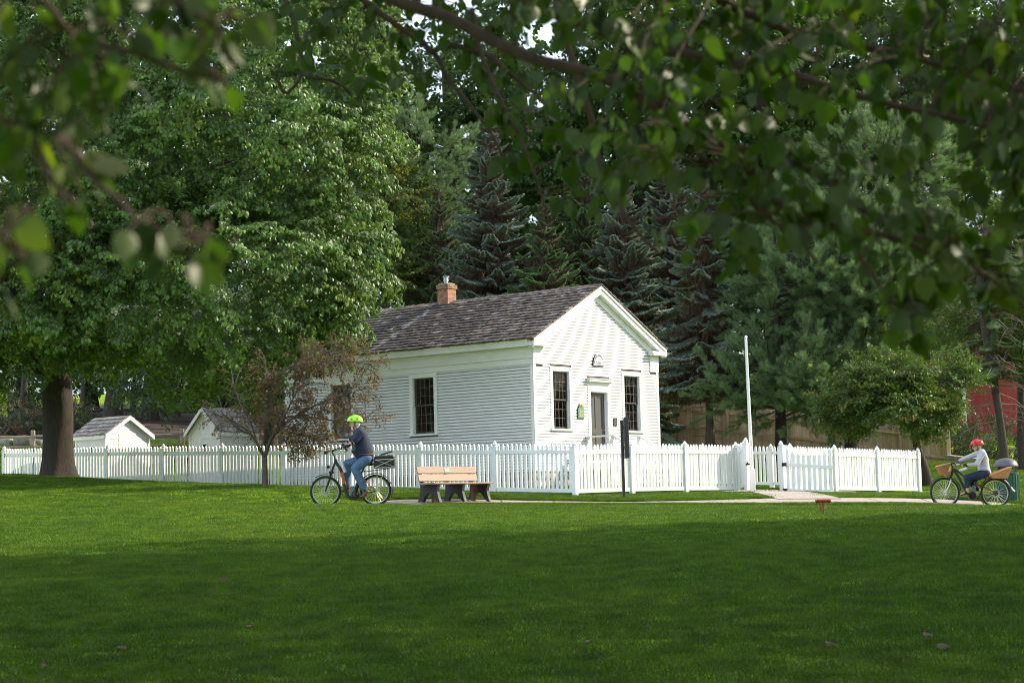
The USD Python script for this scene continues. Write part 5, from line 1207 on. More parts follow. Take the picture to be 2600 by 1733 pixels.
class FM:
    """Foliage mesh: leaves (wood 0) and twigs (wood 1)."""
    def __init__(self): self.m, self.w = MB(), []
    def add(self, v, f, wood=0.0): self.m.add(v, f); self.w.append(np.full(len(v), wood, np.float32)); return self
    def tube(self, pts, r, n=4): t = MB().tube(pts, r, n, caps=False).get(); return self.add(*t, 1.0)
    def write(self, path, mat_):
        v, f = self.m.get(); p = usdkit.mesh(stage, path, (v, f), MATS[mat_])
        UsdGeom.PrimvarsAPI(p).CreatePrimvar("wood", T.FloatArray, "vertex").Set(Vt.FloatArray.FromNumpy(np.concatenate(self.w))); return p.GetPrim()

def unit(r, n): v = r.normal(size=(n, 3)); return v / np.linalg.norm(v, axis=1, keepdims=True)

def leafy_twig(seed, ln=.9, n=60, leaf=.11, lw=.085, droop=.75, spread=.32, side=7, lobes=False, fold=.35):
    r = np.random.default_rng(seed); F = FM(); ax = np.array([[t * ln, 0, .10 * ln * math.sin(t * 2.4) - .22 * ln * t * t] for t in np.linspace(0, 1, 6)])
    F.tube(ax, np.linspace(.008, .003, 6)); pts = []
    for k in range(side):
        t = .15 + .8 * k / side; p = np.array([np.interp(t, np.linspace(0, 1, 6), ax[:, i]) for i in range(3)]); s = 1 if k % 2 else -1
        e = p + np.array([.30, s * .85, r.uniform(-.25, .25)]) * spread * (1.15 - .6 * t) * ln * 1.1; e[2] -= .05
        F.tube([p, (p + e) / 2 + [0, 0, .02], e], [.004, .003, .002], 3); pts += [p + (e - p) * u for u in r.uniform(.25, 1.05, int(n / (side + 2)))]
    pts += [np.array([np.interp(t, np.linspace(0, 1, 6), ax[:, i]) for i in range(3)]) for t in r.uniform(.3, 1.05, n - len(pts))]
    pts = np.array(pts) + r.normal(size=(len(pts), 3)) * .02; k = len(pts)
    d = unit(r, k) * .55 + np.array([.35, 0, -droop]); nn = unit(r, k) * .55 + np.array([.5, 0, .7])
    sz = leaf * r.uniform(.65, 1.2, k)
    v, f = leaves(pts, d, nn, sz, sz * lw / leaf, fold, .18, lobes); return F.add(v, f)

def needle_bough(seed, ln=2.5, w=.034, hang=70, dens=1.0):
    """A flat spruce bough along +x: rows of needled twiglets above, bare brown twigs hanging below."""
    r = np.random.default_rng(seed); F = FM()
    z = lambda t: -.05 * ln * math.sin(t * 2.2) - .06 * ln * t + .09 * ln * t ** 3
    F.tube([[t * ln, 0, z(t)] for t in np.linspace(0, .96, 7)], np.linspace(.022, .004, 7), 4)
    base, tipv, wid = [], [], []
    for t in np.arange(.16, 1.0, .032 / dens):
        for s in (-1, 1):
            l1 = (.52 * (1 - t) ** .8 + .10) * ln * .42 * r.uniform(.75, 1.15) * min(1, t * 3.2); a = math.radians(r.uniform(42, 62)); p = np.array([t * ln, 0, z(t)])
            e = p + np.array([math.cos(a), s * math.sin(a), -.10 + r.uniform(-.12, .10)]) * l1; base.append(p); tipv.append(e); wid.append(w)
            for u in np.arange(.3, 1.0, .16):
                for s2 in (-1, 1):
                    q = p + (e - p) * u; a2 = a + s2 * math.radians(40); l2 = l1 * .42 * (1.1 - u) + .05
                    base.append(q); tipv.append(q + np.array([math.cos(a2), s * math.sin(a2), r.uniform(-.30, .12)]) * l2); wid.append(w * .85)
    b, e, wd = np.array(base), np.array(tipv), np.array(wid)[:, None] * r.uniform(.7, 1.3, (len(base), 1)); d = e - b; L_ = np.linalg.norm(d, axis=1, keepdims=True); d /= L_
    s = np.cross(d, [0, 0, 1.0]); s /= np.linalg.norm(s, axis=1, keepdims=True) + 1e-9; u = np.cross(s, d)
    for ax_ in (s * .92 + u * .39, s * .39 - u * .92):
        m1 = b + d * L_ * .3; v = np.stack([b, m1 + ax_ * wd, b + d * L_ * .75 + ax_ * wd * .75, e + d * wd * .5, b + d * L_ * .75 - ax_ * wd * .75, m1 - ax_ * wd], 1).reshape(-1, 3); i = np.arange(len(b))[:, None] * 6
        F.add(v, np.concatenate([i + [0, 1, 2], i + [0, 2, 3], i + [0, 3, 4], i + [0, 4, 5]]))
    for k in range(hang):
        t = r.uniform(.03, .75); y = r.normal() * .10 * ln * (1 - t * .5); p = np.array([t * ln, y, z(t) - .02]); l_ = r.uniform(.15, .60) * (1.1 - t)
        q = p + np.array([r.normal() * .08, r.normal() * .08, -l_]); F.tube([p, (p + q) / 2 + r.normal(size=3) * .02, q], [.011, .009, .004], 3)
    return F

def pine_branch(seed, ln=1.5, tufts=20, nl=.15, per=34):
    r = np.random.default_rng(seed); F = FM(); F.tube([[t * ln, 0, .12 * ln * t * t] for t in np.linspace(0, 1, 5)], np.linspace(.02, .006, 5), 4)
    for k in range(tufts):
        t = r.uniform(.35, 1.0); p = np.array([t * ln, 0, .12 * ln * t * t]); e = p + np.array([.35, r.uniform(-1, 1) * .5 * (1.25 - t), r.uniform(-.05, .30)]) * .42 * ln
        F.tube([p, (p + e) / 2, e], [.007, .005, .004], 3); ax_ = e - p; ax_ /= np.linalg.norm(ax_); ax_[2] += .3
        c = e + r.normal(size=(per, 3)) * .03 - ax_ * r.uniform(0, .16, (per, 1)); d = unit(r, per) * .8 + ax_; d /= np.linalg.norm(d, axis=1, keepdims=True); s = np.cross(d, unit(r, per)); s /= np.linalg.norm(s, axis=1, keepdims=True)
        l_ = nl * r.uniform(.7, 1.15, (per, 1)); v = np.stack([c - s * .006, c + s * .006, c + d * l_], 1).reshape(-1, 3); i = np.arange(per)[:, None] * 3; F.add(v, i + [0, 1, 2])
    return F

def crown(tree, protos, mat_, pos, dirs, scales, seed, name="crown", rollsd=.5):
    """The crown of a tree: one instancer of leafy branches (positions relative to the tree's foot)."""
    r = np.random.default_rng(seed); pth = str(tree.GetPath()) + "/" + numbered(str(tree.GetPath()), name); pi = UsdGeom.PointInstancer.Define(stage, pth)
    tg = []
    for k, F in enumerate(protos): F.write(f"{pth}/branch_{k + 1:03d}", mat_); tg.append(f"{pth}/branch_{k + 1:03d}")
    pi.CreatePrototypesRel().SetTargets([Sdf.Path(t) for t in tg]); n = len(pos)
    pi.CreateProtoIndicesAttr(Vt.IntArray.FromNumpy(r.integers(0, len(protos), n).astype(np.int32)))
    pi.CreatePositionsAttr(Vt.Vec3fArray.FromNumpy(np.asarray(pos, np.float32))); q = quat_from(np.asarray(dirs, float), r.normal(size=n) * rollsd)
    pi.CreateOrientationsAttr(Vt.QuathArray([Gf.Quath(float(a), float(b), float(c), float(d)) for a, b, c, d in q]))
    sc = np.broadcast_to(np.asarray(scales, float).reshape(n, -1), (n, 3)); pi.CreateScalesAttr(Vt.Vec3fArray.FromNumpy(np.ascontiguousarray(sc, np.float32)))
    pi.GetPrim().SetCustomDataByKey("kind", "stuff"); return pi

def lobe_points(lobes, n, seed, depth=.55, thr=.36, freq=.55, back=.45, up=.25, droop=0.0):
    """Branch places on and inside ellipsoid lobes [(centre, radii)], denser near the surface, with gaps from noise; the far side is thinner."""
    r = np.random.default_rng(seed); P_, D_ = [], []; ws = np.array([b[0] * b[1] + b[1] * b[2] + b[0] * b[2] for _, b in lobes]); ws = ws / ws.sum()
    for (c, rad), w in zip(lobes, ws):
        k = int(n * w * 2.2) + 4; u = unit(r, k); rr = 1 - depth * r.random(k) ** 1.8; p = np.array(c) + u * rr[:, None] * np.array(rad)
        p += (meshkit.noise(p * .9, seed)[:, None] - .5) * u * np.array(rad) * .35
        ok = (meshkit.noise(p * freq, seed + 7) > thr) & ((u[:, 1] < .15) | (r.random(k) < back))
        for c2, r2 in lobes:
            if c2 is c: continue
            ok &= ~((((p - np.array(c2)) / (np.array(r2) * .8)) ** 2).sum(1) < 1)
        p, u = p[ok][:int(n * w) + 1], u[ok][:int(n * w) + 1]; P_.append(p); D_.append(u * [1, 1, .8] + [0, 0, up - droop] + unit(r, len(u)) * .45)
    return np.vstack(P_), np.vstack(D_)

def trunk_mesh(pts, radii, n=14, rough=.10, seed=0, flare=0.0, seg=24):
    c = spline(np.c_[np.asarray(pts, float), np.asarray(radii, float)], seg); p, rad = c[:, :3], np.maximum(c[:, 3], .004)
    v, f = MB().tube(p, rad, n).get(); k = len(p) * n; ring = v[:k].reshape(len(p), n, 3) - p[:, None]
    ang = np.arange(n) * 2 * np.pi / n; t = np.linspace(0, 1, len(p))
    ns = meshkit.noise(np.stack([np.broadcast_to(np.cos(ang) * 2.2, (len(p), n)), np.broadcast_to(np.sin(ang) * 2.2, (len(p), n)), np.broadcast_to(t[:, None] * 5, (len(p), n))], -1) + seed * 3.3, seed)
    s = 1 + rough * 2 * (ns - .5)
    if flare: s = s + flare * np.exp(-np.arange(len(p))[:, None] * 1.0 / 1.6) * (.7 + .6 * np.cos(ang * 4 + seed)[None, :])
    v[:k] = (p[:, None] + ring * s[..., None]).reshape(-1, 3); return v, f

def tree(name, label, cat, px, Y, base_py=None, group=None, xy=None):
    p = at(px, 1200, Y) if xy is None else np.array([*xy, 0.0]); return thing(name, label, cat, (p[0], p[1], float(gz(p[0], p[1])) - .05), 0, group), np.array([p[0], p[1], float(gz(p[0], p[1])) - .05])

# ------------------------------------------------------------------ the big maple at left
MP = [leafy_twig(s, 1.0, 100, .115, .088, .75, .36, 8, True) for s in (11, 12, 13, 14)]
mt, mo = tree("maple_tree", "big spreading green maple with a thick dark trunk at left before the picket fence", "tree", 149, 57.2)
R0 = 37.5 / FPX * 57.2
part(mt, "trunk", trunk_mesh([(0, 0, -.3), (0, 0, .12), (0, 0, .9), (-.02, 0, 2.2), (-.06, .05, 4.2), (.05, .2, 6.5)], [R0 * 1.6, R0 * 1.25, R0 * 1.04, R0, R0 * .96, R0 * .6], 26, .10, 1, .32, 30), "bark_brown", smooth=True)
def z_at(py, px, Y): return at(px, py, Y)[2]
rg = np.random.default_rng(21)
for k in range(13):
    a = rg.uniform(0, 2 * math.pi); ln = rg.uniform(4.5, 8.0); e = np.array([math.cos(a) * ln, math.sin(a) * ln * .8, rg.uniform(4.2, 10)]); s0 = np.array([0, .05, rg.uniform(2.8, 5.5)])
    m_ = (s0 + e) / 2 + [0, 0, .8]; part(mt, "limb", trunk_mesh([s0, m_ * .6 + s0 * .4, m_, e], [.20, .16, .11, .03], 9, .08, k, 0, 14), "bark_brown", smooth=True)
# crown given by what the photograph shows of its outline, as ellipsoid masses round the trunk
def L3(px, py, Y, rx, ry, rz): p = at(px, py, Y) - mo; return (p, (rx, ry, rz))
lob = [L3(500, 250, 55, 5.0, 4.5, 4.6), L3(180, 420, 54.5, 5.0, 4.5, 4.0), L3(715, 410, 55, 2.7, 3.2, 3.2), L3(740, 670, 54.5, 2.1, 2.6, 2.2), L3(520, 720, 53.5, 3.6, 3.2, 2.5), L3(150, 730, 54, 3.6, 3.4, 1.7),
       L3(680, 80, 57, 3.2, 4, 3.0), L3(100, 60, 56, 5, 4.5, 4.0), L3(800, 790, 54.5, 1.0, 1.4, 1.0), L3(650, 835, 54, 1.9, 1.8, .85), L3(420, 830, 53.8, 1.9, 1.8, .8), L3(-150, 500, 56, 4, 4, 5), L3(820, 550, 55.5, 1.4, 1.8, 1.6)]
P_, D_ = lobe_points(lob, 5200, 3, .5, .30, .6, .35, -.05, .25)
crown(mt, MP, "maple_leaf", P_, D_, np.random.default_rng(4).uniform(.75, 1.25, len(P_)), 5)
m2, m2o = tree("maple_tree", "green maple just beyond the left edge, one stout limb rising into the picture", "tree", -75, 58.5)
part(m2, "trunk", trunk_mesh([(0, 0, -.3), (0, 0, 1.0), (.1, 0, 3.6), (.3, 0, 7)], [.62, .45, .42, .3], 16, .1, 5, .3, 20), "bark_brown", smooth=True)
part(m2, "limb", trunk_mesh([at(-60, 960, 58.5) - m2o, at(10, 890, 57.5) - m2o, at(110, 795, 56) - m2o, at(220, 700, 55) - m2o], [.32, .27, .21, .1], 12, .1, 6, 0, 16), "bark_brown", smooth=True)
lob2 = [(at(-200, 500, 60) - m2o, (4, 4, 5)), (at(-120, 880, 58) - m2o, (1.8, 2, 1.2))]
P_, D_ = lobe_points(lob2, 500, 8, .5, .3, .6, .3, 0, .2); crown(m2, MP[:2], "maple_leaf", P_, D_, np.random.default_rng(5).uniform(.8, 1.2, len(P_)), 6)

# ------------------------------------------------------------------ conifers
SP_B = [needle_bough(s, 2.5, .044, 150, 1.25) for s in (31, 32, 33)]
def spruce(label, px, Y, top_py, r_base, mat_, seed, zlow=1.6, sparse=1.0, droop=.15, base_xy=None, hmin=None, bark="bark_grey", lean=0.0, asym=None):
    t, o = tree("spruce_tree", label, "tree", px, Y); H = z_at(top_py, px, Y) - o[2]; r = np.random.default_rng(seed)
    part(t, "trunk", trunk_mesh([(0, 0, -.2), (0, 0, .6), (lean * .5, 0, H * .5), (lean, 0, H * .98)], [.26, .20, .13, .02], 10, .1, seed, .15, 26), bark, smooth=True)
    P_, D_, S_ = [], [], []
    z = zlow
    while z < H - .15:
        f = (z - zlow * .0) / H; R = r_base * (1 - f) ** .85 + .18; k = max(4, int((8.5 + r.random() * 2) * sparse * (1 - .25 * f)))
        a0 = r.random() * 6.28
        for i in range(k):
            a = a0 + 2 * math.pi * i / k + r.normal() * .25; l_ = R * r.uniform(.55, 1.28)
            if asym is not None: l_ *= 1 + asym * math.cos(a)
            pit = -droop + .55 * f ** 1.5 + r.normal() * .16; zz = z + r.normal() * .16
            P_.append((lean * f, 0, zz)); D_.append((math.cos(a) * math.cos(pit), math.sin(a) * math.cos(pit), math.sin(pit))); S_.append((l_ / 2.5, l_ / 2.5 * r.uniform(.9, 1.2) + .10, l_ / 2.5 + .25))
        z += (.24 + .08 * r.random()) * (1 if sparse >= 1 else 1.25)
    crown(t, SP_B, mat_, P_, D_, np.array(S_), seed, rollsd=.30)
    if zlow > 1.2:
        m = MB()
        for k in range(46):
            a = r.uniform(0, 6.28); l_ = r.uniform(.5, 1.6); z = r.uniform(.5, zlow + 2.5); e = np.array([math.cos(a) * l_, math.sin(a) * l_, z - r.uniform(.1, .5)]); m.tube([(0, 0, z), e * .5 + np.array([0, 0, z * .5 + .1]), e], [.016, .010, .004], 4, caps=False)
            for q in range(4): b = np.array([0, 0, z]) + (e - [0, 0, z]) * r.uniform(.4, 1); m.tube([b, b + r.normal(size=3) * .14 - [0, 0, .2]], [.005, .002], 3, caps=False)
        part(t, "dead_twigs", m, "dead_twig", kind="stuff")
    return t
spruce("tall blue spruce rising behind the chimney, broad and layered", 1262, 80, 285, 3.1, "blue_needle", 41, 1.5, 1.15)
spruce("green spruce behind the roof ridge, shorter than the blue spruce beside it", 1400, 76.5, 500, 2.9, "green_needle", 42, 1.4, 1.15)
spruce("blue spruce directly behind the gable peak of the schoolhouse", 1600, 81, 400, 3.0, "blue_needle", 43, 1.4, 1.1)
spruce("blue spruce with layered drooping boughs and bare lower trunk right of the schoolhouse", 1806, 75, 440, 3.15, "blue_needle", 44, 3.0, .82, .20)
spruce("dark green spruce filling the gap left of the blue spruce", 1130, 86, 470, 2.6, "green_needle", 45, 1.4, 1.1)
spruce("dark spruce standing far back between the gable and the tall spruce", 1500, 92, 360, 3.4, "green_needle", 46, 1.4, 1.1)
spruce("bluish spruce half hidden behind the layered spruce at right", 1720, 88, 330, 3.2, "blue_needle", 47, 1.4, 1.0)
PB = [pine_branch(s) for s in (51, 52, 53)]
def pine(label, px, Y, lobes, seed, n, top_py, leanx=0.0, r0=.24):
    t, o = tree("pine_tree", label, "tree", px, Y); H = z_at(top_py, px, Y) - o[2]
    part(t, "trunk", trunk_mesh([(0, 0, -.2), (0, 0, .8), (leanx * .5, 0, H * .5), (leanx, 0, H * .96)], [r0 * 1.25, r0, r0 * .7, .04], 12, .1, seed, .15, 24), "bark_brown", smooth=True)
    lob = [(at(a, b, c) - o, d) for a, b, c, d in lobes]; r = np.random.default_rng(seed)
    m = MB()
    for c, rd in lob:
        for q in range(3): e = np.array(c) + r.normal(size=3) * np.array(rd) * .4; s0 = np.array([leanx * e[2] / H, 0, max(.8, e[2] - .5)]); m.tube([s0, (s0 + e) / 2 + [0, 0, .1], e], [.05, .035, .015], 5, caps=False)
    part(t, "limbs", m, "bark_grey", kind="stuff")
    P_, D_ = lobe_points(lob, n, seed, .6, .30, .8, .35, .12); crown(t, PB, "pine_needle", P_, D_, r.uniform(.7, 1.15, len(P_)), seed)
    return t
pine("soft green white pine in layered clumps right of the flagpole", 1988, 74, [(1930, 1000, 73, (1.5, 1.2, .50)), (2080, 1020, 72.5, (2.1, 1.3, .5)), (2000, 930, 73, (1.7, 1.5, .55)), (2130, 960, 73, (1.7, 1.3, .5)), (1990, 800, 74, (1.4, 1.3, .9)), (2090, 720, 74, (2.3, 1.8, .95)), (2200, 760, 74, (1.9, 1.6, .9)), (2060, 640, 75, (1.8, 1.6, .9)), (2180, 640, 75, (2, 1.6, 1))], 61, 900, 560)
pine("second white pine with its trunk before the board fence, right of the first", 2165, 75.5, [(2180, 860, 75, (2.4, 1.8, 1.0)), (2280, 800, 75.5, (2.2, 1.8, 1.1)), (2270, 930, 75, (1.8, 1.5, .8)), (2230, 690, 76, (2.2, 1.8, 1.2)), (2170, 560, 77, (2.4, 2, 1.4)), (2250, 430, 77, (2.3, 2, 1.6))], 62, 700, 330)
pine("dark pine at left of the spruces behind the schoolhouse roof", 1062, 90, [(1060, 430, 90, (1.9, 1.8, 1.8)), (1050, 560, 90, (2.2, 2, 1.6)), (1085, 680, 89, (2.4, 2, 1.5)), (1010, 640, 90, (1.8, 1.6, 1.4)), (1070, 790, 89, (2.4, 1.8, 1.2)), (980, 740, 89, (1.6, 1.4, 1.0))], 63, 620, 350)
# bare dying spruce before the barn
t, o = tree("spruce_tree", "dying spruce with bare grey branches standing before the red barn", "tree", 2551, 67)
H = z_at(560, 2530, 67) - o[2]; lx = (at(2528, 1000, 67) - o)[0]
part(t, "trunk", trunk_mesh([(0, 0, -.2), (0, 0, .7), (lx, 0, 2.9), (lx * 1.1, 0, H)], [.24, .165, .13, .03], 12, .12, 71, .25, 24), "bark_brown", smooth=True)
r = np.random.default_rng(72)
for k in range(58):
    z = r.uniform(1.7, H - .5); a = r.uniform(0, 6.28); l_ = r.uniform(1.0, 2.3) * (1 - .4 * z / H); s0 = np.array([lx * min(1.4, z / 2.9), 0, z]); e = s0 + [math.cos(a) * l_, math.sin(a) * l_, -r.uniform(.15, .8)]; m = MB().tube([s0, (s0 + e) / 2 + [0, 0, .14], e], [.022, .014, .005], 5, caps=False)
    for q in range(9): b = s0 + (e - s0) * r.uniform(.3, 1); b2 = b + r.normal(size=3) * .25 - [0, 0, .15]; m.tube([b, (b + b2) / 2 + [0, 0, .05], b2], [.008, .006, .003], 3, caps=False)
    part(t, "bare_branch", m, "dead_twig")
P_ = [np.array([lx, 0, z]) for z in r.uniform(3.4, H, 60)]; D_ = unit(r, 60) * [1, 1, .2] - [0, 0, .25]; crown(t, SP_B[:1], "green_needle", P_, D_, r.uniform(.35, .8, 60), 73, "green_boughs", .1)

# ------------------------------------------------------------------ broadleaved trees
BP = [leafy_twig(s, 1.1, 70, .14, .085, .45, .36, 8) for s in (81, 82, 83)]
SM = [leafy_twig(s, .7, 80, .075, .05, .3, .40, 8) for s in (84, 85, 86)]
DK = [leafy_twig(s, 2.0, 90, .30, .20, .45, .36, 9) for s in (87, 88)]
def broad(name, label, px, Y, lobes, protos, mat_, n, seed, trunk=None, r0=.2, thr=.34, freq=.6, back=.35, sc=(.8, 1.2), bark="bark_brown", group=None, xy=None, limbs=5, depth=.55):
    t, o = tree(name, label, "tree", px, Y, group=group, xy=xy); lob = [(at(a, b, c) - o, d) if xy is None else (np.array((a, b, c), float) - [0, 0, 0], d) for a, b, c, d in lobes]
    zt = max(c[2] for c, _ in lob); tp = trunk or [(0, 0, -.2), (0, 0, 1), (.1, 0, zt * .5), (.0, 0, zt)]
    part(t, "trunk", trunk_mesh(tp, np.linspace(1.15, .25, len(tp)) * r0, 12, .1, seed, .2, 20), bark, smooth=True); r = np.random.default_rng(seed)
    s0 = np.array(tp[-2])
    for k in range(limbs): c, rd = lob[k % len(lob)]; e = np.array(c) + r.normal(size=3) * np.array(rd) * .35; part(t, "limb", trunk_mesh([s0, s0 * .5 + e * .5 + [0, 0, .2], e * .8 + s0 * .2, e], [r0 * .5, r0 * .35, r0 * .22, .02], 7, .08, k, 0, 10), bark, smooth=True)
    P_, D_ = lobe_points(lob, n, seed, depth, thr, freq, back, .15); crown(t, protos, mat_, P_, D_, r.uniform(*sc, len(P_)), seed); return t
broad("broadleaf_tree", "tall dark tree behind the spruces with sky showing through its thin top", 1090, 104, [(1060, 210, 104, (3.2, 3, 2.6)), (1180, 270, 104, (3.0, 3, 2.4)), (1000, 290, 104, (2.2, 2, 1.8)), (1290, 330, 105, (2.8, 2.6, 2.6)), (1130, 380, 104, (3, 3, 2.2)), (1380, 330, 106, (2.4, 2.4, 2.6)), (1240, 150, 105, (2.6, 2.6, 1.8))], DK, "dark_leaf", 330, 91, None, .35, .40, .45, .3, (.5, .85))
broad("broadleaf_tree", "yellow-green tree peeping out between the maple and the pine behind the roof", 985, 88, [(985, 520, 88, (1.6, 1.6, 1.4)), (1000, 640, 87.5, (1.8, 1.6, 1.6)), (985, 740, 87, (1.6, 1.6, 1.0)), (960, 440, 88, (1.1, 1.2, .8))], BP, "bright_leaf", 420, 92, None, .2, .30, .7, .4, (.8, 1.2))
broad("crabapple_tree", "small leaning crabapple with yellowing leaves at the end of the picket fence", 2352, 61.5, [(2190, 1015, 61, (1.0, .9, .45)), (2250, 965, 61.3, (1.2, 1.1, .42)), (2345, 950, 61.5, (1.0, 1.0, .5)), (2280, 1050, 60.8, (1.3, 1.1, .42)), (2350, 1045, 61, (.7, .8, .32)), (2125, 1060, 61, (.5, .6, .25)), (2430, 990, 61.5, (.45, .6, .25))], SM, "crab_leaf", 800, 93,
      [(0, 0, -.2), (-.08, 0, .6), (-.28, 0, 1.5), (-.2, 0, 2.4), (-.1, 0, 3.4)], .17, .45, .8, .5, (.8, 1.3), limbs=8)
broad("broadleaf_tree", "yellow-green tree at the right edge above the barn", 2600, 70, [(2520, 800, 70, (1.7, 1.5, 1.3)), (2470, 880, 69.5, (1.2, 1.2, .8)), (2600, 740, 70, (1.8, 1.6, 1.4)), (2620, 860, 70, (1.6, 1.4, .9)), (2440, 780, 70, (1.1, 1.1, .8))], SM, "crab_leaf", 560, 94, None, .18, .36, .8, .4, (.9, 1.4))
broad("oak_tree", "bluish-green oak hanging low under the maple behind the outhouses", 690, 71, [(560, 930, 69, (2.4, 1.8, .8)), (440, 960, 68.5, (1.4, 1.2, .5)), (660, 960, 69, (1.7, 1.5, .55)), (350, 940, 69, (1.2, 1.2, .7)), (540, 850, 70, (3, 2.2, 1.2)), (720, 880, 70, (2.0, 1.8, 1.2)), (460, 1010, 68, (.7, .7, .35)), (560, 1000, 68.3, (.8, .7, .4))], BP, "oak_leaf", 620, 95, None, .26, .34, .9, .4, (.8, 1.15))
broad("oak_tree", "dark wide trunk at the far right edge before the barn", 2612, 82, [(2640, 820, 82, (2.6, 2.4, 1.4)), (2560, 700, 83, (2.6, 2.4, 2)), (2700, 650, 83, (3, 2.6, 2.4))], DK, "dark_leaf", 90, 96, [(0, 0, -.3), (0, 0, .5), (0, 0, 1.6), (-.1, 0, 5), (-.1, 0, 9)], .52, .36, .5, .4, (.5, .8))
# dark wood behind: tree by tree
r = np.random.default_rng(97); k = 0
WOOD = [(-120, 96, 7), (60, 104, 7), (230, 94, 6), (400, 106, 7.5), (560, 97, 6.5), (720, 108, 7), (880, 101, 5.5), (1150, 112, 5.0), (1330, 114, 5.0), (1480, 112, 6.5), (1640, 104, 6.5), (1800, 110, 7), (1960, 100, 6.5), (2120, 112, 7), (2290, 102, 6.5), (2450, 114, 7), (2620, 118, 7)]
labs = ["dark leafy tree in the wood at left, first from the left edge", "dark leafy tree behind the trunk of the big maple", "dark tree above the left outhouse", "dark tree between the two outhouses on the bank", "dark tree above the right outhouse", "dark tree on the bank left of the schoolhouse", "dark tree behind the far end of the schoolhouse", "dark low tree far behind the pine left of the spruces", "dark low tree far behind the tall blue spruce", "dark tall tree behind the spruces over the gable", "dark tall tree right of the gable peak", "dark tall tree behind the layered blue spruce", "dark tall tree behind the flagpole", "dark tall tree behind the white pines", "dark tall tree over the crabapple", "dark tall tree left of the barn corner", "dark tall tree at the right edge behind the barn"]
for (px, Y, rw), lab in zip(WOOD, labs):
    o = at(px, 1200, Y); g0_ = float(gz(o[0], o[1])); lo = (2.6 if px < 900 else 5.2) if px < 2400 else 7.5; top = 17 if 1100 < px < 1400 else 27
    lbs = []
    for q in range(9):
        z = lo + (top - 1 - lo) * (q + .5) / 9 + r.uniform(-1, 1); wq = rw * (.35 + .65 * math.sin(math.pi * min(1, (z / 27) ** .8))); lbs.append(((r.uniform(-.45, .45) * rw * .5, r.uniform(-1, 1), z), (wq * (.62 if px < 1450 else .8), wq * .6, 2.4)))
    t, oo = tree("broadleaf_tree", lab, "tree", px, Y); part(t, "trunk", trunk_mesh([(0, 0, -.3), (0, 0, 1.2), (.2, 0, 7), (0, 0, 20)], [.5, .36, .3, .08], 12, .1, k, .2, 18), "bark_brown", smooth=True)
    P_, D_ = lobe_points(lbs, 420 if px < 1450 else 800, 200 + k, .7, .24, .35, .25, .1); crown(t, DK, "dark_leaf", P_, D_, r.uniform(.65, 1.1, len(P_)), 300 + k); k += 1
# bare understorey trunks under the maple
for k, (px, Y, w) in enumerate(((290, 83, .42), (384, 84, .36), (215, 86, .2), (340, 88, .14), (60, 80, .2), (448, 88, .22), (615, 82, .24))):
    lab = ["thick dark trunk above the left outhouse roof", "dark trunk between the outhouses on the bank", "thin dark leaning trunk right of the maple", "slim dark pole trunk on the bank", "dark trunk at the left edge above the split rails", "dark trunk just left of the right outhouse", "grey trunk beside the far corner of the schoolhouse"][k]
    broad("broadleaf_tree", lab, px, Y, [(px, 870, Y, (2.2, 2, 1.3)), (px + 40, 780, Y, (2.6, 2.2, 1.6))], DK, "dark_leaf", 46, 400 + k, None, w, .3, .5, .4, (.45, .7), limbs=2)
# low brush and shrubs on the bank
def shrub(label, px, py, Y, rx, ry, rz, n, seed, mat_="shrub_leaf", group=None):
    p = at(px, py, Y); g_ = float(gz(p[0], p[1])); t = thing("shrub", label, "shrub", (p[0], p[1], g_), 0, group); P_, D_ = lobe_points([((0, 0, rz * .55), (rx, ry, rz))], n, seed, .8, .2, 1.2, .5, .3)
    P_[:, 2] = np.abs(P_[:, 2]); crown(t, SM[:2], mat_, P_, D_, np.random.default_rng(seed).uniform(.7, 1.2, len(P_)), seed, "foliage"); m = MB()
    for k in range(5): e = P_[k * 3 % len(P_)]; m.tube([(0, 0, -.05), e * .5, e], [.02, .014, .006], 5, caps=False)
    part(t, "stems", m, "bark_twig"); return t
shrub("dark green brush on the bank left of the maple trunk", 60, 1080, 77, 2.6, 1.6, .8, 150, 501)
shrub("tall dark brush at the top of the bank, at the left edge", 20, 1040, 93, 3.2, 1.6, 2.0, 170, 506)
shrub("tall dark brush at the top of the bank, left of the maple trunk", 95, 1042, 94, 2.6, 1.6, 1.8, 150, 507)
shrub("low dark brush on the bank right behind the maple trunk", 175, 1085, 76, 1.4, 1.0, .6, 80, 502)
shrub("clipped dark bush before the barn railing, behind the red helmet", 2500, 1150, 88, 1.25, 1.0, .85, 130, 503)
shrub("reddish dark bush left of the clipped bush by the railing", 2436, 1156, 86, .9, .8, .62, 90, 504)
shrub("low green brush by the roots of the right-hand oak", 2590, 1150, 78, 1.0, .7, .35, 50, 505)
# mulch bed behind the outhouses
bx_, by_ = np.meshgrid(np.arange(-16, -5, .7), np.arange(74, 81, .7), indexing="ij"); 
part(None, "mulch_bed", grid_mesh(np.arange(-30, -1.5, .7), np.arange(74, 96, .7), lambda X, Y: gz(X, Y) + .05 - .05 * (((X + 15.7) / 14) ** 6 + ((Y - 85) / 11) ** 6)), "mulch", smooth=True, kind="structure")

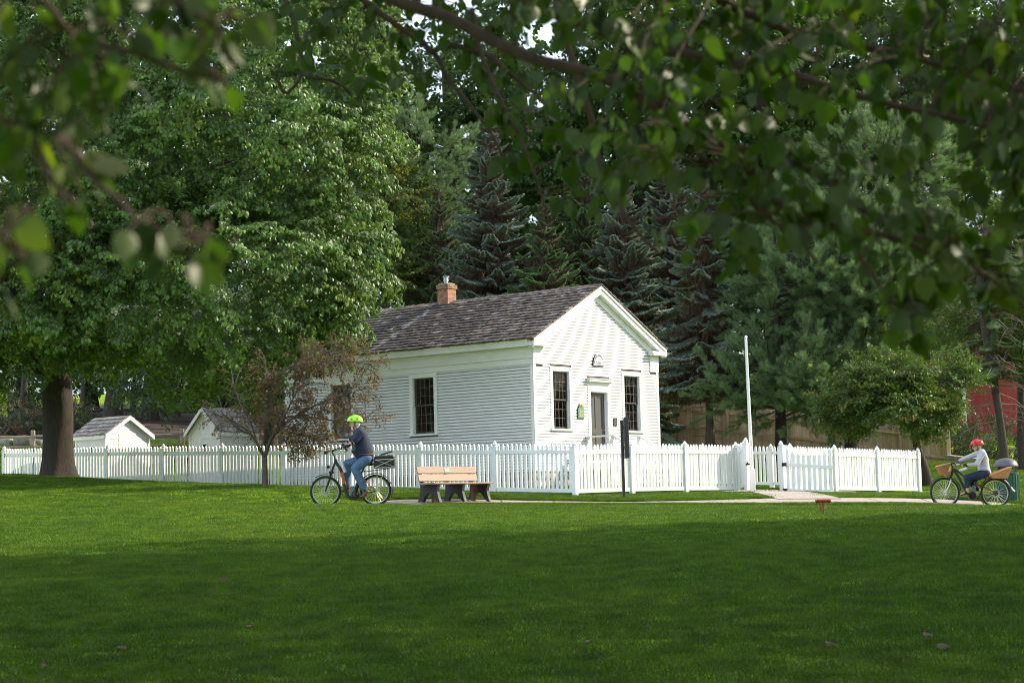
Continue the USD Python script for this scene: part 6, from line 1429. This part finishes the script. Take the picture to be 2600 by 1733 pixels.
# withered young tree by the fence
t, o = tree("young_tree", "young tree with withered brown leaves before the picket fence and the schoolhouse side", "tree", 672, 50.3)
def q3(px, py, dy=0.0): return at(px, py, 50.3 + dy) - o
TW = .075
part(t, "trunk", trunk_mesh([(0, 0, -.1), q3(673, 1210), q3(672, 1160)], [.095, .075, .07], 12, .1, 3, .2, 14), "bark_grey", smooth=True)
LB = [[(672, 1162), (650, 1120), (635, 1100), (600, 1075), (560, 1040)], [(672, 1160), (690, 1110), (720, 1060), (745, 1010), (790, 960)], [(674, 1158), (700, 1100), (760, 1050), (850, 1010), (930, 985)], [(690, 1110), (680, 1040), (690, 980), (670, 930)], [(650, 1120), (630, 1060), (600, 1000), (590, 950)], [(720, 1060), (800, 1060), (880, 1070), (940, 1055)], [(745, 1010), (770, 940), (860, 915), (950, 930)], [(700, 1100), (750, 1100), (800, 1115)], [(690, 980), (740, 930), (800, 905), (870, 885)], [(635, 1100), (610, 1090), (570, 1060), (540, 1050)]]
r = np.random.default_rng(111); ends = []
for k, pl_ in enumerate(LB):
    dy = r.uniform(-.8, .8); pts = np.array([q3(a, b, dy * i / len(pl_)) for i, (a, b) in enumerate(pl_)]); part(t, "limb", trunk_mesh(pts, np.linspace(.045 if k < 3 else .026, .008, len(pts)), 8, .06, k, 0, 16), "bark_grey", smooth=True); c = spline(pts, 20); ends += [(c[i], c[i] - c[i - 1]) for i in range(6, 20)]
tw = MB(); P_, D_ = [], []
for c, d in ends:
    for q in range(4):
        e = c + unit(r, 1)[0] * r.uniform(.15, .6) + d * .6 + [0, 0, -.05]; tw.tube([c, (c + e) / 2 + r.normal(size=3) * .03, e], [.007, .005, .003], 4, caps=False)
        if c[0] < -.1 and r.random() < .8: continue
        P_.append(c + (e - c) * .5); D_.append(e - c)
part(t, "twigs", tw, "dead_twig", kind="stuff")
WL = [leafy_twig(s, .42, 30, .064, .036, .45, .45, 5) for s in (112, 113, 114)]
crown(t, WL, "withered_leaf", np.array(P_), np.array(D_), r.uniform(.7, 1.25, len(P_)), 115)

# ------------------------------------------------------------------ the linden overhead
lt = thing("linden_tree", "linden whose blurred leafy branches hang across the top of the picture", "tree", (0, 0, 0))
part(lt, "trunk", trunk_mesh([(-2.6, -2.2, -.3), (-2.6, -2.2, .8), (-2.4, -2.1, 2.6), (-2.0, -1.6, 5), (-1.6, -1.2, 8)], [.45, .33, .29, .24, .12], 16, .08, 9, .25, 24), "bark_brown", smooth=True)
BR = [  # (pixel x, pixel y, distance) along each bough, radius at start and end in metres
    ([(640, -420, 5.0), (860, -120, 5.0), (1010, 0, 5.0), (1150, 50, 4.95), (1255, 108, 4.9), (1420, 165, 4.8), (1560, 205, 4.75), (1720, 300, 4.7), (1890, 400, 4.6), (1990, 515, 4.55), (2070, 560, 4.5), (2200, 578, 4.5), (2390, 648, 4.4), (2520, 740, 4.4)], .021, .006),
    ([(830, -260, 7.4), (919, -2, 7.3), (1038, 89, 7.2), (1093, 132, 7.2), (1127, 195, 7.1), (1182, 263, 7.0), (1216, 306, 7.0), (1255, 361, 7.0), (1280, 433, 7.0), (1285, 480, 7.0)], .017, .004),
    ([(1093, 132, 7.2), (1190, 124, 7.1), (1250, 150, 7.05), (1290, 185, 7.0), (1345, 228, 7.0), (1400, 300, 7.0)], .012, .006),
    ([(700, -240, 8.2), (729, 0, 8.2), (761, 98, 8.1), (776, 174, 8.1), (800, 200, 8.0), (862, 214, 8.0), (890, 238, 8.0), (912, 258, 8.0)], .017, .006),
    ([(776, 176, 8.1), (755, 205, 8.1), (728, 234, 8.1), (705, 210, 8.1), (680, 172, 8.1)], .010, .004),
    ([(1380, -200, 5.6), (1430, 60, 5.6), (1463, 204, 5.6), (1497, 297, 5.6), (1518, 408, 5.6), (1546, 480, 5.55), (1586, 548, 5.5), (1641, 612, 5.5), (1692, 654, 5.5)], .015, .005),
    ([(1600, 250, 4.8), (1727, 323, 4.8), (1800, 372, 4.8), (1897, 382, 4.8), (2025, 420, 4.7), (2110, 467, 4.7), (2195, 535, 4.6), (2290, 560, 4.6)], .012, .005),
    ([(1150, -190, 5.2), (1300, -20, 5.2), (1450, 55, 5.1), (1700, 130, 5.0), (1950, 170, 4.9), (2200, 245, 4.8), (2450, 300, 4.7), (2680, 380, 4.6)], .017, .006),
    ([(1600, -190, 4.6), (1800, -30, 4.6), (2000, 60, 4.6), (2250, 120, 4.5), (2500, 190, 4.4), (2680, 250, 4.4)], .014, .006),
    ([(2070, 560, 4.5), (2180, 640, 4.4), (2230, 720, 4.4), (2290, 800, 4.35)], .007, .003), ([(2300, 600, 4.4), (2430, 640, 4.3), (2560, 740, 4.3), (2640, 800, 4.3)], .007, .003),
    ([(1900, 405, 4.6), (1960, 560, 4.6), (2040, 620, 4.6), (2080, 690, 4.6)], .007, .003),
    ([(1200, 20, 6.4), (1260, 230, 6.4), (1355, 430, 6.3), (1390, 560, 6.3)], .009, .003),
    ([(-60, -260, 3.4), (123, 8, 3.4), (200, 84, 3.4), (330, 130, 3.35), (470, 178, 3.3), (620, 200, 3.3)], .012, .004),
    ([(-220, 180, 3.2), (-20, 280, 3.2), (55, 312, 3.2), (110, 400, 3.2), (180, 500, 3.15), (215, 560, 3.1)], .012, .004),
    ([(300, -230, 3.3), (430, -20, 3.3), (540, 60, 3.3), (600, 160, 3.3)], .009, .004),
    ([(160, 340, 3.2), (250, 470, 3.1), (380, 570, 3.05), (500, 600, 3.0), (580, 680, 3.0)], .005, .002), ([(-120, 470, 3.0), (-20, 600, 3.0), (60, 680, 3.0), (80, 740, 3.0)], .005, .002)]
r = np.random.default_rng(120); BRP = []
for pts, ra_, rb_2 in BR:
    if pts[0][2] < 3.6: pts, ra_, rb_2 = [(a_, b_, c_ * .75) for a_, b_, c_ in pts], ra_ * .55, rb_2 * .6
    c = spline(np.array([at(*p) for p in pts]), 40); c += np.cumsum(r.normal(size=c.shape) * .0012, 0); part(lt, "branch", trunk_mesh(c[::2], np.linspace(ra_, rb_2, 20), 9, .12, len(BRP), 0, 50), "bark_twig", smooth=True); BRP.append(c)
BRA = np.vstack(BRP); BRpx = proj(BRA)
p0 = np.array([-2.0, -1.6, 4.6])
for k in (0, 1, 3, 7, 8, 13, 14, 15): e = BRP[k][0]; part(lt, "bough", trunk_mesh([p0, (p0 + e) / 2 + [0, 0, .5], e], [.07, .04, BR[k][1] * 1.1], 9, .08, k, 0, 16), "bark_twig", smooth=True)
HEART = np.array([(0, 0), (.12, -.10), (.34, -.06), (.52, .14), (.55, .36), (.47, .58), (.30, .80), (.10, .99), (0, 1.10)])
def linden_leaf(base, d, n, size, rr):
    d = d / np.linalg.norm(d); n = n - (n @ d) * d; n /= np.linalg.norm(n); s = np.cross(n, d); w = rr.uniform(.66, .98); cu, fo, tw_ = rr.uniform(.05, .55), rr.uniform(.05, .55), rr.uniform(-.4, .4)
    def pt(x, y): y2 = y + rr.normal() * .008; return base + size * (s * x * w + d * y2 + n * (-fo * abs(x) - cu * y2 * y2 * .6 + tw_ * x * y2))
    mid = [pt(0, y) for y in np.linspace(0, 1.10, 5)]; v = list(mid); f = []; ys = np.linspace(0, 1.10, 5)
    for sg in (1, -1):
        o_ = len(v); v += [pt(sg * x, y) for x, y in HEART[1:-1]]; ring = [0] + list(range(o_, o_ + 7)) + [4]
        tri = [(0, ring[1], 1), (ring[1], ring[2], 1), (ring[2], ring[3], 1), (ring[3], ring[4], 2), (1, ring[3], 2), (ring[4], ring[5], 2), (ring[5], ring[6], 3), (2, ring[5], 3), (ring[6], ring[7], 3), (3, ring[7], 4)]
        f += [t_ if sg > 0 else t_[::-1] for t_ in tri]
    return np.array(v), np.array(f)
from shapely.geometry import Polygon, Point
REG = [(Polygon([(1290, -150), (2760, -150), (2760, 760), (2620, 700), (2560, 790), (2440, 700), (2330, 860), (2240, 840), (2160, 680), (2060, 640), (1960, 660), (1830, 700), (1700, 640), (1590, 530), (1480, 380), (1400, 230), (1330, 90)]), 265, 4.65, .55, .046, (4, 7)),
       (Polygon([(700, -60), (1330, -60), (1420, 260), (1330, 250), (1180, 130), (1050, 190), (930, 250), (840, 240), (730, 170)]), 70, 7.4, .5, .055, (3, 6)),
       (Polygon([(1130, 130), (1480, 300), (1620, 560), (1560, 600), (1400, 560), (1280, 440), (1200, 300)]), 20, 6.7, .4, .058, (2, 5)),
       (Polygon([(-120, -150), (700, -150), (660, 150), (580, 240), (450, 200), (280, 280), (180, 420), (100, 520), (-120, 560)]), 42, 2.55, .2, .038, (3, 6)),
       (Polygon([(120, 400), (260, 420), (250, 540), (150, 560)]), 3, 2.36, .05, .037, (3, 4)), (Polygon([(360, 560), (560, 600), (600, 700), (500, 660), (260, 640)]), 6, 2.25, .05, .037, (2, 4)), (Polygon([(-100, 560), (60, 580), (60, 740), (-60, 780)]), 4, 2.25, .05, .037, (3, 4)),
       (Polygon([(2230, 700), (2360, 700), (2330, 870), (2260, 850)]), 4, 4.35, .05, .056, (3, 4)), (Polygon([(2430, 640), (2600, 660), (2600, 810), (2480, 760)]), 4, 4.3, .05, .056, (2, 4))]
LV = []; twm = MB()
for poly, nt, Yc, Ys, size, (n0, n1) in REG:
    x0, y0, x1, y1 = poly.bounds; k = 0
    while k < nt:
        px, py = r.uniform(x0, x1), r.uniform(y0, y1)
        if not poly.contains(Point(px, py)): continue
        k += 1; Y = Yc + r.uniform(-Ys, Ys); tip = at(px, py, Y)
        dd = np.linalg.norm(BRA - tip, axis=1) + np.where(BRA[:, 2] < tip[2] - .02, .12, 0); b = BRA[np.argmin(dd)]
        m_ = (b + tip) / 2 + np.array([0, 0, .03]) + r.normal(size=3) * .015; c = spline(np.array([b, m_, tip]), 9); twm.tube(c, np.linspace(.0028, .0012, 9), 5, caps=False)
        nl = r.integers(n0, n1 + 1)
        for q in range(nl):
            u = 1 - q / nl * min(1.0, .22 / (np.linalg.norm(tip - b) + .01)); p = c[int(u * 8)]; ax_ = c[8] - c[5]; ax_ /= np.linalg.norm(ax_) + 1e-9
            s_ = 1 if q % 2 else -1; lat = np.cross(ax_, [0, 0, 1.0]); lat /= np.linalg.norm(lat) + 1e-9; pd = ax_ * .4 + lat * s_ * r.uniform(.4, 1) + unit(r, 1)[0] * .5 + [0, 0, -.25]; pe = p + pd / np.linalg.norm(pd) * r.uniform(.02, .045)
            d = pd * .5 + np.array([0, 0, -r.uniform(.3, 1.2)]) + unit(r, 1)[0] * .6; nn = np.array([r.normal() * 1.0, r.normal() * .7 - .2, r.uniform(.0, 1.0)])
            bx2 = proj(pe); sz = size * r.uniform(.62, 1.18)
            if not poly.buffer(25).contains(Point(*bx2)): continue
            twm.tube([p, (p + pe) / 2 + [0, 0, .004], pe], [.001, .0009, .0008], 4, caps=False); LV.append((pe, d, nn, sz, Y))
LV.sort(key=lambda a: -a[3] / a[4])
def w0(p, n): UsdGeom.PrimvarsAPI(p).CreatePrimvar("wood", T.FloatArray, "vertex").Set(Vt.FloatArray([0.0] * n))
rest = MB()
def inframe(a): q = proj(a[0] + a[1] / np.linalg.norm(a[1]) * a[3] * .5); return -30 < q[0] < 2630 and -30 < q[1] < 1700
LV.sort(key=lambda a: (not inframe(a), -a[3] / a[4]))
for k, a in enumerate(LV):
    v, f = linden_leaf(a[0], a[1], a[2], a[3], r)
    if k < 300: pr_ = part(lt, "leaf", (v, f), "linden_leaf", smooth=True)
    else: rest.add(v, f)
part(lt, "leaves", rest, "linden_leaf", smooth=True, kind="stuff"); part(lt, "twigs", twm, "bark_twig", kind="stuff")
bud = MB()
for a in LV[::9]: bud.tm(trimesh.creation.icosphere(subdivisions=1, radius=.0045).apply_translation(a[0] + [0, 0, -.02])); bud.tm(trimesh.creation.icosphere(subdivisions=1, radius=.004).apply_translation(a[0] + [.008, 0, -.027])); bud.tube([a[0], a[0] + [0, 0, -.02]], .0006, 3)
part(lt, "fruits", bud, "bright_leaf", kind="stuff")
# the rest of its crown, high over the camera and the near lawn
LP = [leafy_twig(s, 1.7, 90, .20, .16, .6, .36, 9) for s in (131, 132)]
lob = [((0, 2, 9.2), (7, 5, 2.6)), ((-6, 3, 8.6), (5, 5, 2.2)), ((4.5, 9, 9.8), (4.5, 4, 2.0)), ((0, 9, 9.8), (6, 5, 2.2)), ((0, -6, 7.5), (8, 6, 3)), ((-8, 10, 9.2), (5, 5, 2.2)), ((8, 12, 10.2), (4.5, 4.5, 2.2)), ((0, 14.5, 11.0), (6, 4.5, 2.2)), ((1.6, 0.5, 6.6), (3, 2.6, 1.4)), ((-4, 1, 6.2), (3, 2.6, 1.4))]
P_, D_ = lobe_points(lob, 900, 133, .8, .22, .5, 1.0, 0, .1); ok = P_[:, 2] > 3.1 + .30 * np.maximum(P_[:, 1], 0); P_, D_ = P_[ok], D_[ok]
crown(lt, LP, "linden_leaf", P_, D_, r.uniform(.8, 1.2, len(P_)), 134)
for k, (c_, rd_) in enumerate(lob[:8]): e = np.array(c_, float); s0 = np.array([-2.0, -1.6, 5.0]); part(lt, "limb", trunk_mesh([s0, (s0 + e) / 2 + [0, 0, .8], e], [.13, .09, .03], 9, .08, 20 + k, 0, 14), "bark_brown", smooth=True)
for k, (X, Y, h, rw) in enumerate(((-16, 8, 14, 5.0), (-18.5, 17, 15, 5.2), (-21, 26, 14, 5.0), (-9, -9, 13, 5), (8, -10, 14, 5.2), (-26, 4, 15, 5.5))):
    lbs = [((0, 0, h * .28), (rw * .9, rw, h * .14)), ((0, 0, h * .48), (rw, rw, h * .18)), ((.4, -.5, h * .72), (rw * .9, rw * .9, h * .2))]
    broad("shade_tree", ["leafy tree beyond the left edge, nearest the camera", "leafy tree beyond the left edge, second from the camera", "leafy tree beyond the left edge, third from the camera", "leafy tree behind the camera at left", "leafy tree behind the camera at right", "leafy tree far out beyond the left edge beside the camera"][k], 0, 0, [(*c, d) for c, d in lbs], DK, "dark_leaf", 300, 680 + k, [(0, 0, -.3), (0, 0, 1.2), (0, 0, h * .45), (0, 0, h * .8)], .3, .22, .4, 1.0, (.8, 1.15), xy=(X, Y), limbs=3)
# trees outside the right edge whose shade lies over the lawn
for k, (X, Y, h, rw) in enumerate(((17.5, 15.0, 18, 5.0), (21, 21.5, 19, 5.6), (17.5, 27.5, 16, 4.8), (22.5, 32.3, 17, 4.8), (29, 17, 21, 6), (29.5, 27, 21, 6))):
    lbs = [((0, 0, h * .22), (rw * .9, rw, h * .13)), ((0, 0, h * .42), (rw, rw, h * .18)), ((.6, -.5, h * .64), (rw * .95, rw * .95, h * .20)), ((-.4, .5, h * .86), (rw * .7, rw * .7, h * .16)), ((-rw * .5, 0, h * .5), (rw * .6, rw * .6, h * .2))]
    broad("shade_tree", ["tall shade tree beyond the right edge, nearest the camera", "tall shade tree beyond the right edge, second from the camera", "shade tree beyond the right edge, third from the camera", "shade tree beyond the right edge, nearest the footpath", "tall shade tree beyond the right edge, farthest from the lawn, near the camera", "tall shade tree beyond the right edge, farthest from the lawn, toward the barn"][k], 0, 0, [(*c, d) for c, d in lbs], DK, "dark_leaf", 680, 600 + k, [(0, 0, -.3), (0, 0, 1.2), (0, 0, h * .45), (0, 0, h * .8)], .3, .20, .4, 1.0, (.8, 1.15), xy=(X, Y), limbs=3)
for k, (X, Y, h, rw) in enumerate(((-38, 53, 13, 5.0), (-46, 44, 14, 5.5))):
    lbs = [((0, 0, h * .35), (rw, rw, h * .22)), ((0, -.5, h * .66), (rw * .9, rw * .9, h * .26))]
    broad("shade_tree", ["leafy tree beyond the left edge, level with the schoolhouse", "leafy tree beyond the left edge, level with the bench"][k], 0, 0, [(*c, d) for c, d in lbs], DK, "dark_leaf", 260, 640 + k, [(0, 0, -.3), (0, 0, 1.2), (0, 0, h * .45), (0, 0, h * .8)], .3, .26, .4, 1.0, (.65, 1.0), xy=(X, Y), limbs=3)

# ------------------------------------------------------------------ grass
def grass_patch(seed, size, n, h, w):
    r = np.random.default_rng(seed); p = np.c_[(r.random((n, 2)) - .5) * size, np.zeros(n)]; hh = h * r.uniform(.55, 1.25, n) * (.75 + .5 * meshkit.noise(np.c_[p[:, :2] * 6, np.zeros(n)], seed)); a = r.uniform(0, 6.28, n); s = np.c_[np.cos(a), np.sin(a), np.zeros(n)] * w * r.uniform(.7, 1.3, (n, 1)) / 2
    ln = unit(r, n) * [1, 1, 0]; le = r.uniform(.25, 1.35, (n, 1)); ln = ln * le * hh[:, None]; up = np.array([0, 0, 1.0]) * hh[:, None] * (1.05 - .5 * le)
    v = np.stack([p - s, p + s, p + ln * .35 + up * .6 + s * .7, p + ln * .35 + up * .6 - s * .7, p + ln + up * .96], 1).reshape(-1, 3); i = np.arange(n)[:, None] * 5
    return v, np.concatenate([i + [0, 1, 2], i + [0, 2, 3], i + [3, 2, 4]])
gi = UsdGeom.PointInstancer.Define(stage, "/World/grass"); tag(gi.GetPrim(), "short mown green grass of the lawn", "grass", kind="stuff")
tg = []
for k in range(3): usdkit.mesh(stage, f"/World/grass/near_tuft_{k + 1:03d}", grass_patch(140 + k, 1.15, 4200, .062, .0060), MATS["grass_blade"]); tg.append(f"/World/grass/near_tuft_{k + 1:03d}")
for k in range(3): usdkit.mesh(stage, f"/World/grass/far_tuft_{k + 1:03d}", grass_patch(150 + k, 1.7, 3600, .052, .012), MATS["grass_blade"]); tg.append(f"/World/grass/far_tuft_{k + 1:03d}")
pos, kind, ori = [], [], []; r = np.random.default_rng(160)
pcx = spline(PW, 300); gc = np.array([ga + (gb - ga) * t for t in np.linspace(0, 1, 40)])
inv = lambda x, y: np.array([(np.array([x, y, 0]) - HO) @ HX, (np.array([x, y, 0]) - HO) @ HY])
def put(x, y, k0, half):
    h_ = inv(x, y)
    if -.15 - half * .3 < h_[0] < W + .1 and -.1 < h_[1] < L: return
    if np.min(np.hypot(pcx[:, 0] - x, pcx[:, 1] - y)) < .80 + half * .8 + .4 * np.clip((x - 3) / 3, 0, 1): return
    if np.min(np.hypot(gc[:, 0] - x, gc[:, 1] - y)) < .55 + half: return
    q = proj(np.array([x, y, float(gz(x, y))]))
    if not (-160 < q[0] < 2760): return
    sx, sy = gslope(x, y); nrm = np.array([-float(sx), -float(sy), 1.0]); nrm /= np.linalg.norm(nrm); a = r.uniform(0, 6.28)
    from scipy.spatial.transform import Rotation
    xx = np.array([math.cos(a), math.sin(a), 0]); xx -= (xx @ nrm) * nrm; xx /= np.linalg.norm(xx); yy = np.cross(nrm, xx); qq = Rotation.from_matrix(np.stack([xx, yy, nrm], -1)).as_quat()
    pos.append((x, y, float(gz(x, y)) - .004)); kind.append(k0 + r.integers(0, 3)); ori.append((qq[3], qq[0], qq[1], qq[2]))
y = 9.0
while y < 27:
    for x in np.arange(-.30 * y - 1, .30 * y + 1.5, .95): put(x + r.uniform(-.1, .1), y + r.uniform(-.1, .1), 0, .5)
    y += .95
while y < 76:
    for x in np.arange(-.29 * y - 1, .29 * y + 1.5, 1.4): put(x + r.uniform(-.15, .15), y + r.uniform(-.15, .15), 3, .3)
    y += 1.4
# edges of the path: small tufts that lean over it
t_ = np.gradient(pcx[:, :2], axis=0); t_ /= np.linalg.norm(t_, axis=1, keepdims=True); n_ = np.c_[-t_[:, 1], t_[:, 0]]
usdkit.mesh(stage, "/World/grass/edge_tuft_001", grass_patch(170, .45, 700, .065, .009), MATS["grass_blade"]); tg.append("/World/grass/edge_tuft_001")
wq = 1.5 + 0.8 * np.clip((pcx[:, 0] - 3) / 3, 0, 1)
for i in range(0, 300, 1):
    for sg in (-1, 1):
        for o_ in ((.30, .62, .95) if pcx[i, 0] < 4 else (.34, .7)):
            p = pcx[i, :2] + n_[i] * sg * (wq[i] / 2 + o_ + (.12 if sg > 0 and pcx[i, 0] < 4 else 0)) + r.uniform(-.08, .08, 2)
            if np.min(np.hypot(gc[:, 0] - p[0], gc[:, 1] - p[1])) < .95 and sg > 0: continue
            pos.append((p[0], p[1], float(gz(*p)) - .004)); kind.append(6); ori.append((math.cos(r.uniform(0, 3)), 0, 0, math.sin(r.uniform(0, 3))))
gi.CreatePrototypesRel().SetTargets([Sdf.Path(t) for t in tg]); gi.CreateProtoIndicesAttr(Vt.IntArray.FromNumpy(np.array(kind, np.int32))); gi.CreatePositionsAttr(Vt.Vec3fArray.FromNumpy(np.array(pos, np.float32)))
gi.CreateOrientationsAttr(Vt.QuathArray([Gf.Quath(*[float(c) for c in np.array(q) / np.linalg.norm(q)]) for q in ori]))
# gravel by the gate
gm = MB(); gbx = []
for q in range(900):
    u, v_ = r.uniform(-.5, 1), r.uniform(-.35, .5); p = gl + R2 * (.75 + 2.6 * (u - .1)) - OUT * (.1 - 1.1 * v_) * -1
    if q % 2: p = gr_ + R2 * r.uniform(.2, 2.2) + OUT * r.uniform(.05, .9)
    s = r.uniform(.02, .045); m_ = trimesh.creation.icosphere(subdivisions=0); gm.add(np.array(m_.vertices) * s * r.uniform(.6, 1.2, 3) + [p[0], p[1], float(gz(*p)) + .012 + s * .3], np.array(m_.faces))
gv = part(None, "gravel", gm, "gravel_stone", kind="stuff"); tag(gv, "pale pebbles strewn at the foot of the open gate", "gravel")
# fallen leaves
FLAB = ["pale dry leaf on the lawn left of the middle, highest of the fallen leaves", "dry leaf on the lawn near the bottom, right of the middle", "dry leaf on the lawn at lower right, upper one of a close pair", "dry leaf on the lawn at lower right, lower one of a close pair", "dry leaf in the bottom left corner of the lawn", "dry leaf near the bottom of the lawn, second from the left", "dry leaf on the lower lawn below the red standpipe, left of a close pair", "dry leaf on the lower lawn under the left cyclist"]
for k, (px, py) in enumerate(((560, 1478), (1500, 1640), (2360, 1622), (2382, 1655), (118, 1704), (318, 1655), (2098, 1648), (640, 1600))):
    Y = 40.0
    ys_ = np.linspace(11, 40, 400); pj = [proj(np.array([at(px, py, y_)[0], y_, float(gz(at(px, py, y_)[0], y_))]))[1] for y_ in ys_]; Y = ys_[int(np.argmin(np.abs(np.array(pj) - py)))]
    p = at(px, py, Y); v, f = linden_leaf(np.array([p[0], p[1], float(gz(p[0], p[1])) + .045]), np.array([math.cos(k * 2.1), math.sin(k * 2.1), .12]), np.array([.1, -.5, 1]), .075, r)
    lf = part(None, "fallen_leaf", (v, f), "withered_leaf"); tag(lf, FLAB[k], "leaf", "dry leaves fallen on the shaded lawn")
